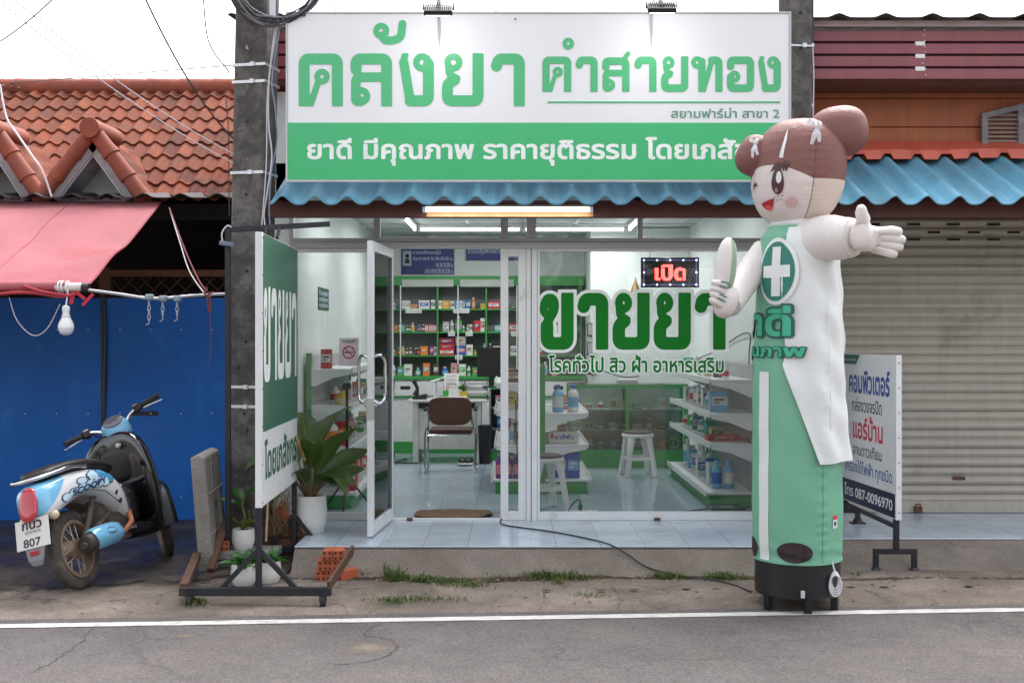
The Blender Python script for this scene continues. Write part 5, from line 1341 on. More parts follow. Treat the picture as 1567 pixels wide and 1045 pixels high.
def wheel(par, c, r, sec, nm, steer=None):
    w = MB(); N, K = 40, 12
    M = Matrix.Translation(c)
    if steer is not None: M = M @ steer
    w.M = M
    vs = []
    for i in range(N):
        a = 2*math.pi*i/N
        for k in range(K):
            b = 2*math.pi*k/K; rr = r-sec+sec*math.cos(b)*(1.0); vs.append((sec*.95*math.sin(b), rr*math.sin(a), rr*math.cos(a)))
    w.add(vs,[(i*K+k,i*K+(k+1)%K,((i+1)%N)*K+(k+1)%K,((i+1)%N)*K+k) for i in range(N) for k in range(K)])
    o = w.build(nm, DUSTY, par, smooth=True)
    def ring(r0, r1, hw, n, m):
        q = MB(); q.M = M; vs = []
        for i in range(N):
            a = 2*math.pi*i/N
            for rr, x in ((r0,-hw),(r1,-hw),(r1,hw),(r0,hw)): vs.append((x,rr*math.sin(a),rr*math.cos(a)))
        q.add(vs,[(4*i+k,4*i+(k+1)%4,4*((i+1)%N)+(k+1)%4,4*((i+1)%N)+k) for i in range(N) for k in range(4)]); return q.build(n, m, o, smooth=True, angle=30)
    ring(r-2*sec-.012, r-2*sec+.012, .036, 'rim', RIM); ring(.015,.062,.048,'hub',RIM)
    for i in range(18):
        q = MB(); q.M = M; a = 2*math.pi*i/18; b = a+(.35 if i % 2 else -.35); x = .03 if i % 4 < 2 else -.03
        q.tube([(x,.055*math.sin(b),.055*math.cos(b)),(x*.3,(r-2*sec)*math.sin(a),(r-2*sec)*math.cos(a))],.0025,5); q.build('spoke', ALU_GREY, o)
    return o
wheel(t,(0,0,.265),.262,.042,'rear_wheel')
ST = Matrix.Rotation(R(38),4,Vector((0,-.42,.9)).normalized())     # bars turned to the left lock
FW = Vector((0,1.235,.265)); HP = Vector((0,.90,.97))              # steering head
wheel(t,FW+Vector((-.02,-.0,0)),.262,.04,'front_wheel', Matrix.Rotation(R(34),4,'Z'))
def se(hw, z0, z1, y, n=24, p=.6, xo=0):
    cz, hz = (z0+z1)/2, (z1-z0)/2; out = []
    for k in range(n):
        a = 2*math.pi*k/n; c, s = math.cos(a), math.sin(a)
        out.append((xo+hw*math.copysign(abs(c)**p,c), y, cz+hz*math.copysign(abs(s)**p,s)))
    return out
# rear body: paint is light blue at the tail and white on the flank, split on a slanted line
def two_tone(m, c2, thr, sl):
    n = m.node_tree.nodes; l = m.node_tree.links; b = n['Principled BSDF']; src = b.inputs['Base Color'].links[0].from_socket
    tc = n.new('ShaderNodeTexCoord'); sp = n.new('ShaderNodeSeparateXYZ'); l.new(tc.outputs['Object'], sp.inputs[0])
    mu = n.new('ShaderNodeMath'); mu.operation = 'MULTIPLY_ADD'; l.new(sp.outputs[2], mu.inputs[0]); mu.inputs[1].default_value = -sl; l.new(sp.outputs[1], mu.inputs[2])
    lt = n.new('ShaderNodeMath'); lt.operation = 'LESS_THAN'; l.new(mu.outputs[0], lt.inputs[0]); lt.inputs[1].default_value = thr
    mx = n.new('ShaderNodeMixRGB'); l.new(lt.outputs[0], mx.inputs[0]); l.new(src, mx.inputs[1]); mx.inputs[2].default_value = (*c2,1); l.new(mx.outputs[0], b.inputs['Base Color'])
BODYP = mat('scooter two tone', (.70,.71,.72), .2, var=.03, coat=.5); two_tone(BODYP, (.17,.46,.70), -.90, 1.05)
rings = [se(.03,.57,.63,-.37),se(.085,.52,.685,-.355),se(.125,.50,.72,-.30),se(.152,.52,.745,-.20),se(.168,.565,.76,-.08),se(.176,.59,.768,.06),se(.176,.585,.765,.18),se(.172,.54,.75,.30),se(.165,.46,.715,.42),se(.150,.38,.65,.52),se(.12,.34,.56,.60),se(.06,.33,.46,.64)]
MB().loft(rings).build('rear_body', BODYP, t, smooth=True, sub=1)
# seat
rings = [se(.075,.745,.795,-.27,p=.7),se(.12,.745,.82,-.22,p=.7),se(.135,.755,.835,-.10,p=.7),se(.14,.755,.845,.08,p=.7),se(.14,.75,.835,.25,p=.7),se(.13,.735,.81,.42,p=.7),se(.10,.71,.775,.55,p=.7),se(.05,.70,.74,.61,p=.7)]
MB().loft(rings).build('seat', SEAT, t, smooth=True, sub=1)
q = MB(); q.tube(smooth_path([(.15,.12,.775),(.155,-.05,.79),(.15,-.2,.775),(.10,-.33,.762),(0,-.37,.758),(-.10,-.33,.762),(-.15,-.2,.775),(-.155,-.05,.785),(-.15,.12,.775)],6),.0125,10); q.build('grab_rail', CHROME, t, smooth=True)
q = MB(); q.ell((.0,-.366,.612),(.066,.027,.105),20,14,p=.8); q.v = [(x+.0*(z-.6),y+(z-.6)*.34,z) for x,y,z in q.v]; q.build('tail_light', REDL, t, smooth=True)
for s_ in (-1,1):
    q = MB(); q.ell((s_*.105,-.28,.515),(.035,.028,.03),14,10); q.build('turn_signal', mat('signal lens', (.62,.50,.36), .25), t, smooth=True)
# number plate, rear mudguard and reflector
q = MB(); q.M = Matrix.Translation((0,-.385,.44)) @ Euler((R(-14),0,0)).to_matrix().to_4x4(); q.box(-.118,.118,-.003,.003,-.098,.088)
pl_ = q.build('number_plate', mat('plate enamel', (.66,.64,.62), .4, var=.05, stain=(.45,.36,.28), stain_amt=.3, ss=14), t, bevel=.003)
PM = Matrix.Translation((0,-.385,.44)) @ Euler((R(-14),0,0)).to_matrix().to_4x4()
pf = lambda u,v,l: tuple(PM @ Vector((u,-.0045-l,v)))
INK = mat('plate ink', (.02,.02,.022), .6)
lettering(text_field('กนว'), (-.07,.07,.022,.072), 'lettering', INK, pl_, pf, off=.025); lettering(text_field('มุกดาหาร'), (-.05,.06,-.012,.014), 'lettering', INK, pl_, pf); lettering(text_field('807'), (-.068,.055,-.086,-.034), 'lettering', INK, pl_, pf, off=.015)
q = MB(); rr = []
for y, z, hw in ((-.20,.55,.075),(-.31,.50,.075),(-.375,.42,.072),(-.40,.34,.066),(-.415,.27,.05),(-.41,.235,.03)): rr.append([(-hw,y-.006,z),(hw,y-.006,z),(hw,y+.012,z-.004),(-hw,y+.012,z-.004)])
q.loft(rr).build('rear_mudguard', GREYP, t, bevel=.004)
q = MB(); q.M = Matrix.Translation((.0,-.412,.315)); q.box(-.03,.03,-.008,.002,-.014,.014); q.build('reflector', REDL, t, bevel=.003)
q = MB(); rr = []
for i in range(13):
    a = R(-75+10*i); rr.append([(-.06,.0+.30*math.sin(a),.265+.30*math.cos(a)),(.06,.30*math.sin(a),.265+.30*math.cos(a)),(.06,.31*math.sin(a),.265+.31*math.cos(a)),(-.06,.31*math.sin(a),.265+.31*math.cos(a))])
q.loft(rr).build('inner_mudguard', DIRTY, t)
# engine, exhaust
q = MB(); q.cbox((-.06,.28,.30),(.10,.55,.16)); q.cbox((.0,.46,.33),(.20,.24,.20)); q.lathe([(.07,-.11),(.085,-.05),(.085,.05),(.06,.12)],(0,.34,.42),14); q.cbox((.10,.20,.38),(.04,.3,.03),rx=R(20)); q.build('engine', DIRTY, t, bevel=.012)
def cap(pts, rs, nm, m, sub=0): q = MB(); q.tube(pts, rs, 18); return q.build(nm, m, t, smooth=True, angle=50)
cap([(.15,-.10,.275),(.15,-.085,.275),(.152,.0,.285),(.152,.22,.30),(.15,.32,.295)],[.048,.06,.066,.062,.035],'muffler',mat('muffler steel',(.05,.042,.038),.6,.3,var=.3,vs=10))
cap([(.15,-.125,.272),(.15,-.10,.274)],[.022,.022],'tail_pipe',DIRTY)
q = MB(); rr = []
for y, r_, zc in ((-.055,.066,.29),(-.04,.074,.292),(.06,.079,.296),(.20,.077,.30),(.27,.068,.302),(.30,.05,.302)):
    rr.append([(.152+r_*math.cos(a),y+(.03*abs(math.sin(a-.6))),zc+r_*math.sin(a)) for a in [R(-62+15*k) for k in range(13)]]+[(.152+(r_-.006)*math.cos(a),y+(.03*abs(math.sin(a-.6))),zc+(r_-.006)*math.sin(a)) for a in [R(-62+15*k) for k in range(12,-1,-1)]])
q.loft(rr).build('heat_shield', LBL, t, smooth=True, angle=50)
q = MB(); q.M = Matrix.Translation((.222,.13,.325)) @ Euler((0,R(-25),0)).to_matrix().to_4x4() ; vs = []
q.tube([(0,.055*math.cos(a),.02*math.sin(a)) for a in [i*math.pi/8 for i in range(16)]],.004,6,closed=True); q.build('shield_vent', mat('navy trim',(.02,.05,.11),.4), t)
cap([(.152,.30,.29),(.16,.40,.29),(.165,.50,.34),(.13,.56,.40)],[.018,.018,.018,.018],'exhaust_pipe',RUSTP)
cap([(.09,.27,.62),(.075,.02,.30)],[.02,.02],'shock_absorber',DIRTY)
# footboard and leg shield
rr = [se(.13,.26,.36,.50,p=.5),se(.165,.255,.335,.60,p=.5),se(.175,.255,.325,.75,p=.5),se(.17,.26,.34,.88,p=.5),se(.12,.28,.40,.97,p=.5)]
MB().loft(rr).build('footboard', BLKG, t, smooth=True, sub=1)
rr = []
for z, hw, y, d in ((.20,.13,.92,.05),(.26,.165,.90,.06),(.36,.195,.88,.075),(.50,.215,.875,.085),(.64,.218,.87,.09),(.78,.205,.862,.085),(.88,.175,.85,.075),(.95,.125,.835,.06),(.985,.06,.825,.04)):
    n = 24; ring_ = []
    for k in range(n):
        a = 2*math.pi*k/n; c, s = math.cos(a), math.sin(a); x = hw*1.26*math.copysign(abs(c)**.7,c); ring_.append((x, y+d*1.25*math.copysign(abs(s)**.8,s)-.07*(x/.2)**2+.03, z))
    rr.append(ring_)
MB().loft(rr).build('leg_shield', BLKG, t, smooth=True, sub=1)
rr = [se(.13,.30,.68,.58,p=.6),se(.13,.30,.60,.68,p=.6),se(.13,.30,.60,.80,p=.6)]
q = MB(); q.loft([[(x,y-.0,z) for x,y,z in r_] for r_ in rr]); q.build('center_cover', BLKG, t, smooth=True, sub=1)
rr = [se(.15,.60,.88,.80,p=.6),se(.145,.62,.87,.775,p=.6),se(.12,.66,.84,.762,p=.6)]
MB().loft(rr).build('glove_box', mat('scooter satin black',(.01,.01,.011),.35), t, smooth=True, sub=1)
q = MB(); q.M = Matrix.Translation((.06,.748,.88)) @ Euler((R(90),0,0)).to_matrix().to_4x4(); q.lathe([(.016,-.02),(.016,.012),(.012,.014)],(0,0,0),16); q.build('ignition_lock', ALU_GREY, t, smooth=True)
for x in (-.075,.045): 
    q = MB(); q.tube([(x,.80,.60),(x,.795,.45),(x,.80,.36)],[.004,.006,.004],6); q.build('shield_rib', BLKG, t)
# front mudguard and fork
q = MB(); rr = []
FM = Matrix.Translation(FW) @ Matrix.Rotation(R(34),4,'Z')
for i in range(12):
    a = R(-95+14*i); ro, hw = .30, .075
    rr.append([tuple(FM @ Vector(p_)) for p_ in ((-hw,ro*.93*math.sin(a),ro*.93*math.cos(a)),(-hw*.6,ro*1.02*math.sin(a),ro*1.02*math.cos(a)),(hw*.6,ro*1.02*math.sin(a),ro*1.02*math.cos(a)),(hw,ro*.93*math.sin(a),ro*.93*math.cos(a)),(hw*.6,ro*.98*math.sin(a),ro*.98*math.cos(a)),(-hw*.6,ro*.98*math.sin(a),ro*.98*math.cos(a)))])
q.loft(rr).build('front_mudguard', mat('scooter satin black',(.01,.01,.011),.35), t, smooth=True)
q = MB()
for s_ in (-1,1): q.tube([tuple(FM @ Vector((s_*.07,0,0))),(s_*.055,.98,.70)],.02,10)
q.build('fork', DARK_STEEL, t, smooth=True)
# handlebar pod, bars, grips, levers (all turned to the left)
HM = Matrix.Translation(HP) @ ST
def hb(mb, nm, m, par=t, **k): mb.v = [tuple(HM @ Vector(p_)) for p_ in mb.v]; return mb.build(nm, m, par, **k)
q = MB(); rr = []
for y, hw, z0, z1 in ((-.085,.045,.0,.075),(-.075,.085,-.045,.105),(-.03,.108,-.075,.125),(.04,.11,-.08,.125),(.10,.09,-.05,.10),(.135,.05,-.01,.06)):
    rr.append(se(hw,z0,z1,y,p=.8))
q.loft(rr); pod = hb(q, 'handlebar_pod', LBL, smooth=True, sub=1)
q = MB(); q.M = Matrix.Translation((0,-.058,.085)) @ Euler((R(58),0,0)).to_matrix().to_4x4(); q.lathe([(.066,0),(.064,.014),(.04,.02)],(0,0,0),24,sx=1.15,sy=.7); hb(q, 'speedometer', mat('meter glass',(.10,.11,.13),.1,coat=1.0), pod, smooth=True)
q = MB(); q.ell((0,.13,.02),(.06,.04,.06),18,12); hb(q, 'headlight', mat('headlamp glass',(.6,.62,.65),.1,coat=1), pod, smooth=True)
pfm = lambda u,v,l: (u,-.0905-l,v)
def podtext():
    vs, fs = field_poly(*text_field('SMART', h=.05)); a = np.array(vs); mn, mx = a.min(0), a.max(0)
    return vs, fs, mn, mx
for s_ in (-1,1):
    q = MB(); q.tube(smooth_path([(s_*.07,-.01,.03),(s_*.12,-.015,.075),(s_*.17,-.03,.095),(s_*.22,-.05,.10),(s_*.33,-.10,.10)],5),.0125,10); hb(q, 'handlebar', CHROME, smooth=True)
    q = MB(); q.tube([(s_*.235,-.056,.10),(s_*.25,-.063,.10),(s_*.35,-.11,.10),(s_*.365,-.117,.10)],[.017,.019,.018,.021],12); g_ = hb(q, 'grip', RUBBER, smooth=True)
    q = MB(); q.cbox((s_*.205,-.045,.10),(.06,.055,.05),rz=s_*R(-22)); q.lathe([(.02,-.035),(.024,0),(.02,.03)],(s_*.19,-.015,.10),12); hb(q, 'switch_gear', BLACK, bevel=.008)
    q = MB(); q.tube(smooth_path([(s_*.19,.01,.095),(s_*.25,.0,.085),(s_*.36,-.045,.07),(s_*.38,-.05,.068)],4),[.008]*6+[.006]*6+[.009],8); hb(q, 'brake_lever', CHROME, smooth=True)
    q = MB(); q.tube([(s_*.18,-.03,.118),(s_*.215,-.043,.118)],.02,12); hb(q, 'mirror_clamp', CHROME, smooth=True)
for s_ in (-1,1):
    q = MB(); q.tube(smooth_path([(s_*.20,-.02,.09),(s_*.16,.08,.10),(s_*.09,.12,.02),(s_*.05,.08,-.10)],5),.005,6); hb(q, 'brake_cable', BLACK)
q = MB(); q.tube([(.166,-.28,.555),(.172,-.1,.60),(.178,.08,.615),(.176,.25,.585),(.165,.42,.48)],.003,5); q.build('panel_seam', BLACK, t)
for y_, z_ in ((.40,.56),(.43,.50)):
    q = MB(); q.cbox((flank_x(y_,z_) if False else .163,y_,z_),(.012,.035,.022),rx=R(35)); q.build('body_slot', BLACK, t, bevel=.004)
# flank decal: cartoon lettering and bubbles wrapped on the right flank
def flank(y, z):
    """x of the right flank: from the body sections"""
    st = [(-.37,.03,.57,.63),(-.355,.085,.52,.685),(-.30,.125,.50,.72),(-.20,.152,.52,.745),(-.08,.168,.565,.76),(.06,.176,.59,.768),(.18,.176,.585,.765),(.30,.172,.54,.75),(.42,.165,.46,.715),(.52,.15,.38,.65)]
    for i in range(len(st)-1):
        if st[i][0] <= y <= st[i+1][0]:
            k = (y-st[i][0])/(st[i+1][0]-st[i][0]); hw, z0, z1 = [st[i][j]+(st[i+1][j]-st[i][j])*k for j in (1,2,3)]
            s = max(-.97,min(.97,(z-(z0+z1)/2)/((z1-z0)/2))); a = math.asin(math.copysign(abs(s)**(1/.6),s)); return hw*math.cos(a)**.6*.992
    return .1
DB, DD, DW, DP = mat('decal blue',(.05,.26,.48),.3), mat('decal outline',(.015,.05,.13),.35), mat('decal pale',(.52,.70,.82),.3), mat('decal lilac',(.30,.36,.62),.3)
dec = tag(bpy.data.objects.new('decal', None)); bpy.data.objects.remove(dec)
def blob(cy, cz, ry, rz, m, lift, nm='decal', n=20, wob=0):
    q = MB(); vs = [(flank(cy,cz)+lift,cy,cz)]
    for k in range(n):
        a = 2*math.pi*k/n; w_ = 1+wob*math.sin(a*5); y, z = cy+ry*w_*math.cos(a), cz+rz*w_*math.sin(a); vs.append((flank(y,z)+lift,y,z))
    q.add(vs,[(0,1+k,1+(k+1)%n) for k in range(n)]); return q
D = MB()
bub = [(-.085,.612,.028,.020,0),(-.03,.628,.036,.022,0),(.03,.642,.036,.023,0),(.09,.652,.038,.025,0),(.15,.655,.038,.026,0),(.205,.652,.034,.024,0),(.12,.70,.045,.024,.1),(.20,.70,.048,.028,.14),(.255,.668,.028,.026,0),(.03,.682,.034,.016,0)]
bub = [(.09+(a-.085)*1.55,.652+(b-.655)*1.2,c*1.5,d*1.22,e) for a,b,c,d,e in bub]
for cy, cz, ry, rz, wb in bub: b = blob(cy,cz,ry*1.2,rz*1.22,DD,.003,wob=wb); D.add(b.v,b.f)
D.build('decal_outline', DD, t)
D = MB(); E = MB()
for i, (cy, cz, ry, rz, wb) in enumerate(bub):
    b = blob(cy,cz,ry,rz,DW,.0045,wob=wb); (E if i in (7,8) else D).add(b.v,b.f)
D.build('decal', DW, t); E.build('decal', DB, t)
fl = lambda u,v,l: (flank(u,v+.10*(u))+.0062+l,u,v+.10*u)
lettering(text_field('SCOOPY', h=.05), (-.12,.29,.610,.652), 'lettering', DD, t, fl, off=.05, run=2)
# stand
q = MB(); q.tube([(-.10,.35,.26),(-.16,.42,.12),(-.20,.46,.015)],.012,8); q.box(-.23,-.17,.43,.49,.0,.012); q.build('side_stand', DARK_STEEL, t)
# ================================================================== INFLATABLE FIGURE (local: x right, y away from the street, z up)
FX, FY_ = PX(1220,-2.06), -2.06
t = thing('inflatable_figure', 'tall inflatable pharmacist figure in a white coat waving on a black base', 'inflatable', (FX,FY_,ZG))
def fz(py): return PZ(py,FY_)-ZG
def fx(px): return PX(px,FY_)-FX
FAB = {}
def fabric(nm, c, rough=.5, tr=.12, bs=16, bump=.18, var=.04):
    m = mat(nm, c, rough, var=var, vs=2.5, bump=bump, bs=bs)
    n = m.node_tree.nodes; l = m.node_tree.links; b = n['Principled BSDF']
    tl = n.new('ShaderNodeBsdfTranslucent'); tl.inputs[0].default_value = (*c,1); mx = n.new('ShaderNodeMixShader'); mx.inputs[0].default_value = tr
    l.new(b.outputs[0], mx.inputs[1]); l.new(tl.outputs[0], mx.inputs[2]); l.new(mx.outputs[0], n['Material Output'].inputs[0]); return m
F_GREEN = fabric('green nylon', (.20,.50,.34)); F_WHITE = fabric('white nylon', (.84,.86,.855), bs=9, bump=.3); F_HAIR = fabric('brown nylon', (.235,.098,.085), .5, bs=22, bump=.3); F_SKIN = fabric('skin nylon', (.80,.70,.68), .5, bump=.3); F_DK = fabric('dark green nylon', (.03,.22,.17)); F_CREAM = fabric('cream nylon', (.72,.61,.53), .5, bump=.3)
# body tube: rings of (z, radius); the section is a little square
prof = [(fz(853),.252),(fz(830),.262),(fz(760),.264),(fz(690),.262),(fz(600),.262),(fz(520),.252),(fz(450),.238),(fz(400),.228),(fz(365),.215),(fz(345),.16),(fz(338),.06)]
def brad(z, a):
    r = prof[-1][1]
    if z <= prof[0][0]: r = prof[0][1]
    else:
        for i in range(len(prof)-1):
            if prof[i][0] <= z <= prof[i+1][0]:
                k = (z-prof[i][0])/(prof[i+1][0]-prof[i][0]); r = prof[i][1]+(prof[i+1][1]-prof[i][1])*k; break
    da = (math.degrees(a)-20+180) % 360-180; hem = math.exp(-((z-prof[0][0])/.10)**2)
    r *= 1+.010*math.sin(z*95+2*math.sin(z*13))*math.exp(-(da/7)**2)+.008*hem*math.sin(a*9+3*math.sin(a*4)+z*20)*min(1,(z-prof[0][0])/.03)+.008*hem*math.sin(z*80+a*4)*min(1,(z-prof[0][0])/.03)+.03*math.exp(-((z-prof[0][0])/.02)**2)
    return r*(1+.012*math.cos(4*a)+.006*math.sin(z*21+3*math.sin(a*2))+.004*math.sin(a*9+z*6)*1)
def onb(deg, z, lift=0):
    """deg: 0 = towards the street, negative = to the left"""
    a = R(deg); r = brad(z,a)+lift
    return (r*math.sin(a), -r*math.cos(a), z)
zs_ = [prof[0][0]+(prof[-1][0]-prof[0][0])*i/260 for i in range(261)]
q = MB(); NA = 72
q.loft([[onb(360*k/NA, z) for k in range(NA)] for z in zs_]); q.build('body', F_GREEN, t, smooth=True, angle=80)
bseam = MB().tube([onb(20,prof[0][0]+.01+(fz(600)-prof[0][0])*k/60,.0005) for k in range(61)],.0022,5).build('seam', mat('green seam thread', (.10,.30,.19), .7), t)
# drum base with feet
rb = .252
q = MB(); q.lathe([(rb*.97,0),(rb,.01),(rb,.20),(rb*1.0,.215),(rb*.99,fz(853)-fz(905)+.005)],(0,0,fz(905)),48); bs_ = q.build('base_drum', mat('black base', (.014,.014,.016), .4, var=.3, vs=4), t, smooth=True, angle=30)
for a in (-62,2,62,180):
    q = MB(); x, y = (rb-.03)*math.sin(R(a)), -(rb-.03)*math.cos(R(a)); q.cbox((x,y,.042),(.04,.04,.10),rz=R(a)); q.build('foot', BLACK, t, bevel=.003)
def lay(deg, lift):
    k = max(0,min(1,(deg+37)/8)); k = k*k*(3-2*k)
    return lift if lift < .03 else lift-.028*(1-k)
def patch(a0, a1, z0, z1, lift, m, nm, ell=False, n=20, k=14, par=t, fn=None):
    """patch wrapped on the body; ell: cut to an ellipse"""
    q = MB(); vs = []; fs = []
    if ell:
        ca, cz = (a0+a1)/2, (z0+z1)/2; vs.append(onb(ca,cz,lay(ca,lift))); N = 36
        rs = 12
        for r_ in range(1,rs+1):
            for i in range(N):
                th = 2*math.pi*i/N; dg_ = ca+(a1-a0)/2*r_/rs*math.cos(th); vs.append(onb(dg_, cz+(z1-z0)/2*r_/rs*math.sin(th), lay(dg_,lift)))
        fs = [(0,1+i,1+(i+1)%N) for i in range(N)]+[(1+(r_-1)*N+i,1+r_*N+i,1+r_*N+(i+1)%N,1+(r_-1)*N+(i+1)%N) for r_ in range(1,rs) for i in range(N)]
    else:
        for j in range(k+1):
            for i in range(n+1): vs.append(onb(a0+(a1-a0)*i/n, z0+(z1-z0)*j/k, lay(a0+(a1-a0)*i/n,lift)))
        fs = [(j*(n+1)+i,j*(n+1)+i+1,(j+1)*(n+1)+i+1,(j+1)*(n+1)+i) for j in range(k) for i in range(n)]
    q.add(vs,fs); return q.build(nm, m, par, smooth=True, angle=80)
patch(-69,-52,fz(850),fz(568),.004,F_WHITE,'leg_stripe',n=6,k=40)
MESHV = mat('vent mesh', (.035,.02,.025), .6, var=.4, vs=30)
patch(-40,6,fz(850),fz(819),.004,MESHV,'air_vent',ell=True); patch(-100,-74,fz(850),fz(819),.004,MESHV,'air_vent',ell=True)
patch(36,46,fz(800),fz(782),.004,mat('tag white',(.75,.75,.75),.5),'care_tag',n=4,k=4); patch(36.5,45.5,fz(787),fz(781),.0055,mat('tag red',(.6,.03,.05),.5),'care_tag_print',n=4,k=3); patch(38.5,43,fz(796),fz(790),.0055,INK,'care_tag_print',n=3,k=3)
# coat: open at the front, hem flaring over the right side
def coat_a0(z):
    zk = fz(555)
    if z >= zk: return -31 + 3*math.sin(z*9)
    return -31+43*(zk-z)/(zk-fz(700))
q = MB(); vs = []; nA, nZ = 60, 60; zh = fz(702); ztop_ = fz(352)
for j in range(nZ+1):
    z = zh+(ztop_-zh)*j/nZ
    for i in range(nA+1):
        a0 = coat_a0(z); a1 = 205; a = a0+(a1-a0)*i/nA
        fl_ = max(0,(fz(600)-z))/(fz(600)-zh)
        fold = .009*math.sin(R(a)*9+z*4)*(1-.4*(z-zh)/(ztop_-zh)) + .006*math.sin(z*24+a*.12)*math.sin(R(a)*3) + .03*fl_*max(0,math.sin(R(a+10)))**2
        lft = .016+fold+(.018*math.exp(-i/3.0))*(fl_*.8+.2)
        zz = z-(.005*math.sin(R(a)*5)*fl_)
        vs.append(onb(a, zz, lft))
q.add(vs,[(j*(nA+1)+i,j*(nA+1)+i+1,(j+1)*(nA+1)+i+1,(j+1)*(nA+1)+i) for j in range(nZ) for i in range(nA)])
coat = q.build('coat', F_WHITE, t, smooth=True, solid=.004, angle=80)
q = MB(); vs = []
for j in range(31):
    z = fz(560)+(ztop_-fz(560))*j/30
    for i in range(13): vs.append(onb(-160+40*i/12, z, .014+.008*math.sin(z*13+i)))
q.add(vs,[(j*13+i,j*13+i+1,(j+1)*13+i+1,(j+1)*13+i) for j in range(30) for i in range(12)]); q.build('coat', F_WHITE, t, smooth=True, solid=.004, angle=80)
q = MB(); zt_ = [ztop_-.02+.01*math.sin(i) for i in range(40)]; pts = [Vector(onb(28,zh+.015+(ztop_-.2-zh)*i/40,.026)) for i in range(41)]
q.tube(pts,.0028,5); q.build('coat_seam', F_WHITE, coat)
# emblem and lettering on the chest
patch(-76,-11,fz(468),fz(367),.034,F_WHITE,'emblem_ring',ell=True); em = patch(-72,-16,fz(462),fz(373),.037,F_DK,'emblem',ell=True)
for a0,a1,z0,z1 in ((-51,-37,fz(455),fz(381)),(-66,-22,fz(427),fz(409))): patch(a0,a1,z0,z1,.040 if a0 == -51 else .0405,F_WHITE,'cross',n=10,k=10,par=em)
wrapf = lambda u,v,l: onb(u,v,lay(u,.036+l))
for body, a1, z0, z1, o1 in (('ยาดี',-16,fz(518),fz(466),.10),('มีคุณภาพ',-2,fz(553),fz(524),.10)):
    a0 = -150-(a1+75) if False else -134-(a1+16)
    fld = text_field(body, h=.022)
    vs1, _ = field_poly(*fld, off=.09); a = np.array(vs1); mn, mx = a.min(0), a.max(0)
    for nm, off, m, lf in (('letter_outline',.09,mat('print outline',(.02,.10,.09),.5),.0),('lettering',.03,mat('print green',(.05,.42,.25),.5),.004)):
        vs, fs = field_poly(*fld, off=off, run=2)
        MB().add([wrapf(a0+(x-mn[0])/(mx[0]-mn[0])*(a1-a0), z0+(y-mn[1])/(mx[1]-mn[1])*(z1-z0), lf) for x,y in vs], fs).build(nm, m, t)
# head
HC = Vector((fx(1220)+.005,0,fz(266))); HRX, HRZ = .280, (fz(182)-fz(347))/2
FA = -55        # where the face looks
def onh(lon, lat, lift=0):
    """boxy ellipsoid; lon in degrees from the street, lat in degrees"""
    a, b = R(lon), R(lat); p_ = .78
    def pw(v): return math.copysign(abs(v)**p_,v)
    cb, sb = pw(math.cos(b)), pw(math.sin(b))
    r = HRX*(1+.05*max(0,-math.sin(b))*-1+.03*math.sin(b)); ds_ = (lon-(FA+62)+180) % 360-180; dt_ = (lon-(FA-62)+180) % 360-180; pk = .0055*math.sin(R(lat)*62+1.5*math.sin(R(lat)*17))*(math.exp(-(ds_/13)**2)+math.exp(-(dt_/13)**2)); wr_ = 1+(.0012*math.sin(lat*.5+math.sin(a*7))+pk*(.5+.5*math.cos(b))-.02*math.exp(-(ds_/2.5)**2))*math.cos(b)
    e = 1/(abs(math.sin(a))**2.6+abs(math.cos(a))**2.6)**(1/2.6)*.97
    v = Vector((r*cb*math.sin(a)*e*wr_,-r*cb*math.cos(a)*e*wr_,HRZ*sb)); n_ = Vector((v.x,v.y,v.z*1.0)).normalized()
    v = v+n_*lift+HC; v.x += .035*(v.z-HC.z)/HRZ*.6; return v
NL, NT = 180, 150; FD = 5.5
q = MB(); vs = []; 
for j in range(NT+1):
    for i in range(NL):
        lo_ = 360*i/NL; dl = (lo_-FA+180) % 360-180; f_ = 2-9*(abs(dl)/62)**2.2 if abs(dl) < 62 else -7; h_ = NT//2
        vs.append(onh(lo_, -89.5+(f_+89.5)*j/h_ if j <= h_ else f_+(89.5-f_)*(j-h_)/h_))
q.add(vs,[(j*NL+i,j*NL+(i+1)%NL,(j+1)*NL+(i+1)%NL,(j+1)*NL+i) for j in range(NT) for i in range(NL)]+[tuple(range(NL-1,-1,-1)),tuple(NT*NL+i for i in range(NL))])
for f in range(len(q.f)):
    if f < NT*NL:
        j = f//NL; lat = -89.5+179*(j+.5)/NT; lon = 360*((f%NL)+.5)/NL
        if lon > 180: lon -= 360
        dl = lon-FA; fr_l = 2-9*(abs(dl)/62)**2.2 if abs(dl) < 62 else -7
        q.mi[f] = 0 if j >= NT//2 else (1 if abs(dl) < 62 else 2)
head = q.build('head', [F_HAIR,F_SKIN,F_CREAM], t, smooth=True, angle=80)
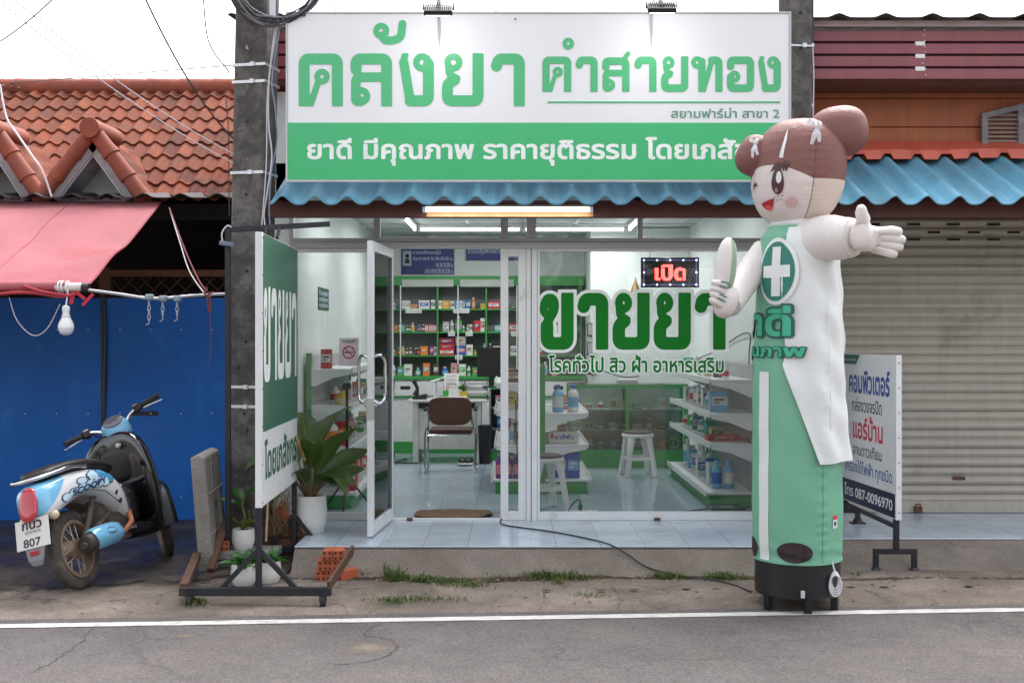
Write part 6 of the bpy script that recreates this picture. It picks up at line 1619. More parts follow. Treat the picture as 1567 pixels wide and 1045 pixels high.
def hpatch(pts, lift, m, nm, par=head):
    pts = [(a, b-FD) for a, b in pts] if nm != 'forehead' else pts
    """polygon fan in (lon,lat) offsets from the face centre"""
    pts = [(a0_+(b0_-a0_)*k_/sn, a1_+(b1_-a1_)*k_/sn) for (a0_,a1_),(b0_,b1_) in zip(pts, pts[1:]+pts[:1]) for sn in [max(1,int(math.hypot(b0_-a0_,b1_-a1_)/2.5))] for k_ in range(sn)]
    q = MB(); c = np.array(pts).mean(0); vs = [onh(FA+c[0],c[1],lift)]; fs = []; rings_ = 8; N = len(pts)
    for r_ in range(1,rings_+1):
        for p_ in pts: vs.append(onh(FA+c[0]+(p_[0]-c[0])*r_/rings_, c[1]+(p_[1]-c[1])*r_/rings_, lift))
    fs = [(0,1+i,1+(i+1)%N) for i in range(N)]+[(1+(r_-1)*N+i,1+r_*N+i,1+r_*N+(i+1)%N,1+(r_-1)*N+(i+1)%N) for r_ in range(1,rings_) for i in range(N)]
    q.add(vs,fs); return q.build(nm, m, par, smooth=True, angle=80)
def el(cx,cy,rx,ry,n=24): return [(cx+rx*math.cos(2*math.pi*i/n),cy+ry*math.sin(2*math.pi*i/n)) for i in range(n)]
EYE = mat('eye print', (.075,.028,.03), .4); SK = F_SKIN
# skin of the face reaches a little up under a curved fringe
head_seam = MB().tube([onh(FA+62,-86+172*k/90,.0005) for k in range(91)],.0022,5).build('seam', mat('seam thread', (.16,.09,.08), .7), head)
(lambda *a: None)([(-60,-8),(-52,-4),(-30,.5),(-8,2),(14,1),(34,-2),(55,-6),(60,-9),(30,-11),(0,-11),(-30,-11)],.005,F_SKIN,'forehead')
eye = hpatch(el(19,-5,7.5,11),.006,EYE,'eye'); hpatch(el(20.5,-.5,3.2,4.5),.008,F_WHITE,'eye_glint',eye); hpatch(el(17.5,-11.5,2.2,2.4),.008,mat('eye glow',(.35,.2,.2),.4),'eye_glint',eye)
for k,(dx,dy) in enumerate(((9,7),(6,10),(12,5))): hpatch([(19+dx-4,5+dy*.1),(19+dx+3.5,6+dy*.45),(19+dx-3,3+dy*.1)],.006,EYE,'eyelash')
hpatch([(10,4),(15,7.5),(20,8.6),(26,7.2),(29,5),(20,6)],.0065,EYE,'eyelash')
wk = [(-32,-9),(-27,-2.5),(-20,-1),(-13,-5),(-20,-4.0),(-27,-5.4)]; hpatch(wk,.006,EYE,'winking_eye')
mo = hpatch([(-12,-24),(0,-22.5),(13,-20),(11,-27),(6,-33),(0,-36),(-6,-33),(-10,-29)],.006,mat('mouth print',(.42,.02,.035),.4),'mouth'); hpatch(el(1,-31,6.5,3.6),.008,mat('tongue print',(.75,.10,.10),.4),'tongue',mo)
for dx,dy in ((14,-19),(19,-18),(24,-17.5),(16.5,-22.5),(22,-22)): hpatch(el(dx,dy,.8,.75,10),.006,EYE,'freckle')
hpatch(el(36,-26,9,6.5),.0045,fabric('blush nylon',(.68,.47,.46)),'cheek')
hpatch([(19.5,12),(24,11.5),(26,30),(24.5,46),(22.5,28)],.006,F_WHITE,'hair_shine')
# hair buns with bows
def bun(c, rad, rot, nm='hair_bun'):
    q = MB(); q.M = Matrix.Translation(c) @ Euler(rot).to_matrix().to_4x4(); q.ell((0,0,0),rad,36,22,p=.82)
    q.v = [(x,y,z) for x,y,z in q.v]; return q.build(nm, F_HAIR, t, smooth=True, angle=80)
b1 = bun((fx(1279),-.05,fz(205)),(.172,.17,.152),(0,R(-8),0)); b2 = bun((fx(1158),.03,fz(238)),(.115,.12,.125),(0,R(25),0))
def bow(c, par, s=1, rz=0):
    q = MB(); q.M = Matrix.Translation(c) @ Euler((0,0,rz)).to_matrix().to_4x4()
    q.ell((0,0,0),(.014*s,.012,.014*s),10,7)
    for a, L in ((150,.055),(40,.035),(255,.10),(282,.085)):
        d = Vector((math.cos(R(a)),0,math.sin(R(a)))); n_ = Vector((-d.z,0,d.x))*.014*s
        q.add([(0,-.004,0),tuple(d*L*.5*s+n_+Vector((0,-.012,0))),tuple(d*L*s+n_*.6),tuple(d*L*s-n_*.6),tuple(d*L*.5*s-n_+Vector((0,-.012,0)))],[(0,1,2,3,4)])
    q.build('bow', mat('bow ribbon',(.74,.72,.76),.5), par, solid=.003)
v = onh(12,26,.03); bow((fx(1232),-.262,fz(205)),b1,1.1,R(5)); bow((fx(1148),-.16,fz(225)),b2,.9,R(-50))
q = MB(); q.lathe([(.16,-.03),(.18,0),(.15,.03)],(fx(1222),0,fz(345)),30); q.build('neck', F_WHITE, t, smooth=True)
# arms: one continuous sleeve-and-hand each
def arm(pts, rs, nm, m): q = MB(); N_ = (len(pts)-1)*18+1; q.tube(smooth_path(pts,18),[r_*(1+.008*math.sin(k_*1.3+math.sin(k_*.37)*2)) for k_, r_ in enumerate(np.interp(np.linspace(0,len(rs)-1,N_),range(len(rs)),rs))],24); return q.build(nm, m, t, smooth=True, angle=80)
F_ARM = fabric('arm nylon', (.80,.745,.72), .5, bump=.3)
arm([(fx(1230),-.11,fz(374)),(fx(1252),-.22,fz(369)),(fx(1266),-.30,fz(371)),(fx(1280),-.36,fz(371))],[.14,.135,.125,.11],'arm',F_ARM)
def hand(c, M, nm='hand', thumb=True):
    """palm, four unequal fingers and a thumb as one skinned surface; local x = along the fingers, z = towards the thumb"""
    verts = [(-.05,0,0),(.02,0,0),(.075,0,0)]; rad = [.062,.078,.070]; edges = [(0,1),(1,2)]
    for k,(z,L,cv) in enumerate(((.043,.105,.02),(.015,.125,.03),(-.013,.118,.04),(-.041,.095,.05))):
        b = len(verts); verts += [(.085,0,z),(.085+L*.5,-cv*.3,z*1.15),(.085+L,-cv,z*1.2)]; rad += [.033,.030,.022]; edges += [(2,b),(b,b+1),(b+1,b+2)]
    b = len(verts); verts += [(.015,-.01,.075),(.0,-.02,.125),(-.01,-.02,.165)]; rad += [.034,.032,.024]; edges += [(1,b),(b,b+1),(b+1,b+2)]
    rad = [r_*1.12 for r_ in rad]
    me = bpy.data.meshes.new(nm); me.from_pydata([tuple(M @ Vector(v)) for v in verts], edges, [])
    me.materials.append(F_ARM)
    o = bpy.data.objects.new(nm, me); COL.objects.link(o); o.parent = t; o.location = c
    sk = o.modifiers.new('skin','SKIN'); sk.use_smooth_shade = True
    for i, r_ in enumerate(rad): me.skin_vertices[0].data[i].radius = (r_,r_)
    me.skin_vertices[0].data[0].use_root = True
    s_ = o.modifiers.new('sub','SUBSURF'); s_.levels = 2; s_.render_levels = 2
    return o
hand((fx(1286),-.39,fz(372)), Euler((R(20),R(8),R(-20))).to_matrix().to_4x4() @ Matrix.Scale(1.22,4))
# raised fist arm on the left
arm([(fx(1176),.06,fz(386)),(fx(1146),-.02,fz(420)),(fx(1120),-.16,fz(452)),(fx(1104),-.27,fz(470))],[.095,.086,.076,.068],'arm',F_ARM)
q = MB(); q.M = Matrix.Translation((fx(1098),-.29,fz(464))) @ Euler((0,R(18),0)).to_matrix().to_4x4(); q.ell((0,0,0),(.068,.075,.098),28,18,p=.9); fist = q.build('fist', F_ARM, t, smooth=True, angle=80)
for k in range(4):
    q = MB(); q.M = Matrix.Translation((fx(1090)-.006*k,-.335,fz(445)-.038*k+.02)) @ Euler((0,R(14+6*k),R(20))).to_matrix().to_4x4(); q.ell((-.015,0,0),(.055,.034,.023),18,12,p=.9); fg = q.build('finger', F_ARM, t, smooth=True, angle=80)
    q = MB(); q.M = Matrix.Translation((fx(1090)-.006*k,-.335,fz(445)-.038*k+.02)) @ Euler((0,R(14+6*k),R(20))).to_matrix().to_4x4(); q.tube([(-.03,-.035,.012),(.02,-.036,.014),(.033,-.034,0),(.02,-.036,-.014),(-.03,-.035,-.012)],.0035,5)
    if k in (0,2): q.build('finger_outline', F_DK, fg)
q = MB(); q.M = Matrix.Translation((fx(1097),-.30,fz(414))) @ Euler((0,R(6),0)).to_matrix().to_4x4(); q.ell((0,0,0),(.062,.06,.175),28,20,p=.92); th_ = q.build('thumb', F_ARM, t, smooth=True, angle=80)
q = MB(); q.M = Matrix.Translation((fx(1097),-.30,fz(414))) @ Euler((0,R(6),0)).to_matrix().to_4x4()
F_PG = fabric('pale green nylon', (.33,.48,.33)); vs = []
def thp(a, z): 
    th = math.acos(max(-1,min(1,-z))); s = math.sin(th)**.92; c_, s_ = math.cos(a), math.sin(a)
    return (.0635*s*math.copysign(abs(c_)**.92,c_), .0615*s*math.copysign(abs(s_)**.92,s_), .176*math.copysign(abs(z)**.92,z))
for j in range(25):
    z = -.75+1.7*j/24
    for i in range(5): vs.append(thp(R(-72+34*i/4), z))
q.add(vs,[(j*5+i,j*5+i+1,(j+1)*5+i+1,(j+1)*5+i) for j in range(24) for i in range(4)]); q.build('thumb_stripe', F_PG, th_, smooth=True)
# coiled white cord and valve on the drum
q = MB(); b = Vector((.232*math.sin(R(46)),-.262*math.cos(R(46))-.04,fz(876)))
for k in range(4): q.tube([b+Vector((.022*math.cos(a)*(1+.2*k),-.004*k,.05*math.sin(a)*(1+.08*k)-.01*k)) for a in [i*math.pi/8 for i in range(16)]],.0055,6,closed=True)
q.build('cord', WIRE_W, t)
q = MB(); q.tube([(-.03,-.262,fz(890)),(-.03,-.262,fz(900))],.012,10); q.build('drain_valve', WIRE_W, t)
q = MB(); q.tube(smooth_path([b+Vector((0,0,.05)),b+Vector((-.01,.02,.10)),b+Vector((-.01,.03,.14))],4),.005,6); q.build('cord', WIRE_W, t)
# ================================================================== INSIDE THE SHOP
COLS = {'white':(.66,.66,.64),'red':(.50,.03,.035),'orange':(.70,.20,.03),'yellow':(.62,.43,.04),'blue':(.03,.10,.42),'sky blue':(.16,.40,.62),'green':(.06,.36,.08),'teal':(.08,.36,.34),'pink':(.62,.22,.28),'purple':(.16,.03,.22),'brown':(.10,.04,.025),'cream':(.55,.46,.28),'grey':(.34,.34,.33),'maroon':(.20,.01,.05),'black':(.02,.02,.022)}
def pm(c): return mat('pack '+c, COLS[c], .45, var=.06)
CAPM = mat('pack cap', (.7,.7,.7), .4)
random.seed(19)
def carton(x, y, z, w, d, h, c, c2, label, grp, rz=0, flat=False):
    q = MB(); q.cbox((0,0,h/2),(w,d,h))
    o = q.build('carton', pm(c)); o.location = (x,y,z); o.rotation_euler = (0,0,rz)
    tag(o, label, 'carton', grp)
    q = MB(); yy = -d/2
    q.box(-w*.42,w*.42,yy-.0022,yy-.0004,h*.32,h*.74); q.build('label_panel', pm(c2), o)
    q = MB(); q.box(-w*.3,w*.28,yy-.0034,yy-.0024,h*.55,h*.64); q.box(-w*.3,w*.05,yy-.0034,yy-.0024,h*.42,h*.48); q.build('print', pm('black' if c2 in ('white','cream','yellow') else 'white'), o)
    return o
def bottle(x, y, z, r, h, c, c2, label, grp, capc=None, clear=False, n=14):
    q = MB(); q.lathe([(r*.85,0),(r,h*.03),(r,h*.66),(r*.8,h*.75),(r*.42,h*.82),(r*.42,h*.87)],(0,0,0),n); o = q.build('bottle', pm(c), smooth=True); o.location = (x,y,z); tag(o, label, 'bottle', grp)
    q = MB(); q.lathe([(r*.5,h*.87),(r*.5,h*.985),(r*.42,h)],(0,0,0),n); q.build('cap', pm(capc) if capc else CAPM, o, smooth=True)
    q = MB(); q.lathe([(r*1.015,h*.18),(r*1.015,h*.56)],(0,0,0),n,capped=False); q.build('label_band', pm(c2), o, smooth=True)
    return o
ORD = ['leftmost','second','third','fourth','fifth','sixth','seventh','eighth','ninth','tenth','eleventh','twelfth','thirteenth','fourteenth','fifteenth','sixteenth','seventeenth','eighteenth']
def ordl(i): return 'leftmost' if i == 0 else ORD[i]+' from left'

# ------------------------------------------------------------------ ceiling tubes
def ceil_tube(a, b, label, e):
    t = thing('tube_light', label, 'light', tuple((Vector(a)+Vector(b))/2), 0, 'tube lights on the shop ceiling')
    a, b = Vector(a)-t.location, Vector(b)-t.location; d = (b-a).normalized()
    q = MB(); q.tube([a+d*.02,b-d*.02],.016,10); q.build('tube', emit('ceiling tube glow',(.95,1,1),2.5), t, smooth=True)
    q = MB(); q.bar(a+Vector((0,0,.035)),b+Vector((0,0,.035)),.05,.03); q.build('fitting', WHITE, t, bevel=.003)
    for p_ in (a,b):
        q = MB(); q.cbox(p_,(.035,.035,.05)); q.build('end_cap', WHITE, t, bevel=.003)
    l = bpy.data.lights.new('ceiling_lamp','AREA'); l.shape = 'RECTANGLE'; l.size = (b-a).length; l.size_y = .04; l.energy = e; l.color = (.99,1,1)
    lo = bpy.data.objects.new('ceiling_lamp', l); COL.objects.link(lo); lo.parent = t; lo.location = (0,0,-.03); lo.rotation_euler = (0,0,math.atan2(d.y,d.x))
TZ = 2.635
for a, b, lb in (((-1.05,4.35,TZ),(.10,4.35,TZ),'ceiling tube light across the back, left of the door post'),((.14,4.35,TZ),(1.28,4.35,TZ),'ceiling tube light across the back, behind the big green window letters'),
                 ((-1.10,2.95,TZ),(-1.10,4.28,TZ),'ceiling tube light running back along the left of the shop'),((1.33,2.95,TZ),(1.33,4.28,TZ),'ceiling tube light running back along the right of the shop'),
                 ((-1.10,.75,TZ),(-1.10,1.95,TZ),'ceiling tube light near the left display window'),((1.33,.75,TZ),(1.33,1.95,TZ),'ceiling tube light near the right display window')):
    ceil_tube(a, b, lb, 4.0)
# ------------------------------------------------------------------ posters on the back wall
POSTER = mat('blue poster', (.012,.022,.19), .4); PTXT = mat('poster text', (.55,.6,.75), .5)
def poster(px0, px1, py0, py1, y, label, lines, name='poster'):
    x0, x1, z0, z1 = PX(px0,y), PX(px1,y), PZ(py1,y), PZ(py0,y)
    t = tag(MB().box(x0,x1,y-.004,y,z0,z1).build(name, POSTER), label, 'poster', 'blue posters on the back wall')
    for s_, a, b, c, d in lines:
        lettering(text_field(s_, h=.05), (x0+(x1-x0)*a,x0+(x1-x0)*b,z0+(z1-z0)*c,z0+(z1-z0)*d), 'lettering', PTXT, t, face_y(y-.0055), off=.01)
    return t, x0, x1, z0, z1
YP = 5.99
p_, x0, x1, z0, z1 = poster(614,695,366,420,YP,'blue poster with opening hours on the back wall, left',[('เวลาปฏิบัติการ',.08,.92,.78,.95),('นามเภสัชกรหญิง',.22,.75,.55,.69),('จันทร์-ศุกร์ 16.30-20.30 น.',.22,.98,.37,.51),('16.30-22.00 น.',.66,.98,.21,.33),('เสาร์-อาทิตย์ 08.30-22.00 น.',.45,.98,.03,.17)])
MB().box(x0+.01,x1-.01,YP-.006,YP-.0045,z0+(z1-z0)*.725,z0+(z1-z0)*.745).build('rule', PTXT, p_)
MB().box(x0+.02,x0+.13,YP-.006,YP-.0045,z0+.11,z0+.30).build('photo_panel', mat('poster photo', (.42,.45,.5), .5), p_)
q = MB(); q.lathe([(.022,-.0005),(.022,.0005)],(0,0,0),14); q.v = [(x0+.075+a,YP-.0065,z0+.235+b) for a,b,c in q.v]; q.add([(x0+.04,YP-.0065,z0+.14),(x0+.11,YP-.0065,z0+.14),(x0+.095,YP-.0065,z0+.205),(x0+.055,YP-.0065,z0+.205)],[(0,1,2,3)]); q.build('photo_figure', BLACK, p_)
poster(713,794,366,399,YP,'blue poster with one line of white writing on the back wall, right',[('ยาควบคุมพิเศษตามกฎหมาย',.04,.96,.24,.6)])
# green notice on the left wall
gy0, gy1 = 1.35, 1.95; gz0, gz1 = PZ(474,1.5), PZ(440,1.5)
gt = tag(MB().box(LX+.001,LX+.006,gy0,gy1,gz0,gz1).build('notice', mat('dark green notice', (.012,.09,.05), .4)), 'dark green notice with white writing on the left inside wall', 'notice')
sw = lambda u,v,l: (LX+.0075+l,u,v)
for s_, a, b in (('ร้านขายยา',.66,.92),('เภสัชกร',.38,.6),('อยู่ปฏิบัติการ',.08,.32)): lettering(text_field(s_, h=.05), (gy0+.04,gy1-.04,gz0+(gz1-gz0)*a,gz0+(gz1-gz0)*b), 'lettering', PTXT, gt, sw, off=.02)

# ------------------------------------------------------------------ back cabinet
CB = thing('wall_cabinet', 'green and grey wall cabinet full of medicine along the back wall', 'cabinet', (-.3,5.98,0))
def cb(mb, nm, m, **k): return relbuild(mb, nm, m, CB, **k)
BACKP = mat('cabinet back', (.21,.225,.24), .6, var=.08); CABW = mat('cabinet white', (.62,.63,.63), .45)
cy0, cy1 = 5.68, 5.97
cx0, cx1 = -1.70, .90
cb(MB().box(cx0,cx1,cy1,cy1+.018,.94,2.18),'back_panel',BACKP)
cb(MB().box(cx0,cx1,cy0,cy1-.002,2.06,2.18),'header',GREEN,bevel=.004)
vx = [PX(v,cy0) for v in (590,669.6,744,817,889)]
for v in [cx0+.01]+vx[1:]: cb(MB().box(v-.010,v+.010,cy0+.002,cy1-.002,.94,2.06),'upright',GREEN)
SHZ = {'top':PZ(472.5,cy0),'upper':PZ(507.5,cy0),'middle':PZ(543.5,cy0)}
xs_ = [cx0+.02]+vx[1:]
for z in SHZ.values():
    for k in range(4): cb(MB().box(xs_[k]+.011,xs_[k+1]-.011,cy0,cy1-.003,z-.018,z),'shelf',GREEN)
cb(MB().box(cx0,cx1,cy0-.32,cy1,.90,.94),'counter_top',GREEN,bevel=.004)
cb(MB().box(cx0,cx1,cy0-.28,cy1-.01,.14,.90),'base_cabinet',CABW)
cb(MB().box(cx0,cx1,cy0-.29,cy1-.01,0,.14),'kick_board',GREEN)
for k in range(4): cb(MB().box(xs_[k]+.012,xs_[k+1]-.012,cy0-.30,cy0-.281,.70,.88),'drawer_front',CABW,bevel=.004)
cb(MB().box(cx0,cx1,cy0-.299,cy0-.282,.672,.694),'drawer_rail',GREEN)
for k in range(4): cb(MB().box((xs_[k]+xs_[k+1])/2-.06,(xs_[k]+xs_[k+1])/2+.06,cy0-.305,cy0-.3005,.78,.82),'drawer_pull',BLACK)
for k,pxx in enumerate((613,701,791)): cb(MB().box(PX(pxx,cy0-.02)-.006,PX(pxx,cy0-.02)+.006,cy0-.03,cy0-.018,.95,2.06),'door_edge',ALU)
for a,b in ((615,694),(704,786)): cb(MB().box(PX(a,cy0-.03),PX(b,cy0-.03),cy0-.04,cy0-.022,PZ(439,cy0),PZ(428,cy0)),'lamp_cover',mat('lamp cover',(.36,.40,.36),.4))
G_B = 'medicine packs in the back cabinet'
spec = {'top':[(-60,-10,60,'white','blue',0),(4,40,70,'white','black',0),(120,218,95,'white','grey',0),(222,312,55,'orange','cream',0),(325,455,100,'white','blue',0),(470,525,105,'white','black',0),(560,600,95,'white','cream',0),(604,690,95,'yellow','orange',0),(700,755,90,'white','brown',0),(765,800,95,'sky blue','white',0),(806,840,95,'white','sky blue',0),(846,878,95,'sky blue','white',0),(884,940,105,'blue','white',0),(946,1000,135,'orange','cream',1),(1062,1122,62,'yellow','yellow',0),(1145,1290,88,'red','white',0),(1296,1335,125,'white','pink',1),(1420,1480,40,'black','grey',0),(1540,1590,70,'white','green',0),(1610,1680,95,'pink','white',0),(1700,1760,80,'green','white',0),(1800,1880,90,'white','red',0)],
 'upper':[(-70,-15,80,'cream','red',0),(32,78,75,'orange','red',0),(84,120,80,'white','teal',0),(124,160,80,'teal','green',0),(168,192,75,'brown','white',1),(194,216,75,'brown','white',1),(222,270,105,'cream','yellow',1),(312,348,85,'blue','pink',1),(352,392,85,'black','white',1),(396,440,80,'pink','white',0),(444,540,80,'pink','white',0),(612,688,120,'grey','white',0),(690,742,135,'white','grey',1),(752,842,185,'green','grey',1),(845,868,75,'white','green',1),(892,928,85,'grey','white',1),(930,966,85,'white','black',0),(980,1058,130,'red','maroon',0),(1062,1116,160,'white','red',0),(1232,1310,80,'teal','white',0),(1400,1560,95,'red','white',0),(1600,1680,100,'white','blue',0),(1720,1800,90,'orange','white',0)],
 'middle':[(-60,-10,90,'orange','white',0),(0,40,70,'white','green',1),(58,100,85,'brown','orange',1),(106,154,105,'yellow','cream',1),(160,198,82,'brown','white',1),(202,240,88,'brown','white',1),(270,300,85,'brown','red',1),(304,338,90,'brown','cream',1),(345,435,105,'orange','orange',0),(455,498,110,'purple','pink',0),(502,538,100,'white','black',0),(765,885,108,'blue','pink',0),(892,968,125,'white','cream',0),(975,1012,60,'green','yellow',1),(1090,1130,140,'white','grey',1),(1150,1200,140,'purple','purple',1),(1216,1320,110,'cream','brown',0),(1420,1500,110,'white','purple',0),(1590,1690,110,'orange','white',0),(1720,1800,120,'red','white',0)]}
for sh, items in spec.items():
    z = SHZ[sh]+.001
    for i, (u0,u1,hv,c,c2,kind) in enumerate(items):
        y = cy0+.075+random.uniform(0,.03); x0 = PX(600+u0/7.835,y); x1 = PX(600+u1/7.835,y); w = max(.03,x1-x0); h = hv/7.835*(y+CD)/FPX
        lab = f'{c} {"bottle" if kind else "box"} with {c2} label on the {sh} shelf of the back cabinet, {ordl(i) if i < 18 else "near its right end" if i < 20 else "at its right end" if i < 22 else "in its right corner"}'
        if len(lab.split()) > 16: lab = f'{c} {"bottle" if kind else "box"} with {c2} label, {sh} back shelf, {ordl(i) if i < 18 else ("nineteenth from left","twentieth from left","twenty-first from left","rightmost","rightmost but hidden")[i-18]}'
        if x1 > cx1: continue
        if kind: bottle((x0+x1)/2,y,z,w/2*.95,h,c,c2,lab,G_B)
        else: carton((x0+x1)/2,y,z,w*.97,.12,h,c,c2,lab,G_B,rz=random.uniform(-.04,.04))
# the stack of red boxes in the middle bay
zz = SHZ['middle']+.001; y = cy0+.08; xc = (PX(672,y)+PX(696,y))/2
for c,c2,hv,lab in (('red','white',72,'red box with white patch, lowest of the stack on the middle back shelf'),('red','maroon',52,'flat red box in the middle of the stack on the middle back shelf'),('maroon','maroon',78,'dark maroon box on top of the stack on the middle back shelf')):
    h = hv/7.835*(y+CD)/FPX; carton(xc,y,zz,.19,.14,h,c,c2,lab,G_B); zz += h+.001
h = 108/7.835*(cy0+.08+CD)/FPX; carton((PX(697.5,cy0+.1)+PX(713,cy0+.1))/2,cy0+.095,SHZ['middle']+h+.006,.125,.12,.115,'grey','cream','pale grey box standing on the blue box, middle back shelf',G_B)
random.seed(23)
cnt = 0; xx = -1.62
cc_ = ['orange','white','green','white','teal','orange','brown','blue','pink','white','white','green','orange','orange','white','red','blue','cream','white','grey','pink']
for i, c in enumerate(cc_):
    w = random.uniform(.05,.10); h = random.uniform(.09,.19); c2 = random.choice(['white','cream','red','sky blue','green','grey'])
    lab = f'{c} {"bottle" if i%3==1 else "box"} with {c2} label on the back counter, {ordl(i) if i < 18 else ("nineteenth from left","twentieth from left","rightmost")[i-18]}'
    if i % 3 == 1: bottle(xx+w/2,cy0-.06,.941,w/2*.9,h,c,c2,lab,'packs on the back counter')
    else: carton(xx+w/2,cy0-.06,.941,w,.10,h,c,c2,lab,'packs on the back counter',rz=random.uniform(-.06,.06))
    xx += w+random.uniform(.006,.05)
# price cards hanging on shelf edges
for i,(px,sh,w,lab) in enumerate(((633,'top',.20,'white price card under the top back shelf, left bay'),(706,'top',.20,'white price card under the top back shelf, middle bay'),(691,'upper',.085,'white price card under the upper back shelf beside the green bottle'),(718,'upper',.09,'white price card under the upper back shelf below the red box'),(702,'middle',.09,'white price card under the middle back shelf below the blue box'),(787,'upper',.085,'white price card under the upper back shelf behind the door post'))):
    x = PX(px,cy0); z = SHZ[sh]
    o = tag(MB().box(x-w/2,x+w/2,cy0-.006,cy0-.003,z-.055,z+.004).build('price_card', mat('card', (.55,.58,.57), .6)), lab, 'card', 'price cards on the back shelves')
    MB().box(x-w*.3,x+w*.4,cy0-.0075,cy0-.0062,z-.035,z-.028).build('print', pm('grey'), o)

# ------------------------------------------------------------------ desk, chair and the things on it
def simple(name, label, cat, loc, rz=0, grp=None): return thing(name, label, cat, loc, rz, grp)
DX, DYY = -.72, 4.45
dk = simple('desk', 'pale grey office desk behind the brown chair', 'desk', (DX,DYY,0))
DESK = mat('desk laminate', (.50,.50,.48), .45)
MB().box(-.46,.44,-.32,.32,.685,.71).build('desk_top', DESK, dk, bevel=.004)
for x in (-.36,.34): MB().box(x-.03,x+.03,-.29,.29,0,.684).build('side_panel', DESK, dk, bevel=.003)
MB().box(-.329,.309,-.27,-.25,.16,.684).build('modesty_panel', DESK, dk)
MB().box(-.325,.305,-.295,-.272,.62,.684).build('drawer', BLACK, dk)
def on_desk(x, y=0): return (DX+x, DYY+y, .711)
ch = simple('visitor_chair', 'brown padded visitor chair with chrome frame in front of the desk', 'chair', (PX(690,3.35),3.45,0))
BRN = mat('brown vinyl', (.085,.032,.022), .45, var=.15, bump=.1, bs=120)
q = MB(); rr = []
for y, zo in ((-.24,0),(-.275,-.004)):
    ring_ = []
    for k in range(28):
        a = 2*math.pi*k/28; c_, s_ = math.cos(a), math.sin(a); ring_.append((.225*math.copysign(abs(c_)**.45,c_), y-.03*(1-(math.copysign(abs(c_)**.45,c_))**2), .655+(.135+(0 if s_ > 0 else .0))*math.copysign(abs(s_)**.5,s_)-(.02*(1-c_*c_) if s_ < 0 else 0)))
    rr.append(ring_)
q.loft(rr).build('backrest', BRN, ch, smooth=True, bevel=.006, angle=50)
q = MB(); q.box(-.225,.225,-.20,.22,.40,.455); q.build('seat', BRN, ch, bevel=.02)
q = MB(); q.tube([(-.19,-.245,.792),(.19,-.245,.792)],.006,6); q.build('back_trim', CHROME, ch)
for s_ in (-1,1):
    q = MB(); x = s_*.262
    q.tube(smooth_path([(s_*.2,-.24,.72),(s_*.235,-.235,.5),(x,-.235,.42),(x,-.24,.2),(x,-.25,.012),(x,.0,.012),(x,.22,.012),(x,.21,.2),(x,.2,.62),(x,.12,.645),(x,-.15,.645),(x,-.24,.63)],4),.0115,8); q.build('leg_frame', CHROME, ch, smooth=True)
    q = MB(); q.box(x-.022,x+.022,-.21,.17,.648,.672); q.build('armrest', BLACK, ch, bevel=.008)
q = MB(); q.tube([(-.262,.2,.39),(.262,.2,.39)],.01,8); q.tube([(-.24,-.2,.39),(.24,-.2,.39)],.01,8); q.build('seat_rail', CHROME, ch)
# telephone handset, pen holder, plant, papers, paper rack
t = simple('desk_phone', 'black telephone with upright handset on the left of the desk', 'telephone', on_desk(-.33,-.05)); q = MB(); q.prism([(-.08,0),(.08,0),(.08,.06),(-.08,.03)],-.09,.09); q.build('base', BLACK, t, bevel=.006)
q = MB(); q.tube(smooth_path([(-.05,0,.04),(-.03,0,.12),(-.07,0,.21)],4),[.035,.034,.03,.022,.02,.02,.022,.026,.028],10); q.build('handset', BLACK, t, smooth=True)
t = simple('desk_plant', 'small spiky green plant in a yellow pot on the desk', 'plant', on_desk(.17,-.1)); q = MB(); q.lathe([(.035,0),(.048,.09),(.042,.09)],(0,0,0),16); q.build('pot', pm('yellow'), t, smooth=True); random.seed(6)
for k in range(16):
    q = MB(); v_, f_ = leaf((0,0,.085), k*2.4, random.uniform(.08,.15), .018, random.uniform(.6,1.4), random.uniform(.3,1), 0, 5); q.add(v_,f_); q.build('leaf', LEAF_FERN, t, smooth=True)
t = simple('document_tray', 'grey document tray with stacked white papers on the desk', 'tray', on_desk(.31,.12))
for k in range(3):
    q = MB(); q.box(-.13,.13,-.12,.12,.03+.07*k,.036+.07*k); q.build('shelf', BLACK, t); q = MB(); q.box(-.12,.12,-.115,.11,.037+.07*k,.05+.07*k); q.build('papers', pm('white'), t)
MB().box(-.135,-.131,-.12,.12,0,.2).build('side', BLACK, t); MB().box(.131,.135,-.12,.12,0,.2).build('side', BLACK, t)
t = simple('paper_sheet', 'white printed sheet standing upright on the desk', 'sheet', on_desk(.02,.12)); q = MB(); q.cbox((0,0,.15),(.17,.004,.28),rx=R(-10)); q.build('sheet', pm('white'), t)
for k in range(5):
    q = MB(); q.cbox((0,-.006+.008*(.15-.2+.05*k)*-2,.08+.045*k),(.11,.003,.008),rx=R(-10)); q.build('print', pm('grey'), t)
t = simple('pen_cup', 'green pen cup with clutter in the middle of the desk', 'cup', on_desk(-.03,-.12)); q = MB(); q.lathe([(.03,0),(.034,.1),(.03,.1)],(0,0,0),14); q.build('cup', pm('green'), t, smooth=True)
for k in range(5):
    q = MB(); q.tube([(.008*math.cos(k*1.3),.008*math.sin(k*1.3),.02),(.03*math.cos(k*1.3),.03*math.sin(k*1.3),.16)],.004,5); q.build('pen', pm(('red','blue','black','grey','orange')[k]), t)
t = simple('desk_lamp', 'thin white desk lamp with two arms behind the telephone', 'lamp', on_desk(-.17,.1)); q = MB(); q.lathe([(.06,0),(.055,.015)],(0,0,0),16); q.build('base', WHITE, t); q = MB(); q.tube([(0,0,.01),(0,0,.2),(.14,-.02,.26)],.007,6); q.build('arm', WHITE, t); q = MB(); q.tube([(-.05,0,.19),(.05,0,.22)],.012,6); q.build('head', WHITE, t)
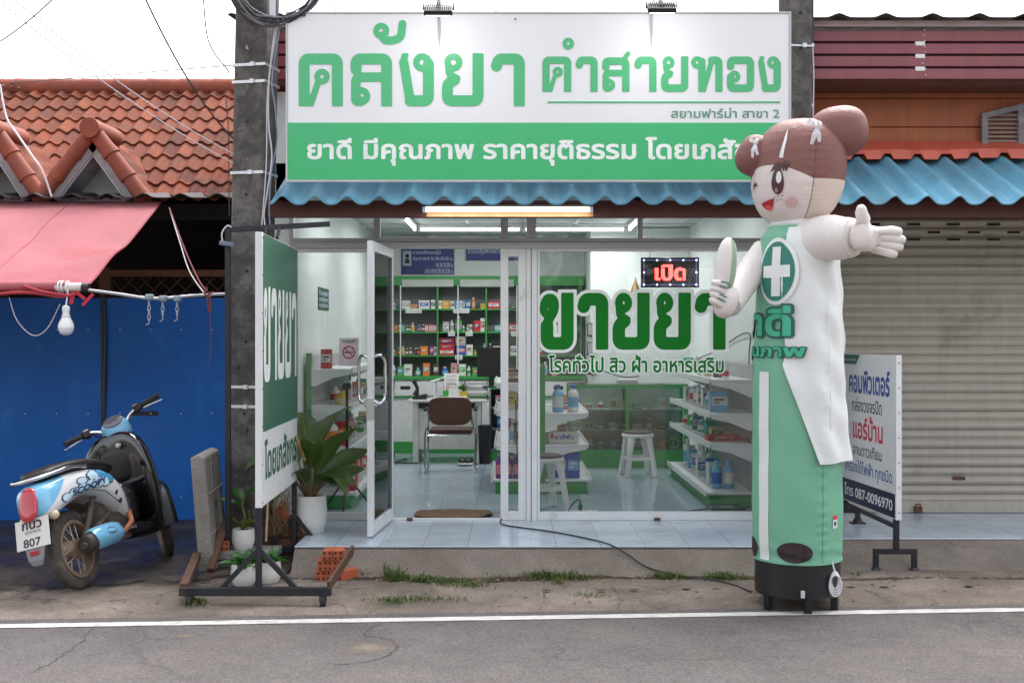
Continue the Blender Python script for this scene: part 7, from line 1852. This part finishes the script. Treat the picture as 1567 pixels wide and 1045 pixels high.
# side cabinet with the monitor
sc_ = simple('side_cabinet', 'dark grey shelf cabinet with green trim right of the desk', 'cabinet', (-.02,4.6,0)); 
MB().box(-.24,.27,.19,.21,.12,.84).build('back_panel', BACKP, sc_)
for x in (-.24,.25): MB().box(x,x+.02,-.2,.19,.12,.84).build('side_panel', BACKP, sc_)
for z in (.12,.36,.60,.82): MB().box(-.219,.249,-.2,.188,z,z+.02).build('shelf', GREEN if z > .8 else BACKP, sc_)
MB().box(-.24,.27,-.21,.2,0,.115).build('kick_board', GREEN, sc_)
mo_ = simple('computer_monitor', 'black back of a computer monitor on the dark side cabinet', 'monitor', (PX(752,4.5),4.5,.841)); MB().box(-.165,.17,-.02,.02,.12,.46).build('panel', BLACK, mo_, bevel=.008); MB().box(-.03,.03,-.01,.03,.01,.14).build('neck', BLACK, mo_); MB().box(-.1,.1,-.08,.09,0,.012).build('foot', BLACK, mo_, bevel=.004)
for k,(x,z,c,c2) in enumerate(((-.12,.62,'pink','white'),(.0,.62,'cream','red'),(.12,.62,'white','pink'),(-.1,.38,'blue','sky blue'),(.04,.38,'red','blue'),(.15,.38,'purple','white'))):
    carton(-.02+x,4.5,z+.002,.10,.10,.13,c,c2,f'{c} box with {c2} label on the {"upper" if z > .5 else "lower"} shelf of the dark side cabinet','packs on the side cabinet')
tb = simple('waste_bin', 'black bin standing between the desk and the side cabinet', 'bin', (-.31,4.2,0)); q = MB(); q.lathe([(.07,0),(.085,.42),(.08,.42),(.065,.02)],(0,0,0),18); q.build('body', BLACK, tb, smooth=True); q = MB(); q.lathe([(.088,.41),(.088,.43),(.08,.43)],(0,0,0),18); q.build('rim', BLACK, tb)
for k in range(2):
    o = tag(MB().ell((PX(707+k*9,3.9),4.05,.04),(.05,.12,.045),16,10).build('shoe', mat('shoe', (.02,.02,.022), .5), smooth=True), ('left' if k == 0 else 'right')+' shoe of the dark pair under the desk', 'shoe', 'shoes under the desk')
    q = MB(); q.ell((PX(707+k*9,3.9),3.99,.018),(.053,.07,.018),14,6); q.build('sole', pm('white'), o)
wire(smooth_path([Vector((PX(602,5.2),5.3,.9)),Vector((PX(600,5.2),5.3,.5)),Vector((PX(603,5),5.0,.02)),Vector((PX(622,4.6),4.6,.012)),Vector((PX(606,4.3),4.2,.012)),Vector((PX(640,4.2),4.1,.012))],6),.008,WIRE_D,'black cable hanging from the back counter and lying on the floor')

# ------------------------------------------------------------------ shelf racks
def rack(name, label, loc, rz, L, depth, zs, H, base=True):
    """gondola seen from its end: uprights, back panel, white shelves with curved brackets; x = out from the back panel, y = along"""
    t = thing(name, label, 'shelf rack', loc, rz)
    n = 2
    for y in (0,L): MB().box(-.045,.0,y,y+.05,0,H).build('upright', GREEN, t, bevel=.003)
    MB().box(-.03,-.012,.051,L-.001,.12,H-.02).build('back_panel', mat('rack back', (.36,.38,.38), .5), t)
    MB().box(.001,depth,.0,L+.05,0,.105).build('kick_board', GREEN, t, bevel=.003)
    for k, z in enumerate(zs):
        d = depth+.03 if k == 0 else depth
        MB().box(.001,d,-.005,L+.055,z-.022,z).build('shelf', SHELF_WHITE, t, bevel=.003)
        MB().box(d+.0005,d+.012,-.005,L+.055,z-.035,z+.012).build('price_rail', SHELF_WHITE, t)
        if k:
            for y in (-.004,L+.05):
                q = MB(); q.prism([(.001,z-.023),(.001,z-.14),(.03,z-.145),(depth*.55,z-.075),(depth*.98,z-.045),(depth*.98,z-.023)],y,y+.006); q.build('bracket', SHELF_WHITE, t)
    return t
rack('shelf_rack','green shelf rack with white shelves along the left wall',(-1.655,.62,0),0,2.4,.33,(.13,.50,.85,1.15),1.28)
rr_ = rack('shelf_rack','green shelf rack with white shelves along the right wall',(2.0,3.10,0),math.pi,2.4,.36,(.13,.53,.78,1.06),1.2)
rack('shelf_rack','right face of the double shelf rack in the middle of the shop',(.30,1.57,0),0,1.5,.38,(.13,.443,.727),1.16)
rack('shelf_rack','left face of the double shelf rack in the middle of the shop',(.21,3.12,0),math.pi,1.5,.36,(.13,.443,.75,1.0),1.16)
random.seed(41)
def fill(shelfname, x, y0, y1, z, n, pal, hmin, hmax, grp, wide=.08):
    step = (y1-y0)/n
    for i in range(n):
        c, c2 = random.choice(pal); h = random.uniform(hmin,hmax); y = y0+step*(i+.5); w = min(step*.8,wide)*random.uniform(.75,1)
        k = 'bottle' if random.random() < .5 else 'box'
        place = 'nearest the window' if i == 0 else 'farthest back' if i == n-1 else ORD[i]+' from the window'
        lab = f'{c} {k}, {c2} label, {shelfname}, {place}'.replace(' of the ',' of ').replace('farthest back','deepest inside')
        if k == 'bottle': bottle(x+random.uniform(-.03,.03),y,z+.001,w*.42,h,c,c2,lab,grp)
        else: carton(x+random.uniform(-.03,.03),y,z+.001,w,w*.8,h*.85,c,c2,lab,grp,rz=random.uniform(-.2,.2))
PB = [('sky blue','white'),('white','blue'),('blue','white'),('white','sky blue'),('white','teal')]
PMX = [('white','red'),('green','white'),('cream','brown'),('orange','white'),('white','green'),('pink','white'),('teal','white')]
GR, GC, GLk = 'packs on the right wall rack','packs on the middle rack','packs on the left wall rack'
fill('base of the right rack',1.78,1.2,3.0,.13,10,PB,.18,.28,GR,.11)
fill('lower shelf of the right rack',1.80,1.3,3.0,.53,12,PMX,.08,.16,GR,.12)
fill('middle shelf of the right rack',1.80,1.2,3.0,.78,12,PB+PMX,.10,.2,GR,.12)
fill('top shelf of the right rack',1.80,.85,3.0,1.06,13,PMX+[('blue','red'),('black','white'),('red','white')],.10,.18,GR,.09)
bottle(1.74,.92,.131,.045,.24,'sky blue','blue','clear blue water bottle standing near the window on the base of the right rack',GR,'sky blue'); bottle(1.84,.93,.131,.045,.24,'sky blue','white','pale blue water bottle beside the wall on the base of the right rack',GR,'sky blue')
carton(1.80,.98,.531,.28,.16,.05,'red','maroon','flat red pack at the window end of the lower right shelf',GR); carton(1.76,.95,.781,.16,.10,.17,'sky blue','white','big light blue bag-shaped pack at the window end of the middle right shelf',GR)
fill('base of the middle rack, right face',.47,2.2,3.0,.13,3,PB,.15,.22,GC,.11); fill('lower shelf of the middle rack, right face',.48,2.0,3.0,.443,4,PMX,.1,.15,GC,.1); fill('upper shelf of the middle rack, right face',.48,2.0,3.0,.727,4,PMX,.12,.2,GC,.1)
carton(.44,1.72,.131,.115,.10,.22,'blue','white','left of two blue and white packs standing on the middle rack base',GC); carton(.56,1.72,.131,.115,.10,.22,'blue','sky blue','right of two blue and white packs standing on the middle rack base',GC); carton(.53,1.80,.352,.10,.08,.06,'yellow','orange','small yellow box on top of the blue packs, middle rack',GC)
for k,x in enumerate((.42,.56)): bottle(x,1.72,.728,.05,.25,'sky blue' if k == 0 else 'white','white' if k == 0 else 'sky blue',('left' if k == 0 else 'right')+' of two big pump bottles on the upper shelf of the middle rack',GC,'blue')
tr = thing('pack_display', 'white curved pack with red print on the lower right shelf of the middle rack', 'carton', (.47,1.70,.444)); q = MB(); q.prism([(-.13,0),(.13,0),(.145,.08),(.12,.11),(-.12,.11),(-.145,.08)],-.05,.05); q.build('body', pm('white'), tr, bevel=.008); lettering(text_field('ยาสีฟัน', h=.05),(-.08,.09,.04,.085),'lettering',pm('blue'),tr,face_y(-.052),off=.02); q = MB(); q.box(-.12,-.09,-.053,-.0505,.05,.09); q.build('print', pm('red'), tr)
for i in range(6):
    x = -.115+.08*(i % 3); y = 1.63+.09*(i//3)
    bottle(x,y,.131,.034,.23,'purple','pink',f'purple bottle on middle rack base, {("left","centre","right")[i%3]} of {("front","rear")[i//3]} row',GC,'grey')
for i in range(4): bottle(-.06+.06*i,1.66,.444,.022,.20,'white',('red','sky blue','red','teal')[i],f'slim white tube with {("red","light blue","bright red","teal")[i]} label, {ordl(i)} on lower left middle rack shelf',GC,'orange')
carton(-.02,1.68,.751,.13,.09,.18,'cream','yellow','cream box with yellow panel on the upper left shelf of the middle rack',GC); carton(.11,1.68,.751,.08,.09,.13,'brown','orange','brown box beside the cream box on the middle rack',GC)
carton(.02,1.70,1.001,.16,.09,.12,'brown','cream','brown box with cream label on the top left shelf of the middle rack',GC)
fill('base of the middle rack, left face',.05,2.1,3.0,.13,4,PMX,.15,.22,GC,.1); fill('lower shelf of the middle rack, left face',.05,2.0,3.0,.443,4,PMX,.1,.16,GC,.1); fill('upper shelf of the middle rack, left face',.05,2.0,3.0,.75,4,PMX,.1,.16,GC,.1)
fill('base of the left rack',-1.5,1.0,2.9,.13,9,PMX+[('red','white')],.15,.26,GLk,.11); fill('lower shelf of the left rack',-1.5,1.2,2.9,.5,10,PMX,.1,.2,GLk,.1); fill('middle shelf of the left rack',-1.5,.9,2.9,.85,11,PMX,.1,.18,GLk,.1)
carton(-1.36,.80,.131,.12,.12,.30,'red','white','tall red pack on the base of the left rack behind the plant',GLk); carton(-1.44,.86,.501,.10,.12,.20,'red','orange','red pack on the lower left rack shelf beside the door',GLk)
bottle(-1.42,.74,.851,.06,.10,'yellow','cream','wide yellow jar on the middle left rack shelf near the window',GLk,'yellow'); bottle(-1.52,.72,.501,.07,.24,'white','orange','white tub with orange label on the lower left rack shelf',GLk,'black')
carton(-1.55,.75,1.151,.09,.05,.16,'red','white','red and white snack pack standing on top of the left rack',GLk)
# tripod stand by the left pane
t = simple('tripod_stand', 'thin black tripod stand just inside the left display window', 'tripod', (PX(531,.35),.35,0)); q = MB(); q.tube([(0,0,.15),(0,0,1.0)],.012,8); q.build('pole', BLACK, t)
for k in range(3):
    q = MB(); a = R(30+120*k); q.tube([(0,0,.30),(.24*math.cos(a),.24*math.sin(a),.01)],.009,6); q.build('leg', BLACK, t)
q = MB(); q.cbox((0,0,1.02),(.06,.05,.05)); q.build('head', BLACK, t, bevel=.005)
# glass counter
gc = simple('glass_counter', 'green framed glass display counter across the back right of the shop', 'counter', (1.25,3.95,0)); g0, g1 = -.64, .66
MB().box(g0,g1,-.2,.2,0,.19).build('kick_board', GREEN, gc, bevel=.003)
for x in (g0,-.02,g1-.04):
    for y in (-.2,.17): MB().box(x,x+.04,y,y+.03,.19,.86).build('upright', GREEN, gc)
MB().box(g0,g1,-.2,-.165,.86,.90).build('top_rail', GREEN, gc); MB().box(g0,g1,.165,.2,.86,.90).build('top_rail', GREEN, gc)
MB().box(g0+.005,g1-.005,-.21,.21,.901,.909).build('glass_top', GL_CLEAR, gc); MB().box(g0+.04,g1-.04,-.19,-.184,.19,.86).build('glass_front', glass('counter glass',(.85,.93,.9),.8), gc)
MB().box(g0+.041,g1-.041,.17,.178,.19,.86).build('back_panel', mat('counter back', (.42,.45,.43), .5), gc)
for z in (.40,.62): MB().box(g0+.042,g1-.042,-.17,.165,z,z+.008).build('shelf', mat('counter shelf', (.5,.58,.55), .2), gc)
random.seed(57)
for z, nm in ((.191,'bottom'),(.409,'middle'),(.629,'upper')):
    for i in range(9):
        c, c2 = random.choice(PMX+[('brown','cream'),('blue','white'),('white','pink'),('orange','red')]); w = random.uniform(.06,.11); h = random.uniform(.05,.13); x = 1.25+g0+.10+.133*i
        lab = f'{c} {"bottle" if i%4==2 else "box"} with {c2} label on the {nm} shelf of the glass counter, {ordl(i)}'
        if i % 4 == 2: bottle(x,3.90,z,w*.35,h,c,c2,lab,'packs in the glass counter')
        else: carton(x,3.90,z,w,.08,h,c,c2,lab,'packs in the glass counter')
t = simple('paper_sheet', 'white sheet of paper lying on the glass counter', 'sheet', (1.55,3.9,.911)); q = MB(); q.cbox((0,0,.012),(.28,.2,.003),ry=R(6),rz=R(12)); q.build('sheet', pm('white'), t); 
o = tag(MB().box(1.15,1.38,3.82,4.0,.911,.945).build('file_folder', pm('grey'), bevel=.004), 'grey folder lying on the glass counter', 'folder')
MB().box(1.16,1.37,3.83,3.99,.9455,.955).build('papers', pm('white'), o)
t = simple('wall_altar', 'small white wall shrine with a golden figure right of the big letters', 'shrine', (PX(972,4.72),4.70,PZ(450,4.72))); MB().box(-.09,.09,-.06,.04,0,.014).build('shelf', WHITE, t); MB().box(-.085,.085,.03,.04,.015,.24).build('back_panel', WHITE, t); q = MB(); q.lathe([(.06,.015),(.05,.05),(.035,.09),(.02,.13),(.008,.17),(.001,.2)],(.0,-.01,0),14); q.build('figure', mat('old gold', (.22,.13,.04), .4, .5), t, smooth=True)
for k in range(3):
    x = PX(905,4.74); o = tag(MB().box(x-.05+.0,x+.05,4.725,4.745,.98+.22*k,1.14+.22*k).build('brochure_holder', BLACK), ('lowest','middle','topmost')[k]+' dark brochure holder on the partition wall', 'holder', 'brochure holders on the wall'); MB().box(x-.04,x+.04,4.72,4.7245,1.0+.22*k,1.13+.22*k).build('brochure', pm('grey'), o)
# electric wire along the right wall
wire(smooth_path([Vector((1.0,4.70,1.05)),Vector((1.35,4.70,.95)),Vector((1.8,4.70,1.05)),Vector((2.04,3.0,1.25)),Vector((2.05,1.2,1.45)),Vector((2.05,1.1,1.2)),Vector((2.05,1.05,.4))],6),.006,WIRE_D,'black wire looping along the inside walls on the right')

# ------------------------------------------------------------------ stools, mat, scale, power strip
def stool(x, y, label, rz):
    t = thing('plastic_stool', label, 'stool', (x,y,0), rz, 'white plastic stools')
    q = MB(); q.lathe([(.155,.395),(.165,.41),(.16,.43),(.12,.438),(.001,.44)],(0,0,0),28,capped=False); q.build('seat', WHITE, t, smooth=True)
    q = MB(); q.lathe([(.150,.432),(.152,.447),(.13,.456),(.001,.458)],(0,0,0),28,capped=False); q.build('cushion', mat('dark cushion', (.045,.04,.045), .7), t, smooth=True)
    for k in range(4):
        a = R(45+90*k); q = MB(); c_, s_ = math.cos(a), math.sin(a); rr = []
        for r_, z, w in ((.215,0,.036),(.205,.03,.032),(.165,.25,.030),(.135,.40,.05)):
            n_ = Vector((-s_,c_,0)); p_ = Vector((r_*c_,r_*s_,z)); o_ = Vector((c_,s_,0))*.02
            rr.append([tuple(p_-n_*w-o_),tuple(p_-n_*w*.6+o_),tuple(p_+n_*w*.6+o_),tuple(p_+n_*w-o_)])
        q.loft(rr); q.build('leg', WHITE, t, bevel=.006)
    q = MB(); pts = [(.178*math.cos(R(45+90*k)),.178*math.sin(R(45+90*k)),.18) for k in range(4)]
    for k in range(4): q.bar(pts[k],pts[(k+1)%4],.012,.035)
    q.build('stretcher', WHITE, t, bevel=.003)
stool(PX(833,.55),.55,'white plastic stool with dark cushion just behind the door post',R(20)); stool(PX(976,3.0),3.0,'white plastic stool with dark cushion before the glass counter',R(8))
dm_ = MB(); random.seed(12); n = 40; vs = []; cx_, cyy = PX(694,.25), .27
COIR = mat('coir mat', (.20,.125,.075), .95, var=.3, vs=30, bump=.8, bs=180)
for j in range(13):
    for i in range(n+1):
        u = -1+2*i/n; hw = .27*(1-.25*abs(u)**3); yy = (-1+2*j/12)*hw*.8; xx = u*.31*(1-.12*(j/6-1)**2); vs.append((cx_+xx, cyy+yy, .006+random.uniform(0,.008)+(.02*max(0,u-.75)*4*max(0,1-j/6))))
dm_.add(vs,[(j*(n+1)+i,j*(n+1)+i+1,(j+1)*(n+1)+i+1,(j+1)*(n+1)+i) for j in range(12) for i in range(n)])
tag(dm_.build('door_mat', COIR, smooth=True, solid=.008), 'worn brown coir mat with rounded ends just inside the door', 'mat')
t = simple('weighing_scale', 'flat dark green weighing scale on the floor below the right rack', 'scale', (PX(1113,.45),.5,0)); MB().box(-.14,.14,-.13,.13,.012,.04).build('platform', mat('scale green', (.01,.035,.02), .4), t, bevel=.008); MB().box(-.12,.12,-.11,.11,0,.012).build('base', BLACK, t); MB().box(-.05,.05,-.1,-.06,.0405,.044).build('dial', pm('grey'), t)
t = simple('power_strip', 'white power strip with a black plug on the floor behind the big pane', 'power strip', (PX(893,.28),.28,0)); MB().box(-.11,.11,-.028,.028,0,.035).build('body', WHITE, t, bevel=.006)
for k in range(4):
    q = MB(); q.cbox((-.075+.05*k,0,.036),(.028,.028,.003)); q.build('socket', pm('grey'), t)
q = MB(); q.lathe([(.016,.036),(.018,.06),(.01,.085)],(-.025,0,0),12); q.build('plug', BLACK, t)
wire(smooth_path([Vector((PX(893,.28)-.025,.28,.08)),Vector((PX(885,.28),.28,.12)),Vector((PX(874,.28),.27,.07)),Vector((PX(870,.2),.2,.012)),Vector((PX(885,.15),.15,.009)),Vector((PX(840,.12),.12,.009)),Vector((PX(776,.05),.06,.009))],6),.006,WIRE_D,'black flex looping from the power strip plug')
wire(smooth_path([Vector((PX(905,.28),.28,.02)),Vector((PX(950,.32),.34,.009)),Vector((PX(1010,.25),.26,.009)),Vector((PX(1120,.6),.7,.009))],6),.005,WIRE_D,'black flex running right across the floor from the power strip')
wire(smooth_path([Vector((PX(789,.2),.5,.9)),Vector((PX(792,.2),.45,.45)),Vector((PX(800,.2),.35,.09))],6),.005,WIRE_D,'black cord hanging behind the narrow pane')
q = MB(); q.M = Matrix.Translation((PX(801,.2),.34,.02)); q.lathe([(.014,0),(.018,.05),(.008,.09)],(0,0,0),10); tag(q.build('plug', pm('red'), smooth=True), 'red plug lying at the foot of the narrow pane', 'plug')
# ------------------------------------------------------------------ LED sign behind the big pane
yl = .10; lx0, lx1, lz0, lz1 = PX(981,yl), PX(1070,yl), PZ(440,yl), PZ(394,yl)
t = simple('led_sign', 'lit black LED sign with red dotted letters and blue border behind the pane', 'sign', ((lx0+lx1)/2,yl,(lz0+lz1)/2)); w, h = (lx1-lx0)/2, (lz1-lz0)/2
MB().box(-w,w,.0,.03,-h,h).build('case', mat('sign black',(.012,.010,.016),.25), t, bevel=.004)
q = MB(); 
for z in (-h+.022,h-.022): q.box(-w+.02,w-.02,-.0022,-.0006,z-.002,z+.002)
for x in (-w+.022,w-.022): q.box(x-.002,x+.002,-.0022,-.0006,-h+.024,h-.024)
q.build('border_line', emit('led border',(.10,.12,.30),.5), t)
LEDB = emit('led blue',(.35,.45,1),5); LEDR = emit('led red',(1,.06,.05),4)
bl = [(-w+.022+(2*w-.044)*k/4,z) for k in range(5) for z in (-h+.022,h-.022)]+[(x,0) for x in (-w+.022,w-.022)]
for x,z in bl:
    q = MB(); q.ell((x,-.004,z),(.006,.004,.006),8,6); q.build('border_led', LEDB, t)
F, ax, ay, hh_ = text_field('เปิด', h=.03); vs, fs = field_poly(F,ax,ay,hh_,off=.02); a = np.array(vs); mn, mx = a.min(0), a.max(0); q = MB(); W_ = .24; H_ = .125
for i in range(34):
    for j in range(18):
        u, v = (i+.5)/34, (j+.5)/18; X_, Y_ = mn[0]+u*(mx[0]-mn[0]), mn[1]+v*(mx[1]-mn[1]); ii, jj = int((X_-ax)/hh_), int((Y_-ay)/hh_)
        if F[jj,ii]+.035 > 0: q.ell((-W_/2+W_*u-.0,-.003,-H_/2+H_*v),(.0030,.003,.0030),6,4)
lt = q.build('letter_dots', LEDR, t); lt['kind'] = 'stuff'
for s_ in (-1,1):
    q = MB(); q.tube([(s_*w*.7,.015,h),(s_*w*.6,.015,h+.16)],.002,4); q.build('hanging_wire', WIRE_D, t)
# ================================================================== ACROSS THE ROAD (seen only in the glass and as shade from that side)
random.seed(91)
BARK = mat('bark', (.09,.065,.045), .9, var=.3, vs=9, bump=.5, bs=30); CROWN = leafmat('tree leaf', (.045,.085,.025), (.07,.10,.03))
for i, x in enumerate((-11,-6.2,-1.5,3.4,8.2,13)):
    t = thing('street_tree', ('bushy','tall','low spreading','slender','broad','leaning')[i]+' tree across the road, seen only as a reflection in the glass', 'tree', (x,-17.5+random.uniform(-1,1),-.26), 0, 'trees across the road')
    q = MB(); q.tube(smooth_path([(0,0,0),(.1,0,1.2),(-.05,.1,2.4),(.15,0,3.6)],4),[.2-.012*k for k in range(13)],9); q.build('trunk', BARK, t, smooth=True)
    q = MB()
    for k in range(900):
        u = random.gauss(0,1), random.gauss(0,1), random.gauss(0,1); L = math.sqrt(sum(a*a for a in u)) or 1; r = random.uniform(.45,1)**.5
        c = Vector((u[0]/L*r*2.6,u[1]/L*r*1.6,3.2+u[2]/L*r*2.6)); s_ = random.uniform(.12,.34); a = Vector((random.uniform(-1,1),random.uniform(-1,1),random.uniform(-1,1))).normalized(); b = a.orthogonal().normalized()
        q.add([c-a*s_,c+b*s_*.5,c+a*s_,c-b*s_*.5],[(0,1,2,3)])
    q.build('crown', CROWN, t)
w_ = thing('garden_wall', 'grey garden wall across the road, seen only as a reflection', 'wall', (0,-16,-.26)); MB().box(-18,18,-.1,.1,0,1.8).build('blockwork', SLAB, w_); MB().box(-18.05,18.05,-.14,.14,1.802,1.88).build('coping', SLAB, w_)
